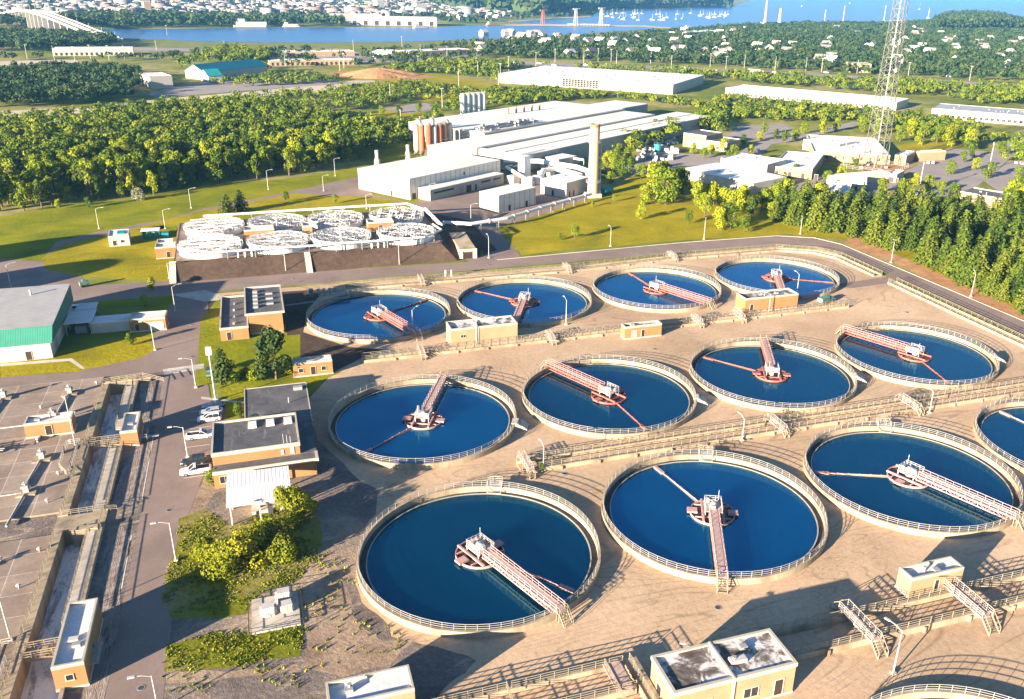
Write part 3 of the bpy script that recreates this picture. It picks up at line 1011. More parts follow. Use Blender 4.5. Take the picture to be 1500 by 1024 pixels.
for x in (6.2, 9.4, 12.6):
    MB().box(x, 11.2, 5.3, x + 1.5, 13.4, 5.75).build('skylight', M['roof_white'], rf)
v = MB().box(13.4, 17.5, 3.4, 14.6, 18.3, 3.9).tube([(14, 24.5, 3.4), (14, 24.5, 4.6)], 0.12, 6)
v.build('vent', M['metal_grey'], rf)
MB().box(15.2, 30.0, 3.4, 17.0, 31.0, 4.1).build('roof_unit', M['metal_grey'], rf)
a = MB()
for k in range(3): a.beam((12.2 + 0.6 * k, 2.9, 5.7), (12.2 + 0.6 * k, 2.9, 7.6 - 0.3 * k), 0.07)
a.box(11.6, 2.5, 3.6, 12.1, 2.59, 4.6).box(13.2, 2.5, 3.6, 13.9, 2.59, 4.9)
a.build('antenna', M['steel_white'], t)
opening(t, 'W', 8.0, 1.2, 0.3, 2.2, 'door', 17.4, 15.0)
opening(t, 'W', 2.0, 2.2, 1.2, 1.3, 'window', 17.4, 15.0)
opening(t, 'S', 1.0, 1.6, 1.0, 1.3, 'window', 17.4, 15.0)
cn = MB()
cn.mat(0)
n = len(cn.v)
cn.v += [(0, 0, 3.9), (10.2, 0, 3.9), (10.2, 5.4, 4.35), (0, 5.4, 4.35), (0, 10.6, 4.05), (10.2, 10.6, 4.05)]
cn.face((0, 1, 2, 3)); cn.face((3, 2, 5, 4))
n = len(cn.v)
cn.v += [(x, y, z - 0.12) for x, y, z in cn.v[:6]]
cn.face((n + 3, n + 2, n + 1, n)); cn.face((n + 4, n + 5, n + 2, n + 3))
for a, b in ((0, 1), (1, 2), (2, 5), (5, 4), (4, 3), (3, 0)): cn.face((a, n + a, n + b, b))
c = cn.build('canopy', M['seam_white'], t, loc=(2.4, -13.1, 0))
for x in (0.5, 5.0, 9.7):
    for y in (0.6, 5.4, 10): MB().beam((x, y, 0), (x, y, 3.85), 0.2).build('canopy_post', M['steel_white'], c)
t = thing('fuel_tank', 'white boxed tank standing under the corrugated canopy', 'tank', (-33.6, 22.4, 0))
MB().box(0, 0, 0.004, 6.6, 3.6, 0.6).build('bund', M['concrete_pale'], t)
MB().tube([(0.6, 1.8, 1.7), (6.0, 1.8, 1.7)], 1.0, 14).box(0.9, 1.0, 0.6, 1.4, 2.6, 0.9).box(5.0, 1.0, 0.6, 5.5, 2.6, 0.9).build('vessel', M['steel_white'], t, smooth=False)
MB().box(2.6, -0.6, 0.0, 3.4, -0.01, 1.7).build('pump_cabinet', M['metal_dark'], t)

# green-roofed shed: gable with ridge along y, seam sheets
t = thing('metal_shed', 'big shed with grey seamed roof and green lower slope at the left edge', 'shed', (-100.0, 104.0, 0))
m = MB().mat(0)
W_, D_, zr, ze, zl = 24.0, 30.0, 8.6, 8.0, 4.2
m.prism([(0, 0), (W_ - 0.6, 0), (W_ - 0.6, D_), (0, D_)], 0, 4.0)
m.build('wall', M['panel'], t)
g = MB()
g.quad((0, 3.0, 7.0), (W_, 3.0, 7.0), (W_, D_, 8.6), (0, D_, 8.6)).build('roof', M['seam_grey'], t)
s = MB()
s.quad((0, -0.6, 4.0), (W_, -0.6, 4.0), (W_, 2.98, 6.98), (0, 2.98, 6.98)).build('lower_roof_slope', M['seam_green'], t)
s = MB().quad((W_ - 0.02, -0.55, 4.0), (W_ - 0.02, D_, 4.0), (W_ - 0.02, D_, 8.57), (W_ - 0.02, 3.0, 6.97)).quad((W_ - 0.02, D_, 4.0), (0, D_, 4.0), (0, D_, 8.57), (W_ - 0.02, D_, 8.57))
s.build('gable', M['gable_green'], t)
for at in (4, 16): opening(t, 'E', at, 3.0, 0.1, 3.0, 'roller', W_ - 0.6, D_)
opening(t, 'S', 18, 1.2, 0.1, 2.1, 'door', W_ - 0.6, D_)
MB().tube([(16, 24, 8.2), (16, 24, 9.6)], 0.25, 8).build('vent', M['steel_white'], t)
# carports and sheds next to it
t = thing('carport', 'open shelter with pale blue-white flat roof on posts beside the green shed', 'shelter', (-76.0, 117.5, 0))
MB().box(0, 0, 3.2, 6.2, 9.6, 3.42).build('roof', M['roof_white'], t)
for x in (0.3, 5.8):
    for y in (0.4, 4.8, 9.2): MB().beam((x, y, 0), (x, y, 3.2), 0.2).build('post', M['steel_white'], t)
t = thing('shelter_roof', 'small pale lean-to shelter behind the carport', 'shelter', (-75.2, 129.0, 0))
MB().box(0, 0, 2.7, 4.8, 5.4, 2.9).build('roof', M['roof_white'], t)
for x in (0.3, 4.4):
    for y in (0.4, 5.0): MB().beam((x, y, 0), (x, y, 2.7), 0.2).build('post', M['steel_white'], t)
t = thing('storage_container', 'dark machine box standing under the carport roof', 'container', (-74.0, 119.0, 0))
MB().box(0, 0, 0.004, 2.6, 4.2, 1.9).build('body', M['metal_grey'], t)
building('storage_shed', 'white flat shed with blue-grey striped roof between carport and brick shed', 'shed', (-70.0, 118.0), 0, 8.6, 5.0, 2.6, 'panel', 'roof_white', None, 0, openings=(('S', 5.0, 2.2, 0.1, 2.0, 'white'),))
building('storage_shed', 'buff shed with wide white door nearest the road and lamp', 'shed', (-61.2, 116.4), -3, 8.4, 5.2, 3.0, 'brick', 'roof_white', None, openings=(('S', 4.4, 3.4, 0.1, 2.2, 'white'), ('S', 1.2, 1.0, 0.1, 2.0, 'door')))
# huts by the filters
t = building('plant_hut', 'white hut with blue skylight standing in the lawn by the loop road', 'hut', (-75.6, 200.0), 4, 6.2, 8.4, 3.3, 'panel', 'roof_white', None, 0.3, openings=(('S', 1.2, 1.0, 0.1, 1.9, 'door'), ('S', 3.6, 0.9, 1.2, 0.8, 'window'), ('E', 2.0, 1.0, 0.1, 1.9, 'door')))
MB().box(2.6, 2.6, 3.38, 4.9, 6.6, 3.7).build('skylight', M['teal'], t)
building('plant_hut', 'small orange brick hut at the lawn corner next to the filter bank stairs', 'hut', (-60.0, 181.4), 2, 6.2, 5.4, 3.4, 'brick', 'roof_white', None, openings=(('S', 3.2, 1.0, 0.1, 2.1, 'door'),))
t = building('plant_hut', 'pale concrete box directly behind the small brick hut', 'hut', (-60.0, 188.0), 2, 5.0, 5.0, 3.0, 'concrete_pale', 'roof_white', None)
t = thing('blue_machine', 'blue-green machinery under a small flat roof behind the white hut', 'machine', (-66.5, 206.0, 0))
MB().box(0, 0, 3.0, 6.0, 4.0, 3.2).build('roof', M['roof_white'], t)
m = MB()
for k in range(3): m.tube([(1 + 1.6 * k, 2, 0), (1 + 1.6 * k, 2, 2.6)], 0.6, 10)
m.beam((0.2, 0.4, 0), (0.2, 0.4, 3), 0.15).beam((5.8, 0.4, 0), (5.8, 0.4, 3), 0.15).beam((0.2, 3.6, 0), (0.2, 3.6, 3), 0.15).beam((5.8, 3.6, 0), (5.8, 3.6, 3), 0.15).box(6.3, 0.5, 0, 8.6, 3.5, 1.8)
m.build('vessel', M['teal'], t)
# tunnel mouth in the bank
t = thing('tunnel_portal', 'wedge-shaped pale concrete portal with black mouth at the foot of the filter bank', 'portal', (32.6, 157.0, 0))
m = MB()
n = 0
m.v += [(0, 0, 0), (5.4, 0, 0), (5.4, 16, 0), (0, 16, 0), (0, 0, 3.1), (5.4, 0, 3.1), (5.4, 16, 4.6), (0, 16, 4.6)]
for f in [(4, 5, 6, 7), (0, 1, 5, 4), (1, 2, 6, 5), (2, 3, 7, 6), (3, 0, 4, 7)]: m.face(f)
m.build('shell', M['concrete'], t)
MB().box(1.3, -0.03, 0.01, 4.1, 0.02, 2.2).build('opening', M['door'], t)  # flat dark panel on the closed shell; its colour stands for the shade inside
MB().box(-0.15, -0.25, 2.6, 5.55, -0.035, 3.3).box(-0.15, -0.25, 0, 0.9, -0.035, 2.6).box(4.5, -0.25, 0, 5.55, -0.035, 2.6).build('frame', M['concrete_pale'], t)
# ================================================================== CHANNELS, RAILINGS, PIPES
def foam_mat():
    t = NT('foamy_channel_water')
    a = t.noise(0.35, 7, 0.7, stretch=(1.4, 0.35, 1), dist=1.0)
    b = t.noise(3.0, 4, 0.7, dist=1.0)
    f = t.math('ADD', t.math('MULTIPLY', a, 0.75), t.math('MULTIPLY', b, 0.25))
    c = t.ramp(f, [(0.36, (0.12, 0.15, 0.17)), (0.45, (0.34, 0.38, 0.40)), (0.52, (0.66, 0.69, 0.70)), (0.75, (0.80, 0.82, 0.82))])
    return t.done(c, 0.35, 0.4)


M['foam'] = foam_mat()
t = thing('sunken_channel', 'long sunken concrete channel with foamy water and a railed walkway, beside the near road', 'channel', (0, 0, 0))
m = MB()
for (y0, y1) in ((-48, 25.7), (30.5, 84.0)):
    m.box(-63.9, y0, -3.4, -62.4, y1, 0.55); m.box(-56.9, y0, -3.4, -56.4, y1, 0.5)
m.box(-63.9, 25.7, -3.4, -56.4, 30.5, 0.35); m.box(-63.9, 84.0, -3.4, -54.0, 84.8, 0.95)
m.box(-62.4, -4.6, -0.2, -57.6, -2.4, 0.3); m.box(-62.4, 54.6, -0.2, -56.9, 56.6, 0.3)
m.box(-61.0, 24.7, -2.6, -57.2, 25.7, 0.9)
m.build('wall', M['concrete'], t)
MB().box(-62.4, -48, -2.5, -56.9, 25.7, -2.3).box(-62.4, 30.5, -2.5, -56.9, 84.0, -2.3).build('water', M['foam'], t)
m = MB()
for (y0, y1) in ((0.9, 24.6), (30.6, 53.2), (61.8, 82)):
    m.box(-58.7, y0, 0.05, -56.95, y1, 0.28)
    k = 0
    while y0 + 2.2 * k < y1:
        m.beam((-58.7, y0 + 2.2 * k, -0.1), (-56.6, y0 + 2.2 * k, -0.1), 0.25); k += 1
m.build('walkway', M['concrete_pale'], t)
m = MB()
for (y0, y1) in ((0.9, 24.6), (30.6, 53.2), (61.8, 83.5)):
    m.rail([(-58.6, y0, 0.28), (-58.6, y1, 0.28)], 1.1, 1.8, 3, 0.07)
    m.rail([(-56.65, y0, 0.5), (-56.65, y1, 0.5)], 1.0, 2.2, 2, 0.055)
m.rail([(-63.4, -40, 0.55), (-63.4, 25, 0.55)], 1.1, 1.8, 3, 0.07).rail([(-63.4, 31, 0.55), (-63.4, 84.3, 0.55), (-55.5, 84.4, 0.95), (-51.2, 82.2, 0.2)], 1.1, 1.6, 3, 0.08)
for y in (-4.5, -2.5): m.rail([(-62.6, y, 0.3), (-57.7, y, 0.3)], 1.1, 1.2, 3, 0.08)
for y in (54.8, 56.4): m.rail([(-62.6, y, 0.3), (-57.0, y, 0.3)], 1.1, 1.2, 3, 0.08)
m.rail([(-63.2, 30.6, 0.4), (-57.0, 30.6, 0.4)], 1.0, 1.2, 3, 0.07).rail([(-57.0, 25.6, 0.4), (-57.0, 30.4, 0.4), (-55.0, 30.4, 0.1)], 1.0, 1.2, 3, 0.07)
m.build('railing', M['rail_tan'], t)


def trough(label, path, w, h, cat='channel', bed='sand', rails=(True, True), wallmat='concrete', step=1.9):
    """open concrete trough along a path (x, y): two walls, a bed and railings"""
    t = thing('concrete_trough', label, cat, (0, 0, 0))
    P = [Vector((x, y, 0)) for x, y in path]
    def off(d):
        out = []
        for i, p in enumerate(P):
            a = (P[i] - P[i - 1]).normalized() if i else (P[1] - P[0]).normalized()
            b = (P[i + 1] - P[i]).normalized() if i < len(P) - 1 else a
            n = (Vector((-a.y, a.x, 0)) + Vector((-b.y, b.x, 0))).normalized()
            k = 1 / max(0.4, n.dot(Vector((-a.y, a.x, 0))))
            out.append(p + n * d * k)
        return out
    for sgn in (1, -1):
        A, B = off(sgn * w / 2), off(sgn * (w / 2 - 0.4))
        m = MB()
        for i in range(len(P) - 1):
            q = [(A[i].x, A[i].y), (A[i + 1].x, A[i + 1].y), (B[i + 1].x, B[i + 1].y), (B[i].x, B[i].y)]
            m.prism(q, 0.0, h)
        L = 0
        for i in range(len(P) - 1):                    # buttresses
            d = A[i + 1] - A[i]
            k = int(d.length // 7.5)
            for j in range(1, k):
                c = A[i] + d * (j / k)
                m.obox(c.x, c.y, 0, h - 0.15, 0.35, 0.7, math.atan2(d.y, d.x))
        m.build('wall', M[wallmat], t)
        if rails[0 if sgn > 0 else 1]:
            C = off(sgn * (w / 2 - 0.2))
            MB().rail([(c.x, c.y, h) for c in C], 1.1, step, 3, 0.07).build('railing', M['rail_tan'], t)
    A, B = off(w / 2 - 0.42), off(-w / 2 + 0.42)
    m = MB()
    for i in range(len(P) - 1):
        m.prism([(A[i].x, A[i].y), (A[i + 1].x, A[i + 1].y), (B[i + 1].x, B[i + 1].y), (B[i].x, B[i].y)], 0.02, 0.2)
    m.build('bed', M[bed], t)
    return t


trough('long railed concrete trough running between the near and middle rows of tanks', [(13.5, 23.9), (240, 25.3)], 4.0, 0.85)
trough('railed sandy trough along the bottom edge, crossed by footbridges below the near tanks', [(-22, -31.4), (12.0, -31.4)], 5.0, 1.1)
trough('railed sandy trough running right from the large stained-roof pump house to the picture edge', [(31.8, -32.4), (150, -33.2)], 5.2, 1.1)
trough('narrow railed trough between the middle and far rows of tanks', [(-8, 82.0), (128, 83.6)], 2.2, 0.75, step=2.2)
trough('railed trough along the ring road behind the far row, turning down beside the pine belt', [(-6, 136.2), (66, 136.2), (100, 139.5), (140, 139.5), (151, 133.5), (155.2, 126), (155.2, 105.2)], 3.4, 0.7, step=2.4)
trough('railed trough below the tarmac crossing at the outer bend, running down beside the ring road', [(155.2, 98.2), (155.2, 45), (156.5, -20)], 3.4, 0.7, step=2.4)
# basin walls left of the big pump house
t = thing('inlet_basin', 'open sandy basin with railed cross walls left of the large bottom pump house', 'basin', (0, 0, 0))
m = MB()
m.box(-12, -43, 0, -11.6, -34.0, 1.2); m.box(-4, -43, 0, -3.6, -34.0, 1.2); m.box(12.4, -38, 0, 14.1, -28.8, 1.2); m.box(-11.6, -39.2, 0, 12.4, -38.8, 1.2)
m.build('wall', M['concrete'], t)
m = MB()
for x in (-11.8, -3.8, 9.5, 13.0): m.rail([(x, -42 if x < 5 else -38, 1.2), (x, -29.0, 1.2)], 1.1, 1.6, 3, 0.07)
m.rail([(-11.6, -39, 1.2), (12.4, -39, 1.2)], 1.1, 1.6, 3, 0.07)
m.build('railing', M['rail_tan'], t)
MB().box(9.2, -34.0, 1.31, 11.6, -28.8, 1.42).build('footway', M['grating'], t)


def footbridge(label, x, y0, y1, z, w=1.5, stairs=(1, 1), rz=0.0, group='footbridges over the troughs'):
    t = thing('footbridge', label, 'footbridge', (x, (y0 + y1) / 2, 0), rz, group)
    h = (y1 - y0) / 2
    m = MB().box(-w / 2, -h, z, w / 2, h, z + 0.12)
    for s in (-1, 1): m.beam((s * w / 2, -h, z), (s * w / 2, h, z), 0.12, 0.3)
    m.build('deck', M['grating'], t)
    for s in (-1, 1):
        MB().rail([(s * w / 2, -h, z + 0.1), (s * w / 2, h, z + 0.1)], 1.1, 1.2, 3, 0.08).build('railing', M['rail'], t)
    for e, on in ((-1, stairs[0]), (1, stairs[1])):
        if not on: continue
        st = MB()
        n = int(z / 0.25)
        for k in range(n):
            yy = e * (h + 0.3 * k)
            st.box(-w / 2 + 0.1, min(yy, yy + e * 0.32), z - 0.25 * (k + 1), w / 2 - 0.1, max(yy, yy + e * 0.32), z - 0.25 * (k + 1) + 0.06)
        for s in (-1, 1):
            st.beam((s * w / 2, e * h, z), (s * w / 2, e * (h + 0.3 * n), 0.05), 0.1, 0.25)
            st.beam((s * w / 2, e * h, z + 1.1), (s * w / 2, e * (h + 0.3 * n), 1.1), 0.08)
            st.beam((s * w / 2, e * (h + 0.3 * n), 0), (s * w / 2, e * (h + 0.3 * n), 1.1), 0.08)
        st.build('stair', M['rail_tan'], t)
    return t


footbridge('grey railed footbridge in the long shadow right of the large stained-roof pump house', 46.4, -36.2, -28.8, 1.55)
footbridge('railed footbridge running from the small cream hut to the roadway', 64.6, -37.0, -28.9, 1.7, 1.8, (1, 0))
footbridge('small stair crossing at the left end of the middle trough', 14.8, 21.0, 27.0, 1.0, 1.0)
footbridge('small stair crossing over the middle trough below the tank with the left-pointing red arm', 68.4, 21.4, 27.2, 1.0, 1.0)
footbridge('small stair crossing over the middle trough next to the second lamp', 101.5, 21.6, 27.4, 1.0, 1.0)
footbridge('stair crossing on the narrow trough left of the two-part pump house', 6.0, 80.0, 84.2, 1.0, 1.0)
footbridge('stair crossing on the narrow trough right of the two-part pump house', 38.8, 80.2, 84.6, 1.0, 1.0)
footbridge('stair crossing on the narrow trough right of the two-door hut', 80.2, 80.8, 85.2, 1.0, 1.0)
footbridge('stair crossing on the narrow trough at the front of the grey-roofed pump house', 93.0, 81.0, 85.4, 1.0, 1.0)
footbridge('stair crossing on the far trough behind the leftmost far-row tank', 16.0, 133.9, 138.6, 1.0, 1.0)
footbridge('stair crossing on the far trough behind the gap of the two inner tanks', 62.0, 133.9, 138.6, 1.0, 1.0)
footbridge('stair crossing on the far trough left of the tank at the bend', 100.0, 137.0, 142.0, 1.0, 1.0)
t = thing('pipe_valves', 'cluster of green and grey valves on the far trough behind the leftmost tank', 'valves', (-14, 132.5, 0))
m = MB()
for k in range(4): m.tube([(k * 1.6, 0, 0), (k * 1.6, 0, 1.8)], 0.25, 8).tube([(k * 1.6, 0, 1.8), (k * 1.6, 0, 2.0)], 0.5, 8)
m.tube([(-1, 0, 1.0), (8, 0, 1.0)], 0.3, 8).tube([(8, 0, 1.0), (8, -6, 1.0), (-12, -9, 1.0)], 0.2, 8)
m.build('valve', M['metal_grey'], t)
MB().box(-2.6, -0.6, 0, -1.4, 0.6, 2.2).build('cabinet', M['machine_green'], t)
t = thing('pipe_stack', 'pair of white upright pipes on the far trough', 'pipes', (24.0, 138.6, 0))
MB().tube([(0, 0, 0), (0, 0, 2.6)], 0.35, 10).tube([(1.8, 0, 0), (1.8, 0, 2.6)], 0.35, 10).build('pipe', M['steel_white'], t)
t = thing('grit_trailer', 'grey equipment trailer parked at the end of the narrow trough by the tarmac crossing', 'trailer', (124.5, 88.5, 0), 20)
MB().box(-3.2, -1.0, 0.7, 3.2, 1.0, 1.0).box(-3.0, -0.9, 1.0, 0.5, 0.9, 1.9).box(1.2, -0.8, 1.0, 2.6, 0.8, 1.6).beam((3.2, 0, 0.8), (4.8, 0, 0.6), 0.15).build('body', M['machine_green'], t)
for x in (-2, 2):
    for y in (-1.05, 1.05): MB().tube([(x, y - 0.12, 0.45), (x, y + 0.12, 0.45)], 0.45, 12).build('wheel', M['door'], t)

# valve actuators on the basin deck
va = thing('valve_actuator', 'x', 'valve', (-69.6, 81.1, 0.3), 0, 'valve stands on the basin deck')
MB().box(-1.5, -1.3, 0, 1.5, 1.3, 0.3).build('pad', M['concrete'], va)
MB().box(-0.45, -0.4, 0.3, 0.45, 0.4, 1.6).box(-0.75, -0.25, 1.0, 0.75, 0.25, 1.5).tube([(0, 0, 1.6), (0, 0, 2.3)], 0.16, 8).build('housing', M['metal_grey'], va)
MB().lathe([(0.45, 1.95), (0.45, 2.05), (0.3, 2.05), (0.3, 1.95)], 14).beam((-0.4, 0, 2.0), (0.4, 0, 2.0), 0.08).build('handwheel', M['steel_white'], va)
MB().tube([(-0.2, -0.8, 0.25), (-1.0, -10.5, 0.2)], 0.2, 8).build('pipe', M['metal_grey'], va)
VA = [(-69.6, 81.1, 'valve stand near the top of the deck, between the hut and the road'), (-82.3, 82.7, 'valve stand at the left picture edge near the top of the deck'),
      (-69.9, 52.2, 'valve stand with tan pad just below the low wide pump house'), (-70.2, 40.2, 'greenish valve stand lower down, nearest the aisle strip'),
      (-71.0, 70.0, 'valve stand close behind the low wide pump house'), (-76.5, 16.0, 'valve stand at the left picture edge below the aisle')]
tr = tree_of(va)
for i, (x, y, lab) in enumerate(VA):
    if i == 0: va['label'] = lab
    else: copy_tree(tr, (x, y, 0.3), 0, lab)
vc = thing('breather_pipe', 'small white vent cap standing on the basin deck', 'vent', (-64.9, 84.8, 0.3), 0, 'white vent caps on the basin deck')
MB().tube([(0, 0, 0), (0, 0, 0.5)], 0.12, 8).build('stem', M['metal_grey'], vc)
MB().tube([(0, 0, 0.5), (0, 0, 0.8)], 0.35, 10, 0.2).build('cap', M['steel_white'], vc)
tr = tree_of(vc)
for x, y in ((-66.1, 45.2), (-66.3, 35.9), (-64.9, 21.0), (-72, 60), (-66, 57.5), (-78, 35), (-74, 75), (-66, 12), (-67, 70), (-80, 48), (-70, 20), (-71, 5)):
    copy_tree(tr, (x, y, 0.3))
t = thing('deck_pipe', 'thin white pipe lying across the basin deck behind the low pump house', 'pipe', (0, 0, 0))
MB().tube([(-120, 66.8, 0.55), (-72, 67.4, 0.55)], 0.12, 8).tube([(-120, 39.4, 0.55), (-71, 40.0, 0.55)], 0.10, 8).build('pipe', M['steel_white'], t)
t = thing('scaffold_rack', 'bluish pile of pipes and rails left of the low wide pump house', 'pipe rack', (-82, 57.2, 0.3))
m = MB()
rr = random.Random(3)
for k in range(16):
    a = rr.uniform(-3, 3); y = rr.uniform(-1.3, 1.3)
    m.tube([(a - 2.2, y, rr.uniform(0.1, 1.2)), (a + 2.2, y + rr.uniform(-1, 1), rr.uniform(0.1, 1.2))], 0.12, 6)
for x in (-4, 0, 4): m.rail([(x, -1.5, 0), (x, 1.5, 0)], 1.3, 1.4, 2, 0.08)
m.build('pipe', M['metal_grey'], t)
t = thing('deck_railing', 'tangle of pale handrails and stairs between pump deck and channel near the channel footbridge', 'railing', (0, 0, 0.3))
m = MB()
m.rail([(-66.5, 48, 0), (-66.5, 56.5, 0), (-64.2, 56.5, 0.2)], 1.1, 1.3, 3, 0.07).rail([(-64.4, 44, 0), (-64.4, 56, 0)], 1.1, 1.3, 3, 0.07).rail([(-66.5, 48, 0), (-64.4, 44, 0)], 1.1, 1.3, 3, 0.07)
m.rail([(-66.8, -9, 0), (-66.8, -1, 0), (-64.2, -1, 0.2)], 1.1, 1.3, 3, 0.07).rail([(-64.4, -14, 0), (-64.4, -4, 0)], 1.1, 1.3, 3, 0.07)
m.build('railing', M['rail'], t)

# transformer pad
t = thing('fence', 'low dark fence round the concrete pad of the power cabinets', 'fence', (0, 0, 0))
MB().rail([(-34.4, -8.4, 0.1), (-27.2, -8.4, 0.1), (-27.2, -0.2, 0.1), (-34.4, -0.2, 0.1)], 1.3, 1.8, 2, 0.06, closed=True).build('railing', M['metal_dark'], t)
t = thing('concrete_pad', 'pale concrete slab under the white power cabinets', 'slab', (-34.0, -8.0, 0))
MB().box(0, 0, 0, 6.4, 7.4, 0.3).build('slab', M['concrete_pale'], t)
cb = thing('power_cabinet', 'white power cabinet on the fenced pad, front left of the three', 'cabinet', (-32.6, -5.2, 0.3), 0, 'white power cabinets on the pad')
MB().box(0, 0, 0, 1.7, 1.3, 1.5).box(-0.35, 0.2, 0.2, 0, 1.1, 1.2).box(1.7, 0.2, 0.2, 2.0, 1.1, 1.2).build('body', M['steel_white'], cb)
MB().box(0.1, -0.04, 0.2, 0.8, -0.003, 1.35).box(0.9, -0.04, 0.2, 1.6, -0.003, 1.35).build('door', M['panel'], cb)
tr = tree_of(cb)
copy_tree(tr, (-30.4, -2.8, 0.3), 0, 'white power cabinet on the fenced pad, rear one', scale=(1, 1, 1.2))
copy_tree(tr, (-29.8, -5.2, 0.3), 8, 'white power cabinet on the fenced pad, front right of the three', scale=(0.8, 1, 0.9))

# ------------------------------------------------------------------ filter bank on its mound
def slope(name, base, top, z, mat):
    m = MB()
    n = len(base)
    m.v = [(x, y, 0.05) for x, y in base] + [(x, y, z) for x, y in top]
    m.face(tuple(range(n, 2 * n)))
    for i in range(n):
        j = (i + 1) % n
        m.face((i, j, n + j, n + i))
    o = m.build(name, mat)
    o['kind'] = 'structure'


MZ = 4.4
slope('bank', [(-53.8, 155.4), (31.5, 155.4), (47, 164), (47, 205), (34, 218), (-56, 218), (-54.5, 178)], [(-53.2, 161.5), (27.5, 161.8), (29.5, 168), (29.5, 206), (26, 209), (-54, 209), (-53.5, 178)], MZ, M['soil'])
sheet('path', M['gravel'], [(-52.8, 162.2), (27, 162.5), (29, 168), (29, 205.5), (-53.4, 208.5)], MZ + 0.02)
for x, lab in ((-14.8, 'pale concrete stair going up the middle of the dark filter bank'), (-53.6, 'pale concrete stair at the left end of the dark filter bank, by the lawn')):
    m = MB()
    m.v = [(x - 0.9, 154.6, 0.06), (x + 0.9, 154.6, 0.06), (x + 0.9, 161.8, MZ + 0.2), (x - 0.9, 161.8, MZ + 0.2)]
    m.face((0, 1, 2, 3))
    m.mat(0)
    for k in range(18):
        f = k / 18
        m.box(x - 0.9, 154.7 + 7.1 * f, MZ * f, x + 0.9, 154.7 + 7.1 * (f + 1 / 18), MZ * f + 0.34)
    tag(m.build('bank_stair', M['concrete_pale']), lab, 'stair')


def build_filter():
    R = 9.1
    root = thing('trickling_filter', 'x', 'filter tank', (0, 0, 0), 0, 'round white filter tanks on the bank')
    MB().lathe([(R, 0), (R, 1.5), (R - 0.3, 1.5), (R - 0.3, 0.8)], 48).build('wall', M['white_pipe'], root)
    MB().disc(R - 0.3, 1.0, 48).build('media', M['metal_dark'], root)
    m = MB()
    n = 40
    for k in range(n):
        a, b = 2 * math.pi * k / n, 2 * math.pi * (k + 1) / n
        r = R - 0.1
        p, q = (r * math.cos(a), r * math.sin(a)), (r * math.cos(b), r * math.sin(b))
        m.beam((*p, 2.5), (*q, 2.5), 0.11); m.beam((*p, 1.5), (*q, 2.5), 0.06); m.beam((*q, 1.5), (*p, 2.5), 0.06)
    m.build('ring_truss', M['white_pipe'], root)
    m = MB()
    for y in (-6.0, -2.0, 2.0, 6.0):
        h = math.sqrt(R * R - y * y) - 0.1
        for dy in (-0.45, 0.45):
            m.beam((-h, y + dy, 2.1), (h, y + dy, 2.1), 0.10); m.beam((-h, y + dy, 3.0), (h, y + dy, 3.0), 0.10)
            k = max(4, int(h * 2 / 1.8))
            for i in range(k):
                x0, x1 = -h + 2 * h * i / k, -h + 2 * h * (i + 1) / k
                m.beam((x0, y + dy, 2.3 if i % 2 else 3.0), (x1, y + dy, 3.0 if i % 2 else 2.1), 0.06)
                m.beam((x0, y + dy, 2.1), (x0, y + dy, 3.0), 0.05)
        for i in range(5):
            x0 = -h + 2 * h * (i + 0.5) / 5
            m.beam((x0, y - 0.5, 3.0), (x0, y + 0.5, 3.0), 0.08)
    m.build('distributor_truss', M['white_pipe'], root)
    m = MB().tube([(0, 0, 0.9), (0, 0, 3.6)], 0.35, 10).box(-0.9, -0.9, 3.1, 0.9, 0.9, 3.2)
    m.build('centre_column', M['white_pipe'], root)
    m = MB()
    for i in range(8):
        a = i * math.pi / 4 + 0.2
        m.tube([(0.5 * math.cos(a), 0.5 * math.sin(a), 1.7), (8.5 * math.cos(a), 8.5 * math.sin(a), 1.7)], 0.15, 6)
    m.build('arm', M['white_pipe'], root)
    MB().rail(circ(R + 0.5, 36, 1.5), 1.0, 2, 2, 0.07, closed=True).build('railing', M['white_pipe'], root)
    return root


fl = build_filter()
tr = tree_of(fl)
FX = (-43.0, -22.9, -3.4, 17.8)
names = ['front-row filter tank at the left end of the bank', 'front-row filter tank just left of the middle bank stair', 'front-row filter tank just right of the middle bank stair', 'front-row filter tank at the right end, by the tunnel portal']
names2 = ['back-row filter tank at the left end of the bank', 'back-row filter tank behind the left brick hut of the bank', 'back-row filter tank left of the brick hut with the dark door', 'back-row filter tank at the right end, with a blue basin in front']
for i, x in enumerate(FX):
    if i == 0:
        fl.location = (x, 171.3, MZ); fl['label'] = names[0]
    else:
        copy_tree(tr, (x, 171.3, MZ), 17 * i, names[i])
    copy_tree(tr, (x + 0.6, 195.2, MZ), 23 * i + 8, names2[i])
building('filter_hut', 'small orange brick hut among the filter tanks, left one', 'hut', (-33.0, 180.6), 0, 9.4, 5.0, 3.0, 'brick', 'roof_white', None, z0=MZ, openings=(('S', 4.2, 1.1, 0.3, 2.0, 'door'),))
building('filter_hut', 'small orange brick hut among the filter tanks, right one', 'hut', (6.6, 180.8), 0, 8.6, 5.0, 3.0, 'brick', 'roof_white', None, z0=MZ, openings=(('S', 3.6, 1.1, 0.3, 2.0, 'door'),))
building('filter_hut', 'narrow buff box in the gap at the middle of the filter tanks', 'hut', (-14.6, 181.5), 0, 3.0, 5.0, 3.0, 'brick_pale', 'roof_white', None, z0=MZ)
t = thing('blue_basin', 'blue basin cover between the filter tanks', 'basin', (-21, 182.0, MZ))
MB().box(0, 0, 0.03, 6.0, 3.0, 1.2).build('cover', M['water_blue'], t)
t = thing('blue_basin', 'teal basin cover beside the right-hand filter hut', 'basin', (16.5, 182.4, MZ))
MB().box(0, 0, 0.03, 7.0, 3.0, 1.2).build('cover', M['teal'], t)


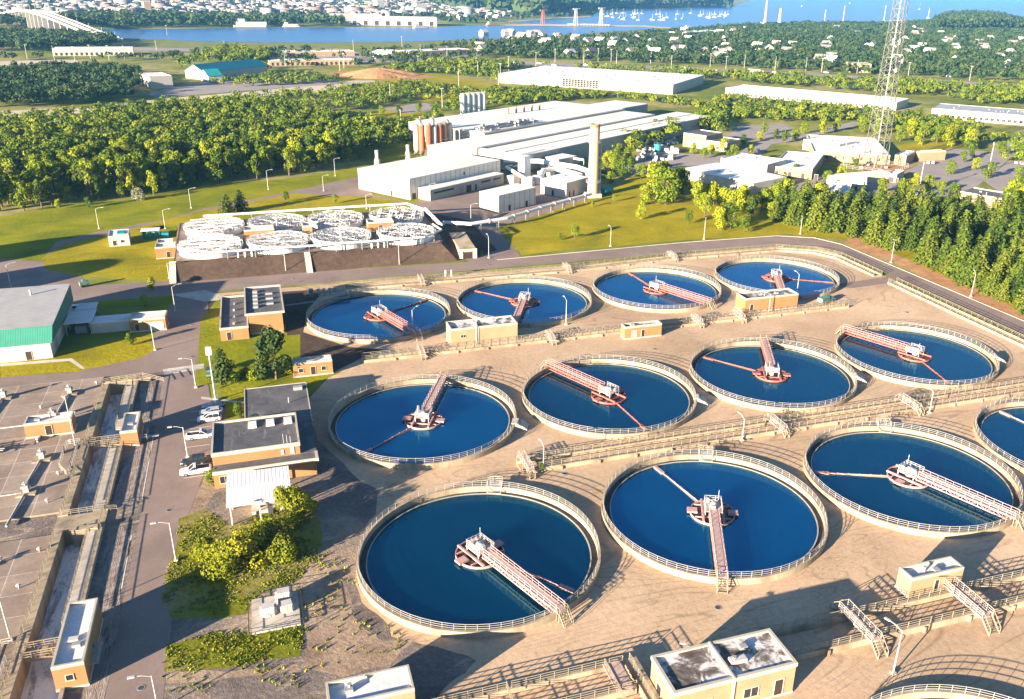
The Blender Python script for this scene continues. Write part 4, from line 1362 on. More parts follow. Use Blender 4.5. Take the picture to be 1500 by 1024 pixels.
def pipeline(label, pts, r, posts, name='pipeline', z0=0.0, mat='white_pipe'):
    t = thing(name, label, 'pipeline', (0, 0, 0))
    m = MB().tube(pts, r, 10)
    P = [Vector(p) for p in pts]
    for a, b in zip(P[:-1], P[1:]):                     # flange rings
        k = max(1, int((b - a).length / 8))
        for i in range(k):
            c = a + (b - a) * ((i + 0.5) / k); d = (b - a).normalized() * 0.12
            m.tube([c - d, c + d], r * 1.25, 10)
    m.build('pipe', M[mat], t)
    tot = sum((b - a).length for a, b in zip(P[:-1], P[1:]))
    k = 0
    for a, b in zip(P[:-1], P[1:]):
        L = (b - a).length
        n = max(1, int(L / posts))
        for i in range(n):
            c = a + (b - a) * ((i + 0.5) / n)
            if c.z - r - z0 < 0.5: continue
            d = (b - a).normalized(); s = Vector((-d.y, d.x, 0)) * (r * 0.9)
            q = MB().beam((c.x + s.x, c.y + s.y, z0), (c.x + s.x, c.y + s.y, c.z - r), 0.18).beam((c.x - s.x, c.y - s.y, z0), (c.x - s.x, c.y - s.y, c.z - r), 0.18).beam((c.x - s.x * 1.5, c.y - s.y * 1.5, c.z - r), (c.x + s.x * 1.5, c.y + s.y * 1.5, c.z - r), 0.2)
            q.build('support', M['metal_grey'], t)
    return t


z = MZ + 3.0
pipeline('white header pipe along the back of the filter tanks on short stands', [(-46, 204.8, z), (6, 206.5, z), (24, 206.5, z), (28.6, 196, z)], 0.42, 9, z0=MZ)
pipeline('white pipe between front filter tanks, bent at the bank edge', [(-50, 166, MZ + 2.6), (-42, 160.9, MZ + 2.4), (-10, 160.9, MZ + 2.4), (22, 161.2, MZ + 2.6), (29, 168, MZ + 2.8), (27.6, 176, MZ + 2.8)], 0.3, 8, z0=MZ)
pipeline('long white elevated pipe from the filter bank along the slope to the chimney foot', [(28.6, 195, MZ + 3.6), (33, 187, 3.4), G(650, 326, 3.2), G(690, 328, 3.2), G(742, 320, 3.2), G(800, 302, 3.2), G(866, 284, 3.2)], 0.65, 6.5)
t = thing('pipe_manifold', 'knot of white pipes between the front filter tanks', 'pipes', (-33, 163.5, MZ))
def manifold(t):
    m = MB()
    for k in range(3):
        m.tube([(-2 + 2 * k, -1.5, 0), (-2 + 2 * k, -1.5, 1.3), (-1 + 1.5 * k, 1.5, 1.6), (-1 + 1.5 * k, 3, 0.3)], 0.28, 8)
    m.tube([(-3.2, 0, 1.3), (3.2, 0, 1.3)], 0.35, 8)
    m.build('pipe', M['white_pipe'], t)
manifold(t)
t = thing('pipe_manifold', 'knot of white pipes between the two right front filter tanks', 'pipes', (7.2, 163.5, MZ)); manifold(t)


# ------------------------------------------------------------------ lamps
def lamp(base, top, arm, label, L=2.2, white=True, z=0.0, group='lamp posts round the plant'):
    x, y, _ = G(base[0], base[1], z)
    h = max(4.0, min(13, hgt(base, top, z))) - z
    t = thing('lamp_post', label, 'lamp post', (x, y, z), 0, group)
    MB().tube([(0, 0, 0), (0, 0, h)], 0.11, 8, 0.07).build('pole', M['steel_white'], t)
    MB().box(-0.3, -0.3, 0, 0.3, 0.3, 0.35).build('base', M['concrete_pale'], t)
    a = math.radians(arm)
    c, s = math.cos(a), math.sin(a)
    if L > 0:
        MB().tube([(0, 0, h - 0.1), (0.5 * L * c, 0.5 * L * s, h + 0.32), (L * c, L * s, h + 0.4)], 0.05, 6).build('arm', M['steel_white'], t)
        MB().obox(L * c, L * s, h + 0.32, h + 0.47, 0.8, 0.34, a).build('lamp_head', M['steel_white'], t)
    else:
        MB().obox(0, 0, h, h + 0.25, 0.8, 0.4, a).build('lamp_head', M['steel_white'], t)
    return t


for b, tp, a, lab in [
    ((258, 822), 766, 180, 'lamp post on the near road side by the weedy bank'), ((232, 1040), 990, 180, 'lamp post at the bottom edge leaning over the near road'),
    ((275, 670), 626, 180, 'lamp post in front of the parked pickups'), ((287, 568), 526, 180, 'lamp post by the green bin at the lawn corner'),
    ((257, 456), 420, 20, 'lamp post on the green lawn opposite the black-roofed brick building'), ((227, 513), 473, 170, 'lamp post before the shed with the wide white door'),
    ((16, 420), 388, 20, 'lamp post behind the big green shed'), ((145, 335), 306, 0, 'lamp post on the grass bank left of the white hut'), ((242, 335), 308, 0, 'lamp post on the loop road right of the white hut'),
    ((280, 305), 277, 0, 'lamp post on the grass bank in front of the wood'), ((248, 408), 386, 0, 'short lamp post beside the left bank stair'), ((419, 400), 362, 90, 'thin lamp post in front of the bank left of its middle stair'),
    ((585, 388), 360, 90, 'thin lamp post in front of the bank right of its middle stair'), ((829, 476), 440, 90, 'lamp post between two far-row tanks, free standing'), ((894, 361), 334, 90, 'lamp post on the grass slope beside the lone shrub'),
    ((1031, 351), 323, 60, 'lamp post on the slope before the big broadleaf clump'), ((1172, 343), 320, 60, 'lamp post at the start of the pine belt'), ((1305, 385), 355, 60, 'lamp post under the pine belt at the first straight'),
    ((1422, 435), 401, 60, 'lamp post under the pine belt near the right edge'), ((716, 378), 347, 90, 'lamp post beside the tunnel portal'), ((1168, 424), 402, 90, 'lamp post on the tank at the bend'),
    ((605, 487), 454, 40, 'lamp post at the bridge end of the leftmost far-row tank'), ((796, 690), 655, 90, 'thin lamp post at the left end of the middle trough'), ((1087, 646), 614, 90, 'thin lamp post halfway along the middle trough'),
    ((1361, 605), 574, 90, 'white-footed lamp post far along the middle trough'), ((1308, 987), 924, 110, 'white lamp post standing alone on the roadway by the bottom tank'), ((393, 278), 250, 0, 'lamp post on the bank behind the filters, left'),
    ((474, 280), 258, 0, 'lamp post on the bank behind the filters, middle'), ((491, 258), 233, 0, 'lamp post at the wood edge by the vent stacks'), ((537, 306), 286, 0, 'lamp post on the lawn before the white factory hall'),
    ((630, 292), 270, 0, 'lamp post at the corner of the low loading wing'), ((690, 330), 300, 0, 'lamp post at the bend of the elevated pipe')]:
    lamp(b, tp, a, lab)
lamp((16, 938), 850, 80, 'tall white lamp on the deck next to the nearest pump house', 0.0, z=0.3)
lamp((111, 655), 582, 80, 'tall white lamp on the deck by the channel footbridge', 0.0, z=0.3)
lamp((698, 505), 470, 100, 'pole standing between the halves of the two-part pump house', 0.0)
lamp((1126, 458), 431, 150, 'pole before the middle of the grey-roofed pump house', 1.6)
lamp((1012, 985), 948, 150, 'lamp standing behind the large stained-roof pump house', 1.4)
x, y, _ = G(316, 587)
t = thing('signal_mast', 'tall mast with a white box on top beside the brick office lawn', 'mast', (x, y, 0))
MB().tube([(0, 0, 0), (0, 0, 10.6)], 0.16, 8).build('pole', M['steel_white'], t)
MB().box(-0.6, -0.3, 10.6, 0.6, 0.3, 12.4).build('box', M['steel_white'], t)
MB().obox(0, 0, 0, 0.5, 1.0, 1.0).build('base', M['concrete_pale'], t)


# ------------------------------------------------------------------ vehicles
def car_paint(name, c):
    t = NT(name)
    t.b.inputs['Coat Weight'].default_value = 0.6
    t.b.inputs['Coat Roughness'].default_value = 0.08
    a = t.noise(1.5, 3, 0.5, local=True)
    return t.done(t.ramp(a, [(0.3, tuple(x * 0.85 for x in c)), (0.7, c)]), 0.35, 0.5)


M['car_white'] = car_paint('white_car_paint', (0.6, 0.6, 0.6))
M['car_blue'] = car_paint('dark_blue_car_paint', (0.01, 0.025, 0.08))
M['car_black'] = car_paint('black_car_paint', (0.015, 0.016, 0.018))
M['car_silver'] = car_paint('silver_car_paint', (0.35, 0.37, 0.4))
M['car_red'] = car_paint('red_car_paint', (0.35, 0.02, 0.02))
M['tyre'] = flat('tyre_rubber', (0.02, 0.02, 0.02), 0.9)
M['rim'] = flat('wheel_rim', (0.4, 0.4, 0.42), 0.35, 0.5, 0.6)
M['lamp_glass'] = flat('lamp_glass', (0.6, 0.58, 0.5), 0.2, 0.6)
M['tail'] = flat('tail_lamp', (0.3, 0.01, 0.01), 0.3, 0.5)


def section(m, rows):
    """closed body from cross rows: (x, half width low, half width high, z low, z high)"""
    base = len(m.v)
    for x, w0, w1, z0, z1 in rows:
        m.v += [(x, -w0, z0), (x, -w0 * 1.02, z0 + (z1 - z0) * 0.55), (x, -w1, z1), (x, w1, z1), (x, w0 * 1.02, z0 + (z1 - z0) * 0.55), (x, w0, z0)]
    for i in range(len(rows) - 1):
        for k in range(6):
            a, b = base + i * 6 + k, base + i * 6 + (k + 1) % 6
            m.face((a, b, b + 6, a + 6))
    m.face(tuple(base + 5 - k for k in range(6)))
    e = base + 6 * (len(rows) - 1)
    m.face(tuple(e + k for k in range(6)))


def make_car(label, paint, kind, loc=(0, 0, 0), rz=0.0, group='cars parked by the office', details=True):
    t = thing('pickup_truck' if kind == 'pickup' else 'parked_car', label, 'car', loc, rz, group)
    L, W = (5.4, 0.93) if kind == 'pickup' else (4.6, 0.88)
    h = L / 2
    m = MB()
    section(m, [(-h, W * 0.86, W * 0.82, 0.42, 0.86), (-h + 0.25, W, W * 0.93, 0.3, 0.98), (-h * 0.35, W, W * 0.95, 0.28, 1.0), (h * 0.35, W, W * 0.95, 0.28, 0.98), (h - 0.5, W, W * 0.92, 0.3, 0.9), (h, W * 0.84, W * 0.78, 0.42, 0.72)])
    if kind == 'pickup':
        m.box(-h + 0.3, -W * 0.9, 0.98, -h * 0.1, -W * 0.8, 1.14); m.box(-h + 0.3, W * 0.8, 0.98, -h * 0.1, W * 0.9, 1.14); m.box(-h + 0.2, -W * 0.9, 0.98, -h + 0.3, W * 0.9, 1.14)
        cab = [(-h * 0.12, h * 0.42), 1.72]
    elif kind == 'suv':
        cab = [(-h * 0.93, h * 0.45), 1.72]
    else:
        cab = [(-h * 0.75, h * 0.42), 1.42]
    m.build('body', M[paint], t, smooth=False)
    (x0, x1), zt = cab
    c = MB()
    section(c, [(x0, W * 0.9, W * 0.84, 0.95, 1.0), (x0 + 0.25, W * 0.92, W * 0.74, 0.95, zt - 0.06), (x1 - 0.9, W * 0.92, W * 0.74, 0.95, zt - 0.06), (x1, W * 0.9, W * 0.84, 0.95, 1.0)])
    gl = c.build('windows', M['glass'], t)
    MB().obox((x0 + 0.25 + x1 - 0.9) / 2, 0, zt - 0.07, zt, (x1 - 0.9 - x0 - 0.25) + 0.12, W * 1.52).build('roof', M[paint], t)
    p = MB()
    for x in (x0 + 0.28, (x0 + x1) / 2 - 0.2, x1 - 0.95):
        for s in (-1, 1): p.beam((x, s * W * 0.93, 0.95), (x, s * W * 0.76, zt - 0.04), 0.09)
    for s in (-1, 1): p.beam((x1 + 0.02, s * W * 0.9, 0.98), (x1 - 0.92, s * W * 0.76, zt - 0.05), 0.08)
    p.build('pillar', M[paint], t)
    for x in (-h * 0.6, h * 0.62):
        for s in (-1, 1):
            w = MB().tube([(x, s * (W - 0.18), 0.34), (x, s * (W + 0.03), 0.34)], 0.34, 16).build('wheel', M['tyre'], t)
            MB().tube([(x, s * (W + 0.03), 0.34), (x, s * (W + 0.045), 0.34)], 0.2, 12).build('rim', M['rim'], w)
    for s in (-1, 1):
        MB().box(h - 0.16, s * W * 0.68 - 0.2, 0.62, h - 0.02, s * W * 0.68 + 0.2, 0.78).build('headlight', M['lamp_glass'], t)
        MB().box(-h - 0.01, s * W * 0.68 - 0.15, 0.66, -h + 0.12, s * W * 0.68 + 0.15, 0.88).build('tail_light', M['tail'], t)
    if kind == 'pickup':
        MB().box(-h + 0.34, -W * 0.79, 1.0, -h * 0.13, W * 0.79, 1.015).build('load_bed', M['door'], t)
    return t


make_car('dark blue car parked by the lawn, deepest in the office row', 'car_blue', 'sedan', (-40.6, 66.2, 0.04), 182)
make_car('silver blue car parked between a dark blue one and a white wagon', 'car_silver', 'sedan', (-40.9, 63.3, 0.04), 181)
make_car('white boxy wagon parked third in the office row by the lawn', 'car_white', 'suv', (-41.2, 60.4, 0.04), 180)
make_car('white pickup with dark bed parked against the office wall', 'car_white', 'pickup', (-42.6, 53.4, 0.04), 0)
make_car('black car parked beside a white pickup nearest the camera', 'car_black', 'suv', (-43.4, 43.0, 0.04), 178)
make_car('white pickup nearest the camera, in the last office parking bay', 'car_white', 'pickup', (-43.0, 39.6, 0.04), 182)
make_car('white van-like car parked behind the carport of the green shed', 'car_white', 'suv', (-76.0, 136.8, 0.04), 5, None)
t = thing('utility_cart', 'green and black utility cart by the lamp at the lawn corner', 'cart', (-41.8, 83.6, 0.05), 90)
MB().box(-1.4, -0.7, 0.35, 1.4, 0.7, 0.75).box(0.5, -0.65, 0.75, 1.3, 0.65, 1.0).build('body', M['machine_green'], t)
MB().box(-1.3, -0.65, 1.75, 0.9, 0.65, 1.83).beam((-1.2, -0.6, 0.75), (-1.2, -0.6, 1.75), 0.07).beam((-1.2, 0.6, 0.75), (-1.2, 0.6, 1.75), 0.07).beam((0.8, -0.6, 0.75), (0.8, -0.6, 1.75), 0.07).beam((0.8, 0.6, 0.75), (0.8, 0.6, 1.75), 0.07).build('canopy', M['metal_dark'], t)
for x in (-0.9, 0.9):
    for y in (-0.72, 0.72): MB().tube([(x, y - 0.1, 0.3), (x, y + 0.1, 0.3)], 0.3, 12).build('wheel', M['tyre'], t)
t = thing('compressor', 'small dark green machine on the loop road with a long shadow', 'machine', G(124, 420) , 20)
MB().box(-1.2, -0.7, 0.5, 1.2, 0.7, 1.6).box(-0.4, -0.4, 1.6, 0.4, 0.4, 2.3).build('body', M['machine_green'], t)
MB().tube([(0.6, -0.8, 0.4), (0.6, 0.8, 0.4)], 0.4, 10).tube([(-0.6, -0.8, 0.4), (-0.6, 0.8, 0.4)], 0.4, 10).build('wheel', M['tyre'], t)

# manhole covers and gullies on road and yard
mh = thing('manhole_cover', 'round dark manhole cover set in the plant roads and yard', 'manhole', (-46.8, 28, 0.0), 0, 'manhole covers in the roads and yard')
MB().tube([(0, 0, 0.03), (0, 0, 0.062)], 0.38, 16).build('cover', M['metal_dark'], mh)
MB().lathe([(0.52, 0.03), (0.52, 0.055), (0.39, 0.055), (0.39, 0.03)], 18).build('ring', M['metal_grey'], mh)
tr = tree_of(mh)
for x, y in ((-47.5, -14), (-48.5, 60), (-46, 96), (-47, 118), (-20, 150), (40, 148.5), (90, 150), (21, 20), (61, 22), (20, 70), (62, 70), (102, 70), (100, -24), (30, -22), (142, 75), (164, 80), (164, 30), (-8, 62)):
    copy_tree(tr, (x, y, 0.012))
# ================================================================== FACTORY AND THE BUILDINGS BEYOND
def pb(name, label, cat, A, B, depth, H, z=0.0, back=None, **kw):
    """building whose front edge (at height z) runs from pixel A to pixel B; depth in metres or from pixel back"""
    a, b = G(*A, z), G(*B, z)
    dx, dy = b[0] - a[0], b[1] - a[1]
    if back is not None:
        c = G(*back, z)
        depth = abs(-(c[0] - b[0]) * dy + (c[1] - b[1]) * dx) / math.hypot(dx, dy)
    return building(name, label, cat, a[:2], math.degrees(math.atan2(dy, dx)), math.hypot(dx, dy), depth, H, **kw)


def windows(n, L, z, w, h, m=1.0, side='S', kind='window'):
    return tuple((side, m + i * (L - 2 * m - w) / max(1, n - 1), w, z, h, kind) for i in range(n))


FR = 34.0
building('factory_hall', 'large white factory hall with plain pale roof next to the vent stacks', 'factory', (31.4, 243.4), FR, 56.5, 31.5, 8.6, 'seam_panel', 'roof_cream', None, 0.0, base=False, openings=(('S', 1.2, 2.0, 0.1, 2.4, 'door'), ('W', 20, 1.0, 0.1, 2.2, 'door'), ('S', 32, 1.0, 5.6, 1.2, 'door')))
building('loading_wing', 'low white wing with dark loading doors along the factory hall', 'building', (39.0, 239.6), FR, 46.0, 7.4, 4.4, 'panel_grey', 'roof_cream', None, 0.0, base=False, openings=(('S', 2.0, 12.0, 2.6, 0.8, 'door'), ('S', 17, 3.2, 0.1, 3.0, 'roller'), ('S', 21.5, 3.2, 0.1, 3.0, 'door'), ('S', 27, 1.2, 0.1, 2.6, 'door'), ('S', 31, 6.0, 2.6, 0.8, 'door'), ('S', 39, 5, 2.6, 0.8, 'door')))
building('factory_block', 'free-standing white box hall in front of the factory yard', 'building', (60.8, 213.2), 31, 21.6, 10.6, 6.8, 'seam_panel', 'roof_cream', None, 0.0, base=False, openings=(('S', 5.5, 1.2, 0.1, 2.2, 'door'), ('S', 15.5, 1.2, 0.1, 2.2, 'door')))
building('factory_block', 'white block at the foot of the round chimney', 'building', (95.0, 231.6), 35, 17.0, 13.5, 6.2, 'panel', 'roof_bright', None, 0.0, base=False, openings=(('W', 6.0, 1.2, 0.1, 2.4, 'door'), ('S', 2.0, 1.0, 0.1, 2.4, 'door'), ('S', 5.0, 1.0, 0.1, 2.4, 'door'), ('S', 9, 3, 0.1, 2.4, 'white')), vents=1)
t = thing('main_factory', 'vast white-roofed factory with stepped roofs stretching away behind the chimney', 'factory', (91.3, 287.1, 0), 34.5)
m = MB().prism([(0, 0), (190, 0), (190, 24), (0, 24)], 0, 7.6).prism([(-4, 24.003), (163, 24.003), (163, 47), (-4, 47)], 0, 8.8)
m.prism([(28, 47.003), (164, 47.003), (164, 103), (28, 103)], 0, 10.0).prism([(164.003, 50), (197, 50), (197, 76), (164.003, 76)], 0, 10.0).prism([(-3, 47.003), (27.997, 47.003), (27.997, 58), (-3, 58)], 0, 6.2)
m.build('wall', M['panel_grey'], t)
m = MB()
for (x0, y0, x1, y1, z) in ((0, 0, 190, 11.7, 7.6), (0, 12.0, 190, 24, 7.9), (-4, 24.01, 163, 47, 8.8), (28, 47.01, 164, 103, 10.0), (164.01, 50, 197, 76, 10.003), (-3, 47.01, 27.99, 58, 6.2)):
    m.box(x0 - 0.2, y0 - (0.4 if y0 == 0 else 0), z + 0.003, x1 + 0.2, y1, z + 0.35)
rf = m.build('roof', M['roof_cream'], t)
m = MB().box(0, 11.72, 7.95, 190, 11.98, 8.1).box(-4, 47.02, 10.36, 164, 47.3, 10.5).box(-4, 24.05, 9.16, 163, 24.3, 9.35)
m.build('roof_step', M['metal_grey'], t)
for k in range(5): MB().tube([(92 + 7 * k, 84 - 0.5 * k, 10.3), (92 + 7 * k, 84 - 0.5 * k, 14)], 0.6, 8).build('flue', M['brown_steel'], rf)
v = MB()
rr = random.Random(5)
for k in range(34):
    x, y = 30 + rr.uniform(0, 46), 49 + rr.uniform(0, 8)
    v.box(x, y, 10.36, x + rr.uniform(1, 3), y + rr.uniform(1, 2), 10.36 + rr.uniform(0.6, 2.6))
for k in range(6): v.tube([(30, 49 + 1.5 * k, 11.6), (76, 49 + 1.5 * k, 11.6)], 0.25, 6)
v.build('rooftop_plant', M['metal_grey'], rf)
for k in range(12): MB().box(20 + 12 * k, -0.04, 0.1, 23 + 12 * k, -0.002, 3.2).build('door', M['metal_grey'], t)
# stacks
for (px, py, tp, lab) in ((553, 244, 220, 'white vent stack at the left corner of the factory hall'), (598, 233, 212, 'white vent stack behind the factory hall beside the rusty silos')):
    x, y, _ = G(px, py)
    h = hgt((px, py), tp)
    t = thing('vent_stack', lab, 'stack', (x, y, 0))
    MB().tube([(0, 0, 0), (0, 0, 3.0)], 1.5, 12, 1.4).tube([(0, 0, 3.0), (0, 0, 4.2)], 1.4, 12, 0.85).build('base', M['steel_white'], t)
    MB().tube([(0, 0, 4.2), (0, 0, h)], 0.85, 12).build('pipe', M['steel_white'], t)
# chimney
t = thing('chimney', 'tall round buff concrete chimney with dark rim and thin pipe up its side', 'chimney', (107.1, 231.8, 0))
MB().tube([(0, 0, 0), (0, 0, 29.6)], 2.35, 24, 2.0).build('shaft', M['chimney'], t, smooth=False)
MB().lathe([(2.06, 29.0), (2.12, 30.2), (1.6, 30.2), (1.6, 29.0)], 24).build('rim', M['brown_steel'], t)
MB().lathe([(2.3, 22.6), (2.7, 22.6), (2.7, 22.75), (2.3, 22.75)], 24).lathe([(2.3, 6.2), (3.1, 6.2), (3.1, 6.4), (2.3, 6.4)], 24).build('gallery', M['metal_grey'], t)
MB().rail(circ(2.65, 16, 22.75), 1.0, 1.5, 2, 0.06, closed=True).rail(circ(3.0, 16, 6.4), 1.0, 1.5, 2, 0.06, closed=True).build('railing', M['rail'], t)
MB().tube([(2.9, -0.4, 0.2), (2.9, -0.4, 22)], 0.28, 8).tube([(2.9, -0.4, 22), (2.2, -0.3, 23)], 0.28, 8).build('side_pipe', M['steel_white'], t)
MB().box(-2.9, -2.9, 0, 2.9, 2.9, 1.6).build('base', M['concrete_pale'], t)
t = thing('blue_vessel', 'small blue tank behind the chimney foot', 'tank', (112.5, 233.5, 0))
MB().tube([(0, 0, 1.8), (4.6, 2.6, 1.8)], 1.5, 12).box(0.6, -0.2, 0, 1.2, 1.0, 1.2).box(3.4, 1.6, 0, 4.0, 2.8, 1.2).build('vessel', M['teal'], t)
# silos
for i, (px, py, mat, lab) in enumerate([(611, 226, 'cream_steel', 'cream stained silo, leftmost of the rusty cluster'), (619, 227, 'rust', 'orange rusty silo second from left in the cluster'), (629, 228, 'rust', 'tall orange and brown silo in the cluster centre'), (637, 227, 'steel_white', 'white silo in the middle of the rusty cluster'),
                                        (645, 226, 'rust', 'rust-red silo right of the white one'), (652, 225, 'brown_steel', 'brown silo near the right end of the cluster'), (659, 223, 'cream_steel', 'cream silo at the right end of the cluster'), (615, 219, 'cream_steel', 'cream silo in the back of the cluster, left'), (634, 219, 'cream_steel', 'cream silo in the back of the cluster, middle'), (655, 217, 'steel_white', 'white silo in the back of the cluster, right')]):
    x, y, _ = G(px, py)
    t = thing('silo', lab, 'silo', (x, y, 0), 0, 'silos beside the factory')
    h = 14.5 + (i % 3) * 0.6
    MB().tube([(0, 0, 2.4), (0, 0, h)], 1.55, 14).tube([(0, 0, 0.8), (0, 0, 2.4)], 0.5, 14, 1.55).build('shell', M[mat], t)
    MB().tube([(0, 0, h), (0, 0, h + 0.9)], 1.5, 14, 0.4).tube([(0.5, 0, h + 0.5), (0.5, 0, h + 2.2)], 0.16, 6).build('cap', M['metal_grey'], t)
    q = MB()
    for sx in (-1.2, 1.2):
        for sy in (-1.2, 1.2): q.beam((sx, sy, 0), (sx, sy, 3), 0.22)
    q.rail([(-1.2, -1.2, h), (1.2, -1.2, h), (1.2, 1.2, h), (-1.2, 1.2, h)], 1.0, 1.2, 2, 0.06, closed=True)
    q.build('frame', M['metal_grey'], t)
for i, px in enumerate((678, 685.5, 693, 700.5, 708)):
    x, y, _ = G(px, 167 - i * 0.7)
    t = thing('silo', ['first', 'second', 'third', 'fourth', 'fifth'][i] + ' from left of the five white silos behind the big factory roof', 'silo', (x, y, 0), 0, 'white silos behind the factory')
    MB().tube([(0, 0, 0), (0, 0, 12.6)], 1.75, 14).build('shell', M['white_pipe'], t)
    MB().tube([(0, 0, 12.6), (0, 0, 13.3)], 1.75, 14, 0.6).rail(circ(1.6, 8, 12.7), 1.0, 2, 2, 0.07, closed=True).build('cap', M['steel_white'], t)
# ducts and vessels between the halls
t = thing('duct_plant', 'maze of fat white ducts and vessels between factory hall and chimney', 'ducts', (0, 0, 0))
P = lambda px, py, z: G(px, py, z)
MB().tube([P(690, 220, 7), P(735, 228, 7), P(762, 232, 6.5), P(793, 224, 6.5)], 2.0, 14).build('main_duct', M['white_pipe'], t)
MB().tube([P(690, 214, 5), P(716, 219, 5)], 2.3, 14).build('vessel', M['white_pipe'], t)
MB().tube([P(738, 236, 5), P(790, 236, 5.5), P(846, 245, 6), P(860, 250, 6), P(864, 266, 3)], 1.1, 12).build('long_duct', M['white_pipe'], t)
MB().tube([P(790, 262, 2.5), P(796, 250, 4), P(815, 247, 4), P(850, 257, 4)], 1.2, 12).build('elbow_duct', M['white_pipe'], t)
MB().tube([P(742, 245, 3.5), P(770, 262, 3.5)], 0.8, 10).build('low_duct', M['white_pipe'], t)
x, y, _ = P(768, 262, 0)
MB().obox(x, y, 0, 10.5, 4.6, 3.6, math.radians(34)).build('tower_box', M['white_pipe'], t)
x, y, _ = P(755, 268, 0)
MB().obox(x, y, 0, 3.6, 7, 4, math.radians(34)).build('white_box', M['panel'], t)
x, y, _ = P(775, 272, 0)
MB().tube([(x, y, 0), (x, y, 4)], 1.8, 12).tube([(x + 4.2, y + 2.5, 0), (x + 4.2, y + 2.5, 3.8)], 1.6, 12).build('upright_vessel', M['white_pipe'], t)
x, y, _ = P(748, 256, 0)
MB().tube([(x, y, 0), (x, y, 4.5)], 1.2, 12).box(x - 2.5, y - 1.5, 0, x + 0.5, y + 0.5, 2.8).build('green_pump', M['teal'], t)
m = MB()
for k in range(22):
    px, py = rr.uniform(742, 856), rr.uniform(238, 272)
    x, y, _ = G(px, py)
    if rr.random() < 0.5: m.obox(x, y, 0, rr.uniform(1.0, 4.0), rr.uniform(1.5, 4), rr.uniform(1.5, 3), math.radians(34))
    else:
        a = math.radians(34 + 90 * rr.randrange(2)); L = rr.uniform(4, 12); z = rr.uniform(1.5, 5)
        m.tube([(x, y, z), (x + L * math.cos(a), y + L * math.sin(a), z)], rr.uniform(0.25, 0.6), 8)
        m.beam((x, y, 0), (x, y, z), 0.2); m.beam((x + L * math.cos(a), y + L * math.sin(a), 0), (x + L * math.cos(a), y + L * math.sin(a), z), 0.2)
m.build('pipework', M['white_pipe'], t)
pb('duct_house', 'small white box house with bluish side behind the duct maze', 'building', (797, 246), (818, 250), 9, 5.2, back=(842, 244), wall='panel', roof='roof_bright', parapet=0, base=False)
# warehouses
wl = 160
t = pb('warehouse', 'huge white warehouse with a tall dark grid of windows, bluish end wall, beyond the woods', 'warehouse', (731, 121), (985, 138.5), 60, 7.8, wall='panel', roof='roof_bright', parapet=0.0, base=False, back=(1046, 124))
q = MB()
W0 = 62.0
fr = MB().box(W0, -0.06, 0.6, W0 + 34, -0.002, 7.2).build('window_grid', M['glass'], t)
for k in range(13): q.box(W0 + k * 2.8 - 0.18, -0.16, 0.6, W0 + k * 2.8 + 0.18, -0.062, 7.2)
for k in range(5): q.box(W0, -0.14, 0.6 + k * 1.6, W0 + 34, -0.064, 0.8 + k * 1.6)
q.build('mullions', M['panel'], fr)
for k in range(22):
    x, y = rr.uniform(8, 150), rr.uniform(4, 70)
    MB().box(x, y, 8.02, x + 2, y + 1.6, 8.9).build('vent', M['metal_grey'], t)
L2 = 140
pb('warehouse', 'long cream warehouse with a row of small dark doors, its end behind the lattice tower', 'warehouse', (1062, 139), (1312, 162), 34, 5.6, wall='panel', roof='roof_bright', parapet=0.3, base=False, openings=windows(34, 138, 0.4, 1.9, 2.0, 3, kind='door'), vents=14)
pb('warehouse', 'long cream warehouse with grey roof at the right picture edge behind trees', 'warehouse', (1363, 172.5), (1560, 189), 36, 6.4, wall='panel', roof='seam_grey', parapet=0.3, base=False, openings=windows(22, 84, 1.2, 2.0, 1.8, 3), vents=12)
# complex at right
pb('metal_hall', 'long low metal hall with pale blue-grey roof and blue gable behind the tree clump', 'hall', (1001, 247), (1104, 269), 20, 4.6, z=4.6, back=(1136, 256), wall='panel', roof='roof_bright', parapet=0.0, base=False, vents=6)
pb('business_unit', 'white block with plain ribbed front behind the low metal hall', 'building', (1056, 232.5), (1124, 243), 20, 6.0, z=6.0, back=(1147, 234.5), wall='panel', roof='roof_bright', base=False, vents=8, openings=windows(6, 26, 0.5, 0.2, 5.4, 2, kind='door'))
pb('business_unit', 'white block with brown doors in front of the big white complex', 'building', (1130, 244.5), (1190, 250), 20, 4.4, z=4.4, back=(1218, 228), wall='brick_pale', roof='roof_bright', base=False, openings=windows(4, 24, 0.2, 1.6, 2.6, 2, kind='door'), vents=5)
pb('business_unit', 'big white flat-roofed complex left of the lattice tower foot', 'building', (1192, 223), (1304, 229), 30, 4.4, z=4.4, back=(1275, 203), wall='brick_pale', roof='roof_bright', base=False, vents=24, openings=windows(9, 40, 1.4, 1.2, 1.8, 2))
pb('business_unit', 'big white flat-roofed part behind, nearest the long cream warehouse', 'building', (1177, 205), (1230, 213), 18, 5.2, z=5.2, wall='panel', roof='roof_bright', base=False, vents=6)
pb('business_unit', 'white wing right behind the lattice tower foot', 'building', (1311, 228), (1328, 230), 14, 4.4, z=4.4, back=(1339, 222.6), wall='brick_pale', roof='roof_bright', base=False, vents=2)
pb('business_unit', 'last white wing beside the parking lot', 'building', (1337, 222), (1347, 224.5), 14, 4.4, z=4.4, back=(1359, 216), wall='brick_pale', roof='roof_bright', base=False, vents=1)
pb('business_unit', 'low white wing with teal trim in front of the lattice tower', 'building', (1212, 257), (1226, 261), 14, 3.6, z=3.6, back=(1250, 240), wall='panel', roof='roof_bright', base=False)
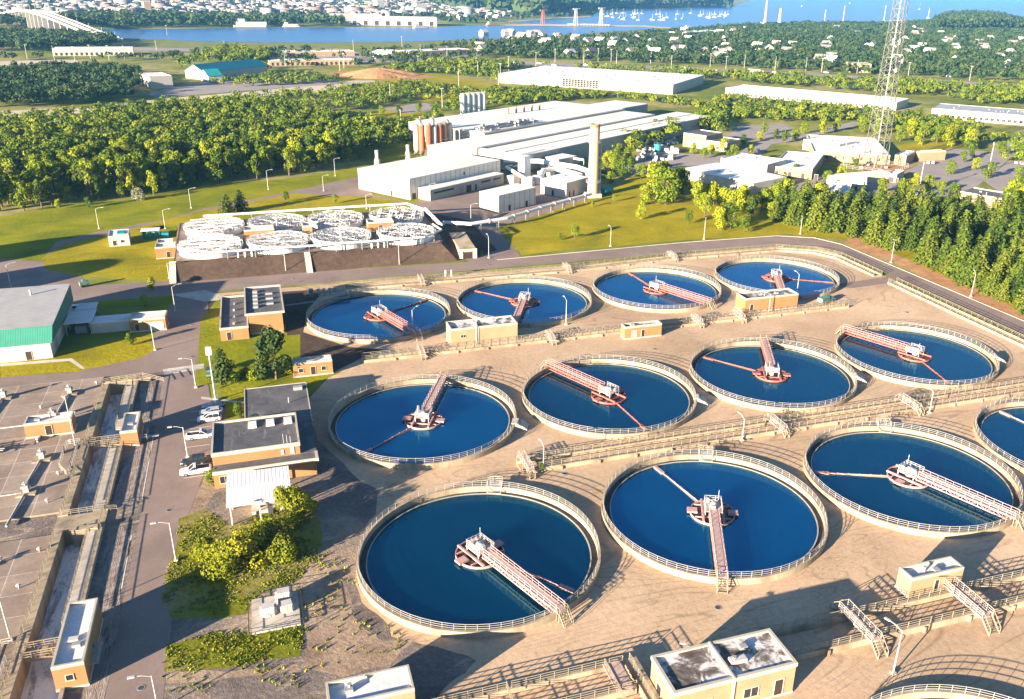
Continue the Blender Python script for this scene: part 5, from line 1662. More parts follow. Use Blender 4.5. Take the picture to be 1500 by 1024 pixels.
pb('office_block', 'tan two-step block with pale door panels beyond the shrubs', 'building', (1000, 214), (1033, 219), 16, 7.0, back=(1046, 212), wall='brick_pale', roof='roof_black', base=False, openings=(('S', 4, 5, 0.2, 4, 'white'), ('S', 11, 5, 0.2, 4, 'white')))
pb('office_block', 'lower tan wing joined to the two-step block', 'building', (1034, 219), (1064, 223), 14, 4.6, back=(1076, 216), wall='brick_pale', roof='roof_black', base=False, openings=windows(3, 14, 1.0, 1.5, 1.5, 1.5))
pb('store_building', 'cream windowless building with dark roof at the right edge above the pines', 'building', (1403, 301), (1463, 312), 16, 5.6, back=(1470, 303), wall='brick_pale', roof='roof_black', coping='trim', base=False, vents=2)
pb('garage', 'small white garage block with dark doors by the lattice tower', 'garage', (1297, 266), (1312, 268), 9, 3.4, back=(1328, 262), wall='panel', roof='roof_bright', base=False, openings=(('S', 1, 2.6, 0.1, 2.4, 'door'), ('S', 4.4, 1.2, 0.1, 2.2, 'door')))


def gable_house(name, label, cat, A, B, depth, H, ridge, group=None, wall='panel', roof='roof_bright', z=0.0):
    a, b = G(*A, z), G(*B, z)
    L = math.hypot(b[0] - a[0], b[1] - a[1])
    t = thing(name, label, cat, (a[0], a[1], 0), math.degrees(math.atan2(b[1] - a[1], b[0] - a[0])), group)
    m = MB()
    m.v = [(0, 0, 0), (L, 0, 0), (L, depth, 0), (0, depth, 0), (0, 0, H), (L, 0, H), (L, depth, H), (0, depth, H), (0, depth / 2, ridge - 0.1), (L, depth / 2, ridge - 0.1)]
    for f in [(0, 1, 5, 4), (2, 3, 7, 6), (1, 2, 6, 9, 5), (3, 0, 4, 8, 7)]: m.face(f)
    m.build('wall', M[wall], t)
    e = 0.5
    r = MB()
    for zz, s in ((0.0, 1), (0.2, 1)):
        pass
    k = (ridge - H) / (depth / 2)
    r.v = [(-e, -e, H - e * k), (L + e, -e, H - e * k), (L + e, depth / 2, ridge), (-e, depth / 2, ridge), (-e, depth + e, H - e * k), (L + e, depth + e, H - e * k)]
    r.v += [(x, y, zz + 0.22) for x, y, zz in r.v]
    for f in [(6, 7, 8, 9), (9, 8, 11, 10), (1, 0, 3, 2), (2, 3, 4, 5), (0, 1, 7, 6), (5, 4, 10, 11), (1, 2, 8, 7), (2, 5, 11, 8), (4, 3, 9, 10), (3, 0, 6, 9)]: r.face(f)
    r.build('roof', M[roof], t)
    opening(t, 'S', L * 0.45, 1.0, 0.05, 2.0, 'door', L, depth)
    opening(t, 'S', L * 0.15, 1.2, 1.0, 1.1, 'window', L, depth)
    return t


gable_house('gabled_house', 'white gabled house just above the pine belt below the lattice tower', 'house', (1213, 291), (1240, 294), 12, 3.2, 6.5)
gable_house('gabled_house', 'white house with dormered roof between gabled house and lattice tower', 'house', (1240, 278), (1266, 280), 10, 3.2, 6.0)
# left distance
pb('office_block', 'square pale pink office block at the wood edge left of the teal-roofed hall', 'building', (206, 124), (222, 130), 30, 8.8, back=(250, 127), wall='panel', roof='roof_bright', base=False, openings=())
gable_house('station_hall', 'long pale hall with teal roof across the railway', 'hall', (300, 117), (392, 107), 22, 6.5, 12.0, None, 'panel', 'teal')
gable_house('station_hall', 'short cross wing with teal roof in front of the long teal-roofed hall', 'hall', (306, 121), (326, 120), 18, 5.5, 10.0, None, 'panel', 'teal')
pb('long_shed', 'long white shed in front of the far bridge', 'shed', (78, 82), (196, 81), 22, 7.5, wall='panel', roof='roof_bright', parapet=0.3, base=False, openings=windows(16, 80, 0.4, 2.5, 3, 2, kind='door'))
pb('long_shed', 'low white depot roofs in the middle distance right of the teal hall, front one', 'shed', (395, 97), (520, 95), 20, 5, wall='brick_pale', roof='roof_bright', parapet=0.3, base=False, openings=windows(18, 90, 0.4, 2.5, 3, 2, kind='door'))
pb('long_shed', 'low white depot roofs in the middle distance right of the teal hall, rear one', 'shed', (400, 84), (520, 82), 26, 5, wall='brick_pale', roof='roof_bright', parapet=0.3, base=False)
pb('long_shed', 'cream box store standing among the depots before the river', 'shed', (546, 86), (574, 86.5), 26, 8, wall='panel', roof='roof_bright', parapet=0.3, base=False)
pb('long_shed', 'pinkish low store with several bays right of the cream box store', 'shed', (600, 84), (690, 80), 30, 6, wall='brick_pale', roof='roof_bright', parapet=0.3, base=False, openings=windows(9, 90, 0.4, 4, 3.5, 3, kind='door'))
pb('long_shed', 'blue-white tall store at the far end of the depots', 'shed', (699, 73), (712, 73), 16, 9, wall='panel', roof='roof_bright', parapet=0.3, base=False)
pb('long_shed', 'long white quay warehouse across the river', 'warehouse', (512, 36.5), (640, 38.5), 60, 15, wall='panel', roof='roof_bright', parapet=0.3, base=False, openings=windows(8, 170, 0.4, 8, 8, 6, kind='door'))
pb('long_shed', 'second pale quay warehouse behind the long white one', 'warehouse', (456, 31), (560, 31), 60, 13, wall='panel', roof='roof_bright', parapet=0.3, base=False)
pb('tower_block', 'pale tower block in the town above the quay warehouses, left', 'building', (553, 17), (564, 17), 26, 30, wall='panel', roof='roof_bright', base=False)
pb('tower_block', 'pale wide block in the town above the quay warehouses, right', 'building', (610, 18), (625, 18), 26, 22, wall='panel', roof='roof_bright', base=False)
pb('tower_block', 'tan block among houses right of the far bridge', 'building', (213, 21), (223, 21), 26, 26, wall='brick_pale', roof='roof_bright', base=False)
pb('long_shed', 'white depot roofs left of the far bridge', 'warehouse', (30, 26), (62, 25), 50, 10, wall='panel', roof='roof_bright', parapet=0.3, base=False)
pb('long_shed', 'white school-like block in the suburb by the bay', 'building', (1005, 55), (1060, 52), 40, 8, wall='panel', roof='roof_bright', parapet=0.3, base=False)
pb('long_shed', 'tan flat house block beside the railway right of the lattice tower line', 'building', (1243, 106), (1275, 107), 22, 9, wall='brick_pale', roof='brick_pale', parapet=0.3, base=False)
# earth heap
m = MB()
hx, hy, _ = G(556, 111)
ring = []
n = 40
for j, (fr_, z) in enumerate(((1.0, 0.0), (0.8, 1.6), (0.55, 3.8), (0.3, 5.6), (0.08, 6.4))):
    for k in range(n):
        a = 2 * math.pi * k / n
        w = 1 + 0.13 * math.sin(3 * a + 1) + 0.08 * math.sin(7 * a + j)
        m.v.append((hx + 38 * fr_ * w * math.cos(a), hy + 26 * fr_ * w * math.sin(a), z + (0.3 * math.sin(5 * a + j) if j else 0)))
for j in range(4):
    for k in range(n): m.face((j * n + k, j * n + (k + 1) % n, (j + 1) * n + (k + 1) % n, (j + 1) * n + k))
m.face(tuple(4 * n + k for k in range(n)))
tag(m.build('earth_heap', M['redsoil']), 'orange heap of earth in the open field before the depots', 'heap')
psheet('yard', M['redsoil'], [(470, 108), (520, 103), (600, 108), (640, 112), (600, 117), (500, 113)], 0.08)

# lattice tower
M['mast'] = worn('galvanised_mast_steel', (0.16, 0.155, 0.14), 0.25, 0.5, 0.6)
t = thing('lattice_tower', 'tall steel lattice radio mast with dishes, rising out of the picture top', 'tower', (270.5, 258.5, 0), 34)
LEG = [MB() for _ in range(4)]; BR = MB()
Hh, wb, wt = 104.0, 4.8, 1.9
lev = [0]
while lev[-1] < Hh - 1: lev.append(min(Hh, lev[-1] + 7.5 * (1 - 0.45 * lev[-1] / Hh)))
def hw(z): return wb + (wt - wb) * z / Hh
C4 = [(-1, -1), (1, -1), (1, 1), (-1, 1)]
for i in range(len(lev) - 1):
    z0, z1 = lev[i], lev[i + 1]
    a, b = hw(z0), hw(z1)
    for k in range(4):
        s, q = C4[k], C4[(k + 1) % 4]
        LEG[k].beam((s[0] * a, s[1] * a, z0), (s[0] * b, s[1] * b, z1), 0.26)
        BR.beam((s[0] * a, s[1] * a, z0), (q[0] * b, q[1] * b, z1), 0.12); BR.beam((q[0] * a, q[1] * a, z0), (s[0] * b, s[1] * b, z1), 0.12)
        BR.beam((s[0] * b, s[1] * b, z1), (q[0] * b, q[1] * b, z1), 0.12)
for q in LEG: q.build('leg', M['mast'], t)
BR.build('bracing', M['mast'], t)
MB().rail([(0.4, 0.4, 0), (0.4, 0.4, Hh)], 0.5, 3, 1, 0.12).beam((0.0, 0.0, 0), (0.0, 0.0, Hh), 0.3).build('cable_run', M['metal_grey'], t)
for (x, y, z, r) in ((-4.0, -3.4, 61, 1.5), (4.4, 2.2, 60.5, 1.7), (-3.6, -3.6, 48, 1.2), (1.5, -4.4, 52, 1.1)):
    MB().tube([(x, y, z), (x + 0.1, y - 0.7, z)], r, 16, r * 0.95).beam((x, y, z), (x * 0.6, y * 0.6, z), 0.2).build('dish', M['steel_white'], t)
for s in C4: MB().obox(s[0] * wb, s[1] * wb, 0, 0.8, 1.8, 1.8).build('footing', M['concrete_pale'], t)
t = thing('fence', 'pale mesh fence round the foot of the lattice tower', 'fence', (270.5, 258.5, 0), 34)
MB().rail([(-13, -13, 0), (13, -13, 0), (13, 13, 0), (-13, 13, 0)], 2.2, 3.2, 3, 0.09, closed=True).build('railing', M['rail'], t)
sheet('yard', M['redsoil'], [(262, 240), (286, 243), (292, 262), (270, 268), (258, 252)], 0.05)
# far masts near the bay
for (px, py, tp, lab) in ((1120, 38, -2, 'tall pink-and-white smokestack by the bay'), (1141, 38, 12, 'white water-tower-like stack by the bay'), (1207, 36, 14, 'slim mast standing on the bay shore, left'), (1234, 37, 8, 'slim pink mast on the bay shore, middle'), (1294, 34, 8, 'slim mast on the bay shore, right'), (1359, 29, 12, 'slim mast before the wooded point')):
    x, y, _ = G(px, py)
    h = hgt((px, py), tp)
    t = thing('mast', lab, 'mast', (x, y, 0))
    r = 4.5 if '-like' in lab else (4.0 if 'smoke' in lab else 1.3)
    MB().tube([(0, 0, 0), (0, 0, h * 0.8)], r, 10, r * 0.6).tube([(0, 0, h * 0.8), (0, 0, h)], r * 0.6, 10, r * 0.5).build('shaft', M['pink'] if 'pink' in lab else M['steel_white'], t)
    MB().obox(0, 0, 0, 8, 16 if r > 3 else 6, 16 if r > 3 else 6).build('base', M['panel'], t)

# off-frame domed digesters whose long shadows reach in at the left
for (x, y, h, r, lab) in ((-166, 170, 20, 10.5, 'domed storage tank beyond the left picture edge, nearer the loop road'), (-152, 141, 18.5, 10.5, 'domed storage tank beyond the left picture edge, nearer the green shed')):
    t = thing('domed_tank', lab, 'tank', (x, y, 0))
    MB().lathe([(r, 0), (r, h * 0.6)], 40).build('wall', M['concrete'], t)
    MB().lathe([(r, h * 0.6)] + [(max(0.01, r * math.cos(a)), h * 0.6 + h * 0.4 * math.sin(a)) for a in [k * math.pi / 20 for k in range(1, 11)]], 40).build('dome', M['concrete_pale'], t)
# ================================================================== RIVER, BAY, TOWN
def river_mat():
    t = NT('open_blue_water')
    a = t.noise(0.004, 5, 0.6, stretch=(1, 3, 1))
    b = t.noise(0.05, 4, 0.6, stretch=(1, 2.5, 1))
    c = t.ramp(a, [(0.3, (0.016, 0.07, 0.21)), (0.7, (0.028, 0.10, 0.26))])
    t.bump(b, 0.15, 1.0)
    return t.done(c, 0.3, 0.4)


M['river'] = river_mat()
M['marsh'] = lawn_mat('pale_marsh_grass', (0.14, 0.17, 0.03), (0.20, 0.22, 0.05), (0.26, 0.25, 0.09))
M['beach'] = worn('pale_beach', (0.5, 0.42, 0.3), 0.2, 0.02, 0.9)


def far(px, dist):
    """ground point dist metres away in the direction of column px on the horizon"""
    d = FW + RT * ((px - CX) / FOC)
    k = dist / math.hypot(d[0], d[1])
    return (CAM[0] + d[0] * k, CAM[1] + d[1] * k)


g = lambda q: G(*q)[:2]
psheet('marsh', M['marsh'], [(120, 62), (170, 54), (300, 60), (450, 61), (600, 60), (700, 55), (760, 52), (740, 66), (600, 72), (440, 70), (300, 72), (160, 68)], 0.15)
sheet('river', M['river'], [g(q) for q in [(-80, 53), (60, 52), (85, 50), (150, 55.5), (220, 57.5), (300, 61.5), (450, 63), (600, 61.5), (760, 55.5), (830, 52.5), (905, 46), (960, 42), (960, 38.5), (850, 40), (740, 37.5), (690, 37), (650, 40), (560, 40), (380, 41), (240, 43), (165, 43), (100, 44), (0, 47), (-80, 47)]], 0.3)
sheet('bay', M['river'], [g(q) for q in [(740, 32), (790, 29), (860, 26), (868, 22), (880, 15.5), (1000, 13), (1072, 10.5)]] + [far(1085, 50000), far(1900, 50000)] + [g(q) for q in [(1800, 24), (1560, 25), (1500, 26), (1440, 26), (1380, 28), (1300, 33), (1180, 33), (1080, 36), (1000, 42), (960, 41), (940, 37), (870, 37), (800, 35.5)]], 0.35)
psheet('beach', M['beach'], [(740, 36.5), (800, 35.5), (870, 37), (940, 37.5), (1000, 42), (1000, 43.5), (940, 39.5), (860, 39.5), (740, 37.8)], 0.6)
psheet('beach', M['beach'], [(745, 31), (790, 28), (862, 25), (868, 24), (790, 29.5), (745, 32.4)], 0.6)
psheet('beach', M['beach'], [(880, 14.2), (1000, 12.2), (1073, 10.2), (1000, 13.4), (880, 15.8)], 0.6)
# roads and open ground in the distance
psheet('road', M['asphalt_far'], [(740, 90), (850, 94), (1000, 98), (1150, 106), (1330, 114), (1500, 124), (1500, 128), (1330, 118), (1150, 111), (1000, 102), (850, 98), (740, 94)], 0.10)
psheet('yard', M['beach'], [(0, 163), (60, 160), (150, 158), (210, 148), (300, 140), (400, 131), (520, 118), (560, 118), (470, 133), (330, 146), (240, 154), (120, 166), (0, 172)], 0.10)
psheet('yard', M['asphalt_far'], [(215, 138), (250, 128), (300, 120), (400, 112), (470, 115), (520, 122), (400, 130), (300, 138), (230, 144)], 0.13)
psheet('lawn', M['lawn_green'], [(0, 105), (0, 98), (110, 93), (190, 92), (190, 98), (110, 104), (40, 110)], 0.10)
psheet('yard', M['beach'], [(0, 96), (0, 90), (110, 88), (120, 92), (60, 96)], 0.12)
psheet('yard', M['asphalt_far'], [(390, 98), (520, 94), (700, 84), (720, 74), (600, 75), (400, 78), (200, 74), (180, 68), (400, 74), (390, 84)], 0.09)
psheet('lawn', M['lawn'], [(470, 112), (500, 100), (640, 108), (700, 118), (740, 124), (700, 134), (600, 122), (520, 120)], 0.06)
psheet('lawn', M['lawn'], [(545, 165), (600, 158), (640, 172), (615, 190), (560, 188), (520, 180)], 0.05)
psheet('lawn', M['lawn'], [(600, 142), (680, 132), (735, 136), (700, 145), (620, 152)], 0.05)
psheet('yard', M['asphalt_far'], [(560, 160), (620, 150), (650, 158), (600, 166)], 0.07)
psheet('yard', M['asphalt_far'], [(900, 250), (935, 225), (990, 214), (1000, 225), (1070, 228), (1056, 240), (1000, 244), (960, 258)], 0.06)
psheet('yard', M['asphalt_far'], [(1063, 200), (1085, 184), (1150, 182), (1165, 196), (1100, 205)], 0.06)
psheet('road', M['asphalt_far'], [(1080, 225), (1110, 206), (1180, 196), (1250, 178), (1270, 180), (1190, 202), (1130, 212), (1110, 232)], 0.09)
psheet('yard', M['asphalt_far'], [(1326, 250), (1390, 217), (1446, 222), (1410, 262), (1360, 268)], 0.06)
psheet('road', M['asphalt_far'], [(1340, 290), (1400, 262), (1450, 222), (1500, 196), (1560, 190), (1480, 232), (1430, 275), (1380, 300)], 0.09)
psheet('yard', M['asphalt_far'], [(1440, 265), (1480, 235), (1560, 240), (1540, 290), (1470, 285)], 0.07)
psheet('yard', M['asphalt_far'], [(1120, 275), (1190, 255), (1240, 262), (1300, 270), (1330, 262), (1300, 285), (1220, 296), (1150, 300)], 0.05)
psheet('lawn', M['lawn'], [(1310, 215), (1400, 200), (1420, 212), (1390, 218), (1320, 226)], 0.05)

# bridge
t = thing('road_bridge', 'high arched road bridge on rows of piers across the river', 'bridge', (0, 0, 0))
path = [(-186, 1232, 2), (-225, 1300, 9.5), (-262, 1370, 18), (-298, 1452, 24), (-330, 1540, 26), (-365, 1645, 23), (-405, 1765, 16), (-450, 1900, 8), (-500, 2050, 2)]
for o_ in (-6.5, 6.5):
    m = MB(); pr = MB()
    Q = []
    for i, p in enumerate(path):
        a = Vector(path[min(i + 1, len(path) - 1)]) - Vector(path[max(i - 1, 0)])
        n_ = Vector((-a.y, a.x, 0)).normalized()
        Q.append(Vector(p) + n_ * o_)
    for a, b in zip(Q[:-1], Q[1:]):
        m.beam(a, b, 9.5, 1.8)
        d = Vector((-(b - a).y, (b - a).x, 0)).normalized() * 4.5
        pr.beam(a + d + Vector((0, 0, 1.5)), b + d + Vector((0, 0, 1.5)), 0.4, 1.1); pr.beam(a - d + Vector((0, 0, 1.5)), b - d + Vector((0, 0, 1.5)), 0.4, 1.1)
    m.build('deck', M['concrete_pale'], t)
    pr.build('parapet', M['concrete_pale'], t)
    for a, b in zip(Q[:-1], Q[1:]):
        L = (b - a).length
        for k in range(3):
            c = a + (b - a) * (k / 3)
            if c.z < 5: continue
            d = Vector((-(b - a).y, (b - a).x, 0)).normalized()
            an = math.atan2(d.y, d.x)
            MB().obox(c.x, c.y, 0, c.z - 1, 7.0, 2.0, an).build('pier', M['concrete_pale'], t)
for k in range(16):
    i = k / 16 * (len(path) - 1)
    a, b = Vector(path[int(i)]), Vector(path[int(i) + 1])
    c = a + (b - a) * (i - int(i))
    MB().beam((c.x, c.y, c.z), (c.x, c.y, c.z + 11), 0.5).build('lamp_post', M['rail'], t)
# ships and port
def ship(label, px, py, L, mat, deck, rz=20.0):
    x, y, _ = G(px, py)
    t = thing('ship', label, 'ship', (x, y, 0.3), rz)
    m = MB()
    w = L * 0.09
    m.prism([(-L / 2, -w), (L * 0.35, -w), (L / 2, 0), (L * 0.35, w), (-L / 2, w)], 0, L * 0.05)
    m.build('hull', M[mat], t)
    q = MB().box(-L * 0.42, -w * 0.8, L * 0.05, -L * 0.42 + L * deck, w * 0.8, L * 0.14).box(-L * 0.36, -w * 0.6, L * 0.14, -L * 0.2, w * 0.6, L * 0.22)
    q.build('superstructure', M['steel_white'], t)
ship('white ferry lying off the quay warehouse', 617, 41.5, 34, 'steel_white', 0.8)
ship('low red barge on the river before the spit', 722, 37.8, 34, 'red', 0.15)
ship('white ship moored on the far bank left of the quay', 370, 40, 64, 'steel_white', 0.8, 10)
ship('smaller white ship moored right of another on the far bank', 428, 39.6, 36, 'steel_white', 0.7, 10)
for (px, py, tp, mat, lab) in ((795, 36.5, 15, 'red', 'red harbour crane on the spit'), (843, 38.5, 13, 'steel_white', 'pale gantry tower at the left end of the pier'), (880, 38, 12, 'steel_white', 'pale gantry tower at the right end of the pier')):
    x, y, _ = G(px, py)
    h = hgt((px, py), tp)
    t = thing('harbour_crane', lab, 'crane', (x, y, 0.5), 20)
    m = MB()
    for sx in (-3, 3):
        for sy in (-3, 3): m.beam((sx, sy, 0), (sx * 0.5, sy * 0.5, h), 0.9)
    for k in range(6):
        z = h * k / 6; s_ = 3 - 1.5 * k / 6
        m.beam((-s_, -s_, z), (s_, -s_, z + h / 6), 0.5); m.beam((s_, -s_, z), (-s_, -s_, z + h / 6), 0.5)
    m.build('tower', M[mat], t)
    MB().beam((-8, 0, h), (12, 0, h), 1.4).box(-7, -1.5, h - 2.5, -3, 1.5, h).build('jib', M[mat], t)
t = thing('pier', 'pier with green piles between the two pale gantry towers', 'pier', (*G(862, 38.5)[:2], 0.5), -19)
MB().box(-45, -8, 3, 45, 8, 4.2).build('deck', M['concrete_pale'], t)
for k in range(14): MB().box(-44 + k * 6.6, -8.4, 0, -42.4 + k * 6.6, -7, 3).build('pile', M['machine_green'], t)
# sail boats
sb = thing('sailing_boat', 'small white sailing boat at its mooring in the bay', 'boat', (0, 0, 0.4), 0, 'sailing boats moored in the bay')
MB().prism([(-5, -1.6), (3, -1.7), (6.5, 0), (3, 1.7), (-5, 1.6)], 0, 1.4).box(-3, -1, 1.4, 1.5, 1, 2.2).build('hull', M['steel_white'], sb)
MB().beam((0.6, 0, 1.4), (0.6, 0, 15), 0.35).beam((0.6, 0, 3), (-4.2, 0, 3), 0.5).build('mast', M['steel_white'], sb)
tr = tree_of(sb)
rb = random.Random(11)
for i in range(44):
    px, py = rb.uniform(884, 1068), rb.uniform(19.5, 30)
    if py > 27 and px > 1010: py -= 4
    x, y, _ = G(px, py)
    if i == 0: sb.location = (x, y, 0.4)
    else: copy_tree(tr, (x, y, 0.4), rb.uniform(0, 360), scale=(1.15, 1.3, 1.0))
for (px, py, lab) in ((1175, 10, 'lone sailing boat under sail on the open bay, left one'), (1347, 14, 'lone sailing boat under sail on the open bay, right one'), (1245, 5, 'lone sailing boat under sail far out on the bay')):
    x, y, _ = G(px, py)
    q = copy_tree(tr, (x, y, 0.4), 40, lab, 'sailing boats on the open bay', scale=(2, 2, 2))
    s = MB(); s.v = [(0.5, 0.05, 3.2), (-4.2, 0.05, 3.4), (0.5, 0.05, 14.5), (0.5, -0.05, 3.2), (-4.2, -0.05, 3.4), (0.5, -0.05, 14.5)]
    for f in [(0, 1, 2), (5, 4, 3), (0, 3, 4, 1), (1, 4, 5, 2), (2, 5, 3, 0)]: s.face(f)
    s.build('sail', M['steel_white'], q[0])
# town houses: four kinds, copied
def house_proto(name, W, D, H, R, wall, roof, lab, grp):
    t = thing(name, lab, 'house', (0, 0, 0), 0, grp)
    m = MB(); m.v = [(-W / 2, -D / 2, 0), (W / 2, -D / 2, 0), (W / 2, D / 2, 0), (-W / 2, D / 2, 0), (-W / 2, -D / 2, H), (W / 2, -D / 2, H), (W / 2, D / 2, H), (-W / 2, D / 2, H), (-W / 2, 0, H + R - .15), (W / 2, 0, H + R - .15)]
    for f in [(0, 1, 5, 4), (2, 3, 7, 6), (1, 2, 6, 9, 5), (3, 0, 4, 8, 7)]: m.face(f)
    m.build('wall', M[wall], t)
    e = 0.6; k = R / (D / 2)
    r = MB(); r.v = [(-W / 2 - e, -D / 2 - e, H - e * k), (W / 2 + e, -D / 2 - e, H - e * k), (W / 2 + e, 0, H + R), (-W / 2 - e, 0, H + R), (-W / 2 - e, D / 2 + e, H - e * k), (W / 2 + e, D / 2 + e, H - e * k)]
    r.v += [(x, y, z + 0.3) for x, y, z in r.v]
    for f in [(6, 7, 8, 9), (9, 8, 11, 10), (1, 0, 3, 2), (2, 3, 4, 5), (0, 1, 7, 6), (5, 4, 10, 11), (1, 2, 8, 7), (2, 5, 11, 8), (4, 3, 9, 10), (3, 0, 6, 9)]: r.face(f)
    r.build('roof', M[roof], t)
    return tree_of(t)


FARLAB = 'pale house of the town across the river'
NEARLAB = 'house among the trees of the suburb before the bay'
M['roof_tile'] = worn('grey_brown_shingles', (0.20, 0.17, 0.16), 0.25, 0.2, 0.9)
FP = [house_proto('town_house', 15, 11, 8, 4, 'panel', 'roof_bright', FARLAB, 'houses of the town across the river'), house_proto('town_house', 22, 12, 9, 3, 'panel', 'cream_steel', FARLAB, 'houses of the town across the river'),
      house_proto('town_house', 13, 10, 7, 4, 'steel_white', 'roof_tile', FARLAB, 'houses of the town across the river')]
NP = [house_proto('suburb_house', 14, 10, 6, 4, 'panel', 'roof_bright', NEARLAB, 'houses of the suburb before the bay'), house_proto('suburb_house', 15, 10, 6, 4, 'panel', 'roof_tile', NEARLAB, 'houses of the suburb before the bay'),
      house_proto('suburb_house', 12, 9, 6, 4, 'steel_white', 'cream_steel', NEARLAB, 'houses of the suburb before the bay')]
used = set()
rh = random.Random(21)
HOUSES = []
def put(P, i, x, y, rz):
    HOUSES.append((x, y))
    s = i % len(P)
    key = (id(P), s)
    if key not in used:
        used.add(key); P[s][0].location = (x, y, 0); P[s][0].rotation_euler = (0, 0, math.radians(rz))
    else: copy_tree(P[s], (x, y, 0), rz)
i = 0
while i < 215:
    px = rh.uniform(0, 740)
    py = rh.uniform(6, 36) if px < 640 else rh.uniform(14, 30)
    if 0 < px < 170 and py > 26: continue
    if 160 < px < 520 and py > 25: continue
    if px > 505 and px < 650 and 20 < py: continue
    x, y, _ = G(px, py)
    put(FP, rh.randrange(3), x, y, rh.choice([15, 25, 105, 115, 40])); i += 1
i = 0
while i < 95:
    px, py = rh.uniform(700, 1500), rh.uniform(44, 100)
    lim = 52 if px < 850 else 46 if px < 1000 else 42
    if py < lim or py > 84 + (px - 700) * 0.02: continue
    x, y, _ = G(px, py)
    put(NP, rh.randrange(3), x, y, rh.choice([35, 125, 20, 110, 70])); i += 1
# the rest of the far town, too small and too many to tell apart
rt_ = np.random.default_rng(77)
nb = 3000
pxs, pys = rt_.uniform(-40, 760, nb), rt_.uniform(0, 33, nb)
k_ = ~((pxs > 150) & (pys > 25)) & ~((pxs < 175) & (pys > 27))
bv, bq, bt = [], [], []
for u_, w_ in zip(pxs[k_], pys[k_]):
    x, y, _ = G(float(u_), float(w_))
    sx, sy, hh = rt_.uniform(4, 11), rt_.uniform(4, 7), rt_.uniform(7, 13)
    if rt_.random() < 0.06: sx, sy, hh = sx * 2.5, sy * 2.2, hh * 1.5
    a = rt_.choice([0.3, 1.87]) + rt_.normal(0, 0.1); c_, s_ = math.cos(a), math.sin(a)
    n0 = len(bv)
    for z in (0, hh):
        for p, q in ((-1, -1), (1, -1), (1, 1), (-1, 1)): bv.append((x + c_ * p * sx - s_ * q * sy, y + s_ * p * sx + c_ * q * sy, z))
    bq += [(n0 + 4, n0 + 5, n0 + 6, n0 + 7), (n0, n0 + 1, n0 + 5, n0 + 4), (n0 + 1, n0 + 2, n0 + 6, n0 + 5), (n0 + 2, n0 + 3, n0 + 7, n0 + 6), (n0 + 3, n0, n0 + 4, n0 + 7)]
    bt += [rt_.random()] * 8
_t = NT('far_town_walls')
_c = _t.ramp(_t.n('Attribute', attribute_name='tint').outputs['Fac'], [(0.0, (0.21, 0.18, 0.16)), (0.35, (0.27, 0.25, 0.23)), (0.6, (0.23, 0.13, 0.105)), (0.8, (0.36, 0.34, 0.32)), (1.0, (0.17, 0.16, 0.16))])
M['town'] = _t.done(_c, 0.8)
tag(np_mesh('town_buildings', np.array(bv), np.array(bq), M['town'], np.array(bt)), 'crowded pale buildings of the far town across the river', 'town', None, 'stuff')
# cars on the highway and in lots
cc = make_car('white van on the distant highway', 'car_white', 'suv', (*G(754, 92.5)[:2], 0.1), -40, 'vehicles on the distant highway')
trc = tree_of(cc)
k = 0
for px in (790, 812, 858, 905, 1002, 1046, 1100, 1135, 1210, 1300, 1390):
    x, y, _ = G(px, 92.6 + (px - 754) * 0.032 + (k % 2) * 2)
    copy_tree(trc, (x, y, 0.1), -42, 'car on the distant highway', scale=(1.3, 1.1, 1.1)); k += 1
x, y, _ = G(1108, 107.5)
t = thing('lorry', 'long white lorry on the distant highway right of the big warehouse', 'lorry', (x, y, 0.1), -48)
MB().box(-9, -1.3, 1.1, 5, 1.3, 4.0).build('trailer', M['steel_white'], t); MB().box(5.4, -1.2, 0.6, 8, 1.2, 3.2).build('cab', M['car_red'], t)
for xx in (-7.5, -6, 3, 7): MB().tube([(xx, -1.3, 0.5), (xx, 1.3, 0.5)], 0.5, 10).build('wheel', M['tyre'], t)
LOT = 'cars in the lots of the business units'
cw = make_car('white car by the small garage near the lattice tower', 'car_white', 'sedan', (*G(1322, 268)[:2], 0.08), 30, LOT)
cbl = make_car('dark car in front of the white car by the small garage', 'car_blue', 'suv', (*G(1318, 263)[:2], 0.08), 30, LOT)
trw, trb = tree_of(cw), tree_of(cbl)
for (px, py, w, lab) in ((1360, 240, 1, 'white car at the near edge of the parking lot by the last white wing'), (1367, 240, 1, 'second white car at the near edge of that parking lot'), (1341, 287, 1, 'light car on the lane above the pines'), (1488, 240, 1, 'white truck-like car in the right-hand lot'), (1496, 241, 1, 'white car at the right picture edge lot'), (1143, 262, 0, 'dark car beside the blue gable of the metal hall'),
                        (970, 246, 1, 'white van in the yard behind the tree clump'), (985, 232, 1, 'white car in the yard of scrap'), (940, 232, 0, 'dark truck in the yard of scrap'), (1470, 300, 1, 'white car below the cream windowless building'), (1492, 300, 0, 'dark car below the cream windowless building'), (1110, 222, 0, 'dark car on the lane behind the white block')):
    copy_tree(trw if w else trb, (*G(px, py)[:2], 0.1), 30 + (px % 7) * 5, lab)
# scrap and machines in the yard behind the clump
t = thing('scrap_yard', 'jumble of pale machines and a teal tank in the yard beyond the clump', 'machines', (0, 0, 0))
for k in range(34):
    x, y, _ = G(rh.uniform(935, 990), rh.uniform(208, 236))
    z = rh.uniform(1, 2.4); a = rh.uniform(0, 3); L = rh.uniform(2, 6)
    MB().obox(x, y, 0.2, z, L, 2.0, a, 0.9).obox(x + 0.3 * L * math.cos(a), y + 0.3 * L * math.sin(a), z, z + 0.8, L * 0.3, 1.6, a).build('machine', M['steel_white' if k % 3 else 'metal_grey'], t)
x, y, _ = G(963, 222)
MB().tube([(x, y, 0), (x, y, 4)], 1.8, 12).build('teal_tank', M['teal'], t)
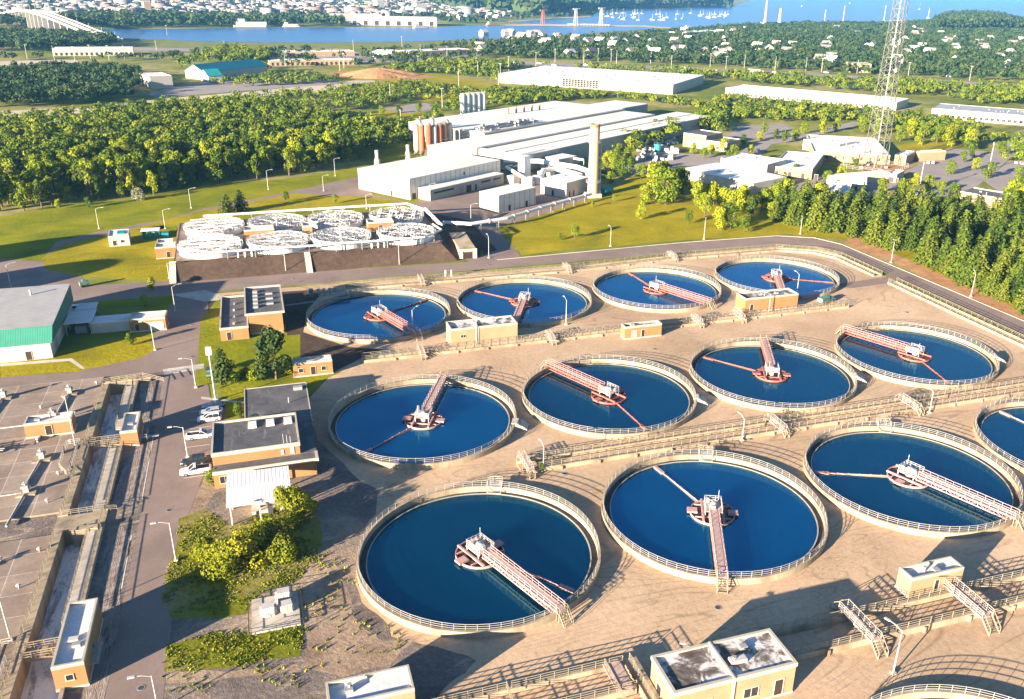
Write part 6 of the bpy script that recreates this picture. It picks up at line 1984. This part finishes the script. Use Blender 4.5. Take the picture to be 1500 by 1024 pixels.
# light poles in the distance
lp = thing('far_lamp_post', 'thin pale lamp mast along the distant highway', 'lamp post', (*G(745, 104)[:2], 0), 0, 'lamp masts of the distant roads')
MB().tube([(0, 0, 0), (0, 0, 14)], 0.28, 6, 0.18).build('pole', M['rail'], lp)
MB().box(-1.4, -0.25, 14, 1.4, 0.25, 14.3).build('lamp_head', M['rail'], lp)
tr = tree_of(lp)
for (px, py) in [(785, 97), (813, 91), (855, 92), (876, 90), (895, 91), (903, 93), (953, 93), (983, 101), (1040, 98), (1063, 103), (1090, 100), (1135, 103), (1180, 104), (1203, 106), (1255, 108), (1330, 112), (1420, 118), (418, 97), (420, 92), (498, 104), (504, 100), (518, 76), (572, 150), (589, 70), (613, 104), (616, 84), (672, 126), (700, 112), (730, 130), (733, 117), (655, 86), (648, 160), (588, 197), (80, 88), (110, 90), (133, 87), (160, 88), (183, 87), (230, 78), (330, 78), (40, 86), (245, 52), (1448, 250), (1345, 285), (1235, 245)]:
    copy_tree(tr, (*G(px, py)[:2], 0), rh.uniform(0, 180))
# hill across the bay at the right
# ================================================================== VEGETATION
def foliage(name, dark, mid, light, attr=False):
    t = NT(name)
    n1 = t.noise(0.9, 3, 0.6, local=not attr)
    if attr:
        a = t.n('Attribute', attribute_name='tint').outputs['Fac']
    else:
        a = t.n('ObjectInfo').outputs['Random']
    f = t.math('ADD', t.math('MULTIPLY', n1, 0.55), t.math('MULTIPLY', a, 0.5))
    c = t.ramp(f, [(0.25, dark), (0.5, mid), (0.78, light)])
    t.done(c, 0.75, 0.15)
    tr = t.n('BsdfTranslucent')
    t.l(c, tr.inputs[0])
    mx = t.n('MixShader')
    mx.inputs[0].default_value = 0.22
    t.l(t.b.outputs[0], mx.inputs[1]); t.l(tr.outputs[0], mx.inputs[2])
    t.l(mx.outputs[0], t.t.nodes['Material Output'].inputs[0])
    return t.m


M['leaf'] = foliage('broadleaf_foliage', (0.04, 0.08, 0.006), (0.135, 0.185, 0.008), (0.27, 0.295, 0.010))
M['leaf_pine'] = foliage('conifer_foliage', (0.035, 0.068, 0.008), (0.078, 0.118, 0.012), (0.14, 0.165, 0.016))
M['leaf_dark'] = foliage('dark_conifer_foliage', (0.02, 0.042, 0.010), (0.04, 0.068, 0.012), (0.075, 0.10, 0.016))
M['leaf_bush'] = foliage('yellow_bush_foliage', (0.105, 0.13, 0.006), (0.195, 0.205, 0.008), (0.30, 0.285, 0.014))
M['leaf_pale'] = foliage('pale_blossom_bush', (0.22, 0.22, 0.14), (0.38, 0.37, 0.26), (0.5, 0.48, 0.36))
M['far_mass'] = foliage('far_hazed_foliage', (0.014, 0.036, 0.014), (0.034, 0.066, 0.02), (0.075, 0.10, 0.024), attr=True)  # darker, bluer leaves for far woods: distance haze put into the colour
M['wood_mass'] = foliage('distant_foliage', (0.035, 0.072, 0.008), (0.095, 0.14, 0.010), (0.20, 0.22, 0.014), attr=True)


def leaves(c, nrm, size, rng, jit=0.6):
    """one quad per leaf spray: centres c, outward normals nrm, sizes"""
    n = len(c)
    nn = nrm + rng.normal(0, jit, (n, 3))
    nn /= np.linalg.norm(nn, axis=1)[:, None] + 1e-9
    r = rng.normal(0, 1, (n, 3))
    t1 = np.cross(nn, r); t1 /= np.linalg.norm(t1, axis=1)[:, None] + 1e-9
    t2 = np.cross(nn, t1)
    s = (size * rng.uniform(0.6, 1.25, n))[:, None] / 2
    a = rng.uniform(0.6, 1.0, n)[:, None]
    v = np.stack([c - t1 * s - t2 * s * a * 0.4, c + t1 * s * 0.3 - t2 * s * a, c + t1 * s + t2 * s * a * 0.3, c - t1 * s * 0.2 + t2 * s * a], 1).reshape(-1, 3)
    q = np.arange(4 * n).reshape(n, 4)
    return v, q


def crown_broad(rng, H=11.0, R=4.0, n=900, leaf=0.75, low=0.22):
    """lobed crown: many leaf sprays on the skins of sub-lobes, gaps between"""
    k = rng.integers(9, 14)
    cs, rs = [], []
    for i in range(k):
        a = rng.uniform(0, 2 * np.pi); h = rng.uniform(low + 0.08, 0.92)
        rad = R * 0.62 * math.sqrt(max(0.05, 1 - ((h - 0.5) / 0.55) ** 2)) * rng.uniform(0.5, 1.05)
        cs.append((rad * math.cos(a), rad * math.sin(a), h * H)); rs.append(R * rng.uniform(0.32, 0.52))
    cs.append((0, 0, H * 0.8)); rs.append(R * 0.5)
    cs, rs = np.array(cs), np.array(rs)
    pick = rng.choice(len(cs), n, p=rs ** 2 / (rs ** 2).sum())
    d = rng.normal(0, 1, (n, 3)); d[:, 2] = d[:, 2] * 0.9 + 0.25
    d /= np.linalg.norm(d, axis=1)[:, None]
    c = cs[pick] + d * (rs[pick] * rng.uniform(0.75, 1.06, n))[:, None]
    keep = c[:, 2] > low * H * 0.8
    return leaves(c[keep], d[keep], leaf * np.ones(keep.sum()), rng, 0.45)


def crown_conifer(rng, H=13.0, R=3.4, n=1000, leaf=0.75, low=0.06):
    """tiers of drooping feathery branches"""
    C, N = [], []
    tiers = 17
    for i in range(tiers):
        f = (i + rng.uniform(-0.3, 0.3)) / tiers
        z = H * (low + (1 - low) * f)
        rr_ = R * (1 - f) ** 0.66 * (0.9 + 0.2 * rng.random()) + 0.25
        nb = max(4, int(11 * (1 - f) + 3))
        a0 = rng.uniform(0, 6.28)
        for b in range(nb):
            a = a0 + 2 * np.pi * b / nb + rng.uniform(-0.25, 0.25)
            L = rr_ * rng.uniform(0.65, 1.15)
            m = max(3, int(L / 0.34))
            for j in range(m):
                u = (j + 0.7) / m
                w = 0.32 * L * (1 - u) * rng.uniform(-1, 1)
                C.append((L * u * math.cos(a) - w * math.sin(a), L * u * math.sin(a) + w * math.cos(a), z + 0.5 * u * L * 0.35 - 0.28 * L * u * u + rng.normal(0, 0.12)))
                N.append((math.cos(a) * 0.6, math.sin(a) * 0.6, 0.8))
    C, N = np.array(C), np.array(N)
    return leaves(C, N, leaf * np.ones(len(C)), rng, 0.45)


def trunk(H, r, limbs=3, seed=0):
    rr_ = random.Random(seed)
    m = MB().tube([(0, 0, -0.2), (0.05 * H * 0.1, 0, H * 0.45), (0, 0, H * 0.9)], r, 7, r * 0.25)
    for k in range(limbs):
        a = rr_.uniform(0, 6.28); z = H * rr_.uniform(0.3, 0.5)
        m.tube([(0, 0, z), (H * 0.13 * math.cos(a), H * 0.13 * math.sin(a), z + H * 0.16), (H * 0.22 * math.cos(a), H * 0.22 * math.sin(a), z + H * 0.3)], r * 0.45, 5, r * 0.12)
    return m


def tree_proto(name, cat, label, group, kind, H, R, mat, seed, n=900, leaf=0.75, low=0.22):
    rng = np.random.default_rng(seed)
    t = thing(name, label, cat, (0, 0, 0), 0, group)
    v, q = (crown_conifer if kind == 'c' else crown_broad)(rng, H, R, n, leaf, low)
    np_mesh('crown', v, q, M[mat], parent=t)
    trunk(H, 0.03 * H if kind != 'c' else 0.018 * H, 3 if kind == 'b' else 0, seed).build('trunk', M['bark'], t)
    return tree_of(t)


class Planter:
    def __init__(self, protos):
        self.p, self.used = protos, set()

    def put(self, i, x, y, s=1.0, rz=0.0, z=0.0, label=None, group=None, sz=None):
        i %= len(self.p)
        tr = self.p[i]
        sc = (s, s, (sz or s))
        if i not in self.used:
            self.used.add(i)
            r = tr[0]
            r.location = (x, y, z); r.rotation_euler = (0, 0, math.radians(rz)); r.scale = sc
            if label: r['label'] = label
            if group: r['group'] = group
            return r
        return copy_tree(tr, (x, y, z), rz, label, group, sc)[0]


def inside(poly, x, y):
    c = False
    j = len(poly) - 1
    for i in range(len(poly)):
        if (poly[i][1] > y) != (poly[j][1] > y) and x < (poly[j][0] - poly[i][0]) * (y - poly[i][1]) / (poly[j][1] - poly[i][1]) + poly[i][0]:
            c = not c
        j = i
    return c


def scatter(px, step, rng, jitter=0.42, uneven=0.0):
    """jittered grid of ground points inside a polygon given in pixels"""
    poly = [G(*q)[:2] for q in px]
    if uneven: poly = rough(poly, uneven, 3, 5)
    P = np.array(poly)
    xs_ = np.arange(P[:, 0].min(), P[:, 0].max(), step)
    ys_ = np.arange(P[:, 1].min(), P[:, 1].max(), step)
    if len(xs_) * len(ys_) > 400000: raise ValueError('zone too fine')
    X, Y = np.meshgrid(xs_, ys_)
    X = X.ravel() + rng.uniform(-jitter, jitter, X.size) * step
    Y = Y.ravel() + rng.uniform(-jitter, jitter, Y.size) * step
    k = np.zeros(X.size, bool)
    j = len(poly) - 1
    for i in range(len(poly)):
        (xi, yi), (xj, yj) = poly[i], poly[j]
        with np.errstate(divide='ignore', invalid='ignore'):
            cr = ((yi > Y) != (yj > Y)) & (X < (xj - xi) * (Y - yi) / (yj - yi + 1e-12) + xi)
        k ^= cr
        j = i
    return np.stack([X[k], Y[k]], 1)


def in_view(p, margin=40):
    d = np.concatenate([p, np.full((len(p), 1), 5.0)], 1) - CAM
    z = d @ FW
    u = CX + FOC * (d @ RT) / z
    v = CY - FOC * (d @ UP) / z
    return (z > 0) & (u > -margin) & (u < 1500 + margin) & (v > -30) & (v < 1064)


# ---- the wood on the left
FL = 'leafy tree of the wood beyond the grass bank'
FG = 'trees of the wood beyond the grass bank'
forest = Planter([tree_proto('forest_tree', 'tree', FL, FG, 'b', 11.5, 3.1, 'leaf', 100 + k, 820, 0.7, 0.10) for k in range(6)] +
                 [tree_proto('forest_tree', 'tree', FL, FG, 'b', 13.0, 2.5, 'leaf', 120 + k, 760, 0.66, 0.10) for k in range(2)])
rng = np.random.default_rng(5)
Z1 = [(-40, 205), (120, 190), (200, 172), (330, 160), (430, 165), (500, 178), (556, 192), (600, 196), (572, 212), (545, 232), (480, 246), (440, 256), (330, 268), (200, 290), (100, 297), (0, 316), (-40, 322)]
pts = scatter(Z1, 5.5, rng)
pts = pts[in_view(pts)]
dist = np.linalg.norm(pts - CAM[:2], axis=1)
order = np.argsort(dist)
near, rest = pts[order[:298]], pts[order[298:]]
for i, (x, y) in enumerate(near):
    s = rng.choice([rng.uniform(0.55, 0.8), rng.uniform(0.8, 1.1), rng.uniform(1.0, 1.35)])
    forest.put(int(rng.integers(0, 8)), float(x), float(y), s, float(rng.uniform(0, 360)), sz=s * rng.uniform(0.85, 1.15))


def mass(name, label, cat, pts, Hm, Rm, nq, leaf, seed, group=None, mat='wood_mass', squash=1.0):
    """a far-off wood as one object: per tree a small lobed crown of leaf clumps"""
    if len(pts) == 0: return None
    rng = np.random.default_rng(seed)
    n = len(pts)
    R = Rm * rng.uniform(0.65, 1.25, n)
    H = Hm * rng.uniform(0.7, 1.25, n)
    nl = 5
    la = rng.uniform(0, 2 * np.pi, (n, nl)); lh = rng.uniform(0.35, 0.8, (n, nl)); lr = rng.uniform(0.2, 0.6, (n, nl))
    lobe = rng.integers(0, nl, (n, nq))
    I = np.arange(n)[:, None]
    cx_ = pts[:, 0:1] + (R[:, None] * lr[I, lobe]) * np.cos(la[I, lobe])
    cy_ = pts[:, 1:2] + (R[:, None] * lr[I, lobe]) * np.sin(la[I, lobe])
    cz_ = H[:, None] * lh[I, lobe]
    d = rng.normal(0, 1, (n, nq, 3)); d[..., 2] = np.abs(d[..., 2]) * 0.9 - 0.15
    d /= np.linalg.norm(d, axis=2)[..., None]
    rad = R[:, None] * rng.uniform(0.42, 0.62, (n, nq))
    c = np.stack([cx_, cy_, cz_], 2) + d * rad[..., None] * np.array([1, 1, 0.9 * squash])
    c[..., 2] = np.maximum(c[..., 2], 0.2)
    v, q = leaves(c.reshape(-1, 3), d.reshape(-1, 3), np.repeat(leaf * R / Rm, nq), rng, 0.4)
    tint = np.repeat(rng.beta(2, 2, n), nq * 4)
    o = np_mesh(name, v, q, M[mat], tint)
    return tag(o, label, cat, group, 'stuff')


mass('woodland', 'rear part of the dense wood beyond the grass bank', 'wood', rest, 10.5, 3.6, 110, 1.25, 1)
BLD = []
def clear(p, rad=9.0):
    """drop points that stand on houses of the suburb"""
    if not HOUSES: return p
    h = np.array(HOUSES)
    k = np.ones(len(p), bool)
    for i in range(0, len(p), 2000):
        dd = np.abs(p[i:i + 2000, None, :] - h[None]).max(2).min(1)
        k[i:i + 2000] = dd > rad
    return p[k]


def zone(name, label, px, step, Hm, Rm, nq, leaf, seed, keep=1.0, houses=False, mat='wood_mass'):
    r_ = np.random.default_rng(seed)
    p = scatter(px, step, r_)
    p = p[in_view(p)]
    if keep < 1:
        # clumped thinning
        w = 0.5 + 0.5 * np.sin(p[:, 0] * 0.05 + 1.3 * np.sin(p[:, 1] * 0.031)) * np.sin(p[:, 1] * 0.043 + seed)
        p = p[r_.random(len(p)) < keep * 1.6 * w + keep * 0.2]
    if houses: p = clear(p)
    return mass(name, label, 'wood', p, Hm, Rm, nq, leaf, seed, mat=mat)


zone('woodland', 'dark wood at the left edge beyond the sandy strip', [(-40, 118), (60, 106), (150, 106), (204, 112), (212, 128), (200, 144), (160, 150), (100, 156), (50, 158), (-40, 162)], 6.5, 10, 4.2, 70, 1.7, 2, mat='far_mass')
zone('woodland', 'scattered bushes and small trees between the wood and the railway fields', [(0, 176), (150, 164), (330, 148), (480, 134), (600, 124), (735, 136), (735, 148), (660, 150), (600, 146), (550, 158), (480, 168), (400, 156), (300, 162), (180, 172), (100, 186), (0, 200)], 6.5, 6, 3.4, 60, 1.3, 3, 0.75)
zone('woodland', 'belt of trees behind the big factory roof', [(722, 134), (800, 134), (985, 150), (1050, 158), (1060, 178), (1030, 162), (900, 144), (800, 150), (722, 156)], 6.0, 5, 3.6, 90, 1.3, 4)
zone('woodland', 'trees by the white silos', [(560, 196), (600, 196), (650, 160), (672, 150), (676, 168), (650, 172), (640, 190), (600, 215), (572, 224)], 6.5, 9, 3.8, 90, 1.4, 5, 0.8)
zone('woodland', 'trees between the big factory and the long cream warehouse', [(1030, 164), (1062, 146), (1180, 156), (1310, 168), (1355, 178), (1350, 196), (1290, 198), (1250, 180), (1180, 178), (1150, 180), (1085, 182), (1060, 198), (1035, 196), (985, 190), (990, 182), (1030, 176)], 7.0, 5.6, 3.8, 110, 1.3, 6, 0.75)
zone('woodland', 'trees along the right side of the long factory wall', [(905, 215), (985, 188), (1034, 178), (1060, 196), (1000, 196), (990, 208), (935, 222), (905, 235)], 6.5, 9, 3.8, 130, 1.2, 7, 0.9)
zone('woodland', 'woods along the distant highway behind the warehouses', [(560, 108), (640, 92), (740, 97), (850, 102), (1000, 107), (1060, 113), (1150, 115), (1330, 122), (1500, 132), (1540, 160), (1500, 158), (1390, 150), (1320, 140), (1100, 124), (1050, 118), (1000, 122), (800, 98), (740, 104), (735, 122), (700, 114), (620, 108)], 7.5, 8, 4.2, 60, 1.8, 8, 0.75)
zone('woodland', 'trees right of the lattice tower before the grey-roofed warehouse', [(1322, 168), (1362, 176), (1500, 190), (1540, 194), (1500, 205), (1440, 215), (1425, 222), (1390, 205), (1330, 196)], 7.0, 5.6, 3.6, 110, 1.3, 9, 0.6)
zone('woodland', 'trees in the right-hand business park', [(1425, 255), (1450, 238), (1490, 210), (1540, 205), (1540, 232), (1480, 250), (1440, 272)], 9.0, 8, 3.6, 130, 1.2, 10, 0.7)
zone('woodland', 'suburb woods before the bay on the right', [(690, 66), (850, 57), (960, 50), (1010, 46), (1080, 40), (1180, 36), (1300, 36), (1380, 31), (1600, 30), (1600, 126), (1500, 122), (1330, 112), (1150, 104), (1000, 95), (850, 90), (740, 86), (700, 80)], 12.0, 9, 6.0, 34, 3.4, 11, 0.85, True, mat='far_mass')
zone('woodland', 'dark wooded point at the bay on the right', [(1362, 46), (1380, 32), (1420, 28), (1460, 30), (1490, 40), (1500, 46)], 12.0, 30, 10, 40, 5.0, 12, mat='far_mass')
zone('woodland', 'dark trees at the near end of the far bridge', [(-40, 76), (-40, 54), (60, 53), (130, 57), (168, 60), (168, 70), (100, 72), (70, 76)], 10, 12, 6.5, 40, 3.2, 13, mat='far_mass')
zone('woodland', 'scrub around the depots before the river', [(380, 106), (420, 98), (540, 98), (700, 92), (720, 80), (740, 66), (700, 62), (620, 72), (540, 76), (400, 76), (300, 84), (300, 78), (200, 86), (0, 90), (0, 84), (160, 90), (290, 90), (340, 88)], 12, 8, 5.0, 40, 2.4, 14, 0.4, mat='far_mass')
zone('woodland', 'trees behind the teal-roofed hall', [(300, 98), (390, 96), (400, 84), (340, 76), (300, 84), (270, 96), (255, 104)], 8, 11, 4.6, 60, 2.0, 15, 0.9)
zone('woodland', 'bushes beside the car park in front of the teal-roofed hall', [(300, 124), (395, 112), (470, 110), (500, 116), (470, 122), (330, 130)], 6, 5, 3.2, 50, 1.4, 16, 0.7)
zone('woodland', 'far bank woods across the river', [(-60, 44), (60, 40), (100, 40), (165, 42), (380, 39.5), (500, 39), (505, 32), (400, 30), (250, 27), (130, 27), (60, 33), (-60, 34)], 20, 15, 12, 30, 6.5, 17, 0.9, True, mat='far_mass')
zone('woodland', 'trees of the town across the river', [(-80, 33), (250, 27), (450, 29), (650, 36), (740, 31), (790, 27), (870, 23), (860, 16), (760, 8), (700, 3), (400, 2), (-80, 6)], 34, 9, 13, 22, 8, 18, 0.4, True, mat='far_mass')
zone('woodland', 'wooded low hills on the far shore of the bay', [(640, 14), (780, 24), (878, 15), (1000, 12.5), (1060, 11), (1068, 9.6), (1000, 7), (900, 3), (760, 0), (640, -2)], 60, 42, 45, 26, 26, 19, mat='far_mass')

# ---- belt of feathery conifers on the right
PG = 'conifers of the belt beside the ring road'
PL = 'feathery green conifer of the belt beside the ring road'
pines = Planter([tree_proto('pine_tree', 'tree', PL, PG, 'c', 11.8, 4.3, 'leaf_pine', 200 + k, 1000, 0.8, 0.04) for k in range(5)])
Z2 = [(1128, 322), (1190, 338), (1240, 344), (1322, 372), (1400, 410), (1500, 456), (1560, 480), (1560, 372), (1500, 352), (1400, 322), (1300, 308), (1200, 300), (1130, 292)]
pp = scatter(Z2, 5.4, np.random.default_rng(8))
for i, (x, y) in enumerate(pp[in_view(pp, 90)]):
    s = rng.choice([rng.uniform(0.5, 0.8), rng.uniform(0.75, 1.05), rng.uniform(0.95, 1.2)])
    pines.put(int(rng.integers(0, 5)), float(x), float(y), s, float(rng.uniform(0, 360)), sz=s * rng.uniform(0.8, 1.15))

# ---- single trees
def single(name, lab, px, py, kind, H, R, mat, seed, n=1100, leaf=0.7, low=0.12, group=None, z=0.0):
    tr_ = tree_proto(name, 'tree' if 'tree' in name else 'bush', lab, group, kind, H, R, mat, seed, n, leaf, low)
    x, y, _ = G(px, py, z)
    tr_[0].location = (x, y, z)
    return tr_


BG = 'broadleaf trees of the clump on the grass slope'
BLab = 'full leafy tree of the clump on the grass slope'
clump = Planter([tree_proto('broadleaf_tree', 'tree', BLab, BG, 'b', 12, 4.6, 'leaf', 300 + k, 1300, 0.8, 0.05) for k in range(4)])
for (px, py, s) in [(958, 292, 1.25), (975, 300, 1.3), (990, 290, 1.1), (970, 284, 1.2), (945, 300, 0.7), (1020, 302, 0.9), (1045, 300, 0.8), (1032, 318, 0.75), (1060, 312, 0.85), (1070, 335, 0.8), (1052, 336, 0.75), (1075, 318, 0.9), (1100, 318, 0.7), (1115, 310, 0.75), (1135, 308, 0.9), (1160, 318, 0.85), (1150, 300, 0.9), (1130, 322, 0.6),
                    (1008, 328, 0.45), (1000, 285, 0.9), (1085, 300, 0.7), (1180, 312, 0.85), (1198, 306, 0.9), (1090, 340, 0.5)]:
    x, y, _ = G(px, py)
    clump.put(int(rng.integers(0, 4)), x, y, s, float(rng.uniform(0, 360)))
SG = 'scattered trees round the business units and yards'
SL = 'rounded tree between the business units and yards'
for (px, py, s) in [(900, 255, 0.7), (912, 262, 0.8), (925, 255, 0.7), (938, 262, 0.6), (905, 238, 0.7), (895, 270, 0.5), (1030, 232, 0.5), (1015, 226, 0.5), (1040, 228, 0.5), (1060, 222, 0.6), (1075, 232, 0.6), (1088, 212, 0.5), (1112, 206, 0.5), (1150, 210, 0.6), (1165, 206, 0.6), (1136, 204, 0.5), (1210, 268, 0.5), (1322, 292, 0.75), (1392, 256, 0.6), (1410, 238, 0.5), (1446, 262, 0.7), (1395, 298, 0.7),
                    (1068, 238, 0.5), (1082, 240, 0.45), (1100, 228, 0.5), (1165, 258, 0.5), (1232, 262, 0.55), (1252, 246, 0.4), (1290, 282, 0.55), (1340, 272, 0.5), (1360, 280, 0.6), (1376, 284, 0.5), (1422, 232, 0.5), (1428, 250, 0.55), (1465, 228, 0.6), (1205, 196, 0.7), (1225, 192, 0.7), (1262, 194, 0.8), (1282, 198, 0.7), (1318, 208, 0.8), (1345, 212, 0.7), (1120, 198, 0.6), (1178, 196, 0.6), (920, 240, 0.7), (890, 246, 0.7), (884, 262, 0.5), (1480, 300, 0.9), (1492, 312, 0.9), (1500, 285, 0.9), (1490, 270, 0.7), (1372, 210, 0.9), (1388, 214, 1.0), (1352, 205, 0.9), (1332, 200, 0.9), (1420, 216, 0.9), (1475, 320, 1.0), (1500, 235, 1.3), (585, 172, 0.6), (615, 166, 0.6), (575, 150, 0.5), (600, 152, 0.5), (560, 168, 0.5)]:
    x, y, _ = G(px, py)
    clump.put(int(rng.integers(0, 4)), x, y, s, float(rng.uniform(0, 360)), label=SL, group=SG)
for (px, py, s, lab) in [(820, 352, 0.22, 'low shrub left of the lone slope sapling'), (842, 350, 0.42, 'lone sapling on the grass slope throwing a long shadow'), (938, 322, 0.5, 'lone small tree high on the grass slope left of the clump'), (868, 303, 0.2, 'tiny shrub near the top of the grass slope'), (900, 296, 0.25, 'second tiny shrub near the top of the grass slope'),
                         (223, 425, 0.32, 'round bush at the edge of the shaded lawn opposite the bank'), (213, 450, 0.3, 'dark round bush in the shaded lawn beside the brick shed'), (193, 505, 0.28, 'low bush on the lawn below the sheds'), (178, 290, 0.4, 'small yellow tree at the wood edge on the grass bank'), (86, 306, 0.32, 'small sapling on the bank, left'), (131, 304, 0.35, 'small sapling on the bank, middle'),
                         (420, 296, 0.35, 'small tree on the lawn behind the filters, left'), (492, 298, 0.3, 'small tree on the lawn behind the filters, right'), (705, 375, 0.15, 'yellow bush beside the tunnel portal'), (312, 712, 0.28, 'bush at the corner of the brick office by the pickups'), (350, 612, 0.3, 'yellow bush against the office side wall'), (352, 640, 0.3, 'second yellow bush against the office side wall'), (793, 690, 0.16, 'green weed clump at the lamp foot by the middle trough')]:
    x, y, _ = G(px, py)
    o = clump.put(int(rng.integers(0, 4)), x, y, s, float(rng.uniform(0, 360)), label=lab, group='shrubs')
    o['group'] = ''
    del o['group']
    if s < 0.33: o['category'] = 'bush'
single('pale_bush', 'whitish flowering bush at the wood edge on the grass bank', 204, 293, 'b', 4.6, 3.0, 'leaf_pale', 401, 900, 0.5, 0.0)
single('spruce_tree', 'dark spruce beside the small lawn above the office, by the mast', 328, 560, 'c', 8.4, 2.9, 'leaf_dark', 402, leaf=0.7)
single('spruce_tree', 'tall dark green tree between the office roof and the two-level building', 405, 555, 'b', 12.5, 3.9, 'leaf_dark', 403, 2200, 0.62, 0.04)
single('spruce_tree', 'second dark green tree just left of the taller one by the store hut', 388, 556, 'b', 7.4, 2.6, 'leaf_dark', 404, 1000, 0.6, 0.05)
single('spruce_tree', 'dark pine on the lawn left of the filter tanks, left one', 333, 314, 'c', 8.0, 3.6, 'leaf_dark', 405)
single('spruce_tree', 'dark pine on the lawn left of the filter tanks, right one', 353, 310, 'c', 8.6, 3.6, 'leaf_dark', 406)
for i, (px, py, H, R, lab) in enumerate([(330, 836, 4.6, 3.7, 'sprawling yellow-green bush nearest the road on the weedy bank'), (362, 826, 5.2, 4.2, 'largest sprawling bush in the middle of the weedy bank'), (398, 800, 4.8, 3.8, 'yellow bush on the weedy bank below the canopy'), (428, 766, 6.4, 3.0, 'tall yellow-green bush right of the corrugated canopy'), (415, 818, 3.6, 3.0, 'low bush at the shaded right end of the weedy bank'), (300, 818, 2.6, 2.4, 'small bush at the road edge of the weedy bank'), (448, 752, 3.4, 2.2, 'small bush at the edge of the dark gravel by the canopy')]):
    single('sprawling_bush', lab, px, py, 'b', H, R, 'leaf_bush', 420 + i, 2400, 0.42, 0.0)
for i, (px, py) in enumerate([(358, 552), (372, 556), (345, 560), (420, 548), (335, 540)]):
    single('hedge_bush', ['low hedge bush by the rail above the office, first from the spruce', 'low hedge bush by the rail above the office, second from the spruce', 'low hedge bush at the spruce foot', 'low hedge bush by the store hut', 'low hedge bush behind the spruce'][i], px, py, 'b', 1.8, 1.6, 'leaf', 440 + i, 500, 0.4, 0.0)


# ---- tall grass and weeds in the foreground
def tufts(name, label, polys, step, h, seed, mat):
    r_ = np.random.default_rng(seed)
    p = np.concatenate([scatter(q, step / 2.4, r_, 0.5, 0.14) for q in polys])
    p = p[r_.random(len(p)) < 0.19]
    w = np.sin(p[:, 0] * 0.7 + np.sin(p[:, 1] * 0.9)) * np.sin(p[:, 1] * 0.6 + seed) + r_.normal(0, 0.5, len(p))
    p = p[w > np.where(p[:, 1] < -3.0, 0.0, 0.15)]
    n = len(p); k = 4
    P0 = np.repeat(p, k, 0) + r_.normal(0, 0.12, (n * k, 2))
    a = r_.uniform(0, 2 * np.pi, n * k); hh = h * r_.uniform(0.4, 1.2, n * k); ww = 0.07 + 0.08 * r_.random(n * k)
    dx, dy = np.cos(a), np.sin(a)
    lean = r_.normal(0, 0.35, (n * k, 2)) * hh[:, None]
    z0 = np.full(n * k, 0.04)
    v = np.stack([np.stack([P0[:, 0] - dx * ww, P0[:, 1] - dy * ww, z0], 1), np.stack([P0[:, 0] + dx * ww, P0[:, 1] + dy * ww, z0], 1),
                  np.stack([P0[:, 0] + dx * ww * 0.4 + lean[:, 0], P0[:, 1] + dy * ww * 0.4 + lean[:, 1], hh], 1), np.stack([P0[:, 0] - dx * ww * 0.4 + lean[:, 0], P0[:, 1] - dy * ww * 0.4 + lean[:, 1], hh], 1)], 1).reshape(-1, 3)
    q = np.arange(4 * n * k).reshape(-1, 4)
    o = np_mesh(name, v, q, M[mat], np.repeat(r_.random(n), 4 * k))
    return tag(o, label, 'grass', None, 'stuff')


M['grass_blade'] = foliage('tall_grass', (0.10, 0.14, 0.008), (0.17, 0.20, 0.010), (0.30, 0.26, 0.04), attr=True)
tufts('tall_grass', 'tall yellow-green grass on the weedy bank by the near road', [[(262, 770), (300, 750), (330, 775), (455, 740), (468, 800), (440, 850), (380, 870), (360, 895), (330, 903), (255, 900), (240, 878), (252, 825)], [(246, 945), (300, 930), (443, 917), (438, 960), (330, 978), (244, 982)]], 0.30, 0.20, 3, 'grass_blade')
tufts('weed_tufts', 'loose weeds on the gravel round the cabinets and the soil edge', [[(440, 850), (470, 800), (520, 830), (520, 900), (470, 960), (440, 965)], [(240, 985), (440, 965), (500, 970), (470, 1000), (240, 1015)], [(495, 880), (512, 870), (520, 905), (600, 940), (570, 965), (505, 955)]], 1.0, 0.35, 4, 'grass_blade')
# ================================================================== AIR
hz = bpy.data.materials.new('haze')
hz.use_nodes = True
_t = hz.node_tree
_t.nodes.remove(_t.nodes['Principled BSDF'])
_v = _t.nodes.new('ShaderNodeVolumePrincipled')
_v.inputs['Color'].default_value = (0.13, 0.43, 0.85, 1)
_v.inputs['Density'].default_value = 5.5e-5
_v.inputs['Anisotropy'].default_value = 0.0
_t.links.new(_v.outputs[0], _t.nodes['Material Output'].inputs['Volume'])
o = MB().box(-61000, -61000, -5.0, 61000, 91000, 112.0).build('haze', hz)
o['kind'] = 'stuff'
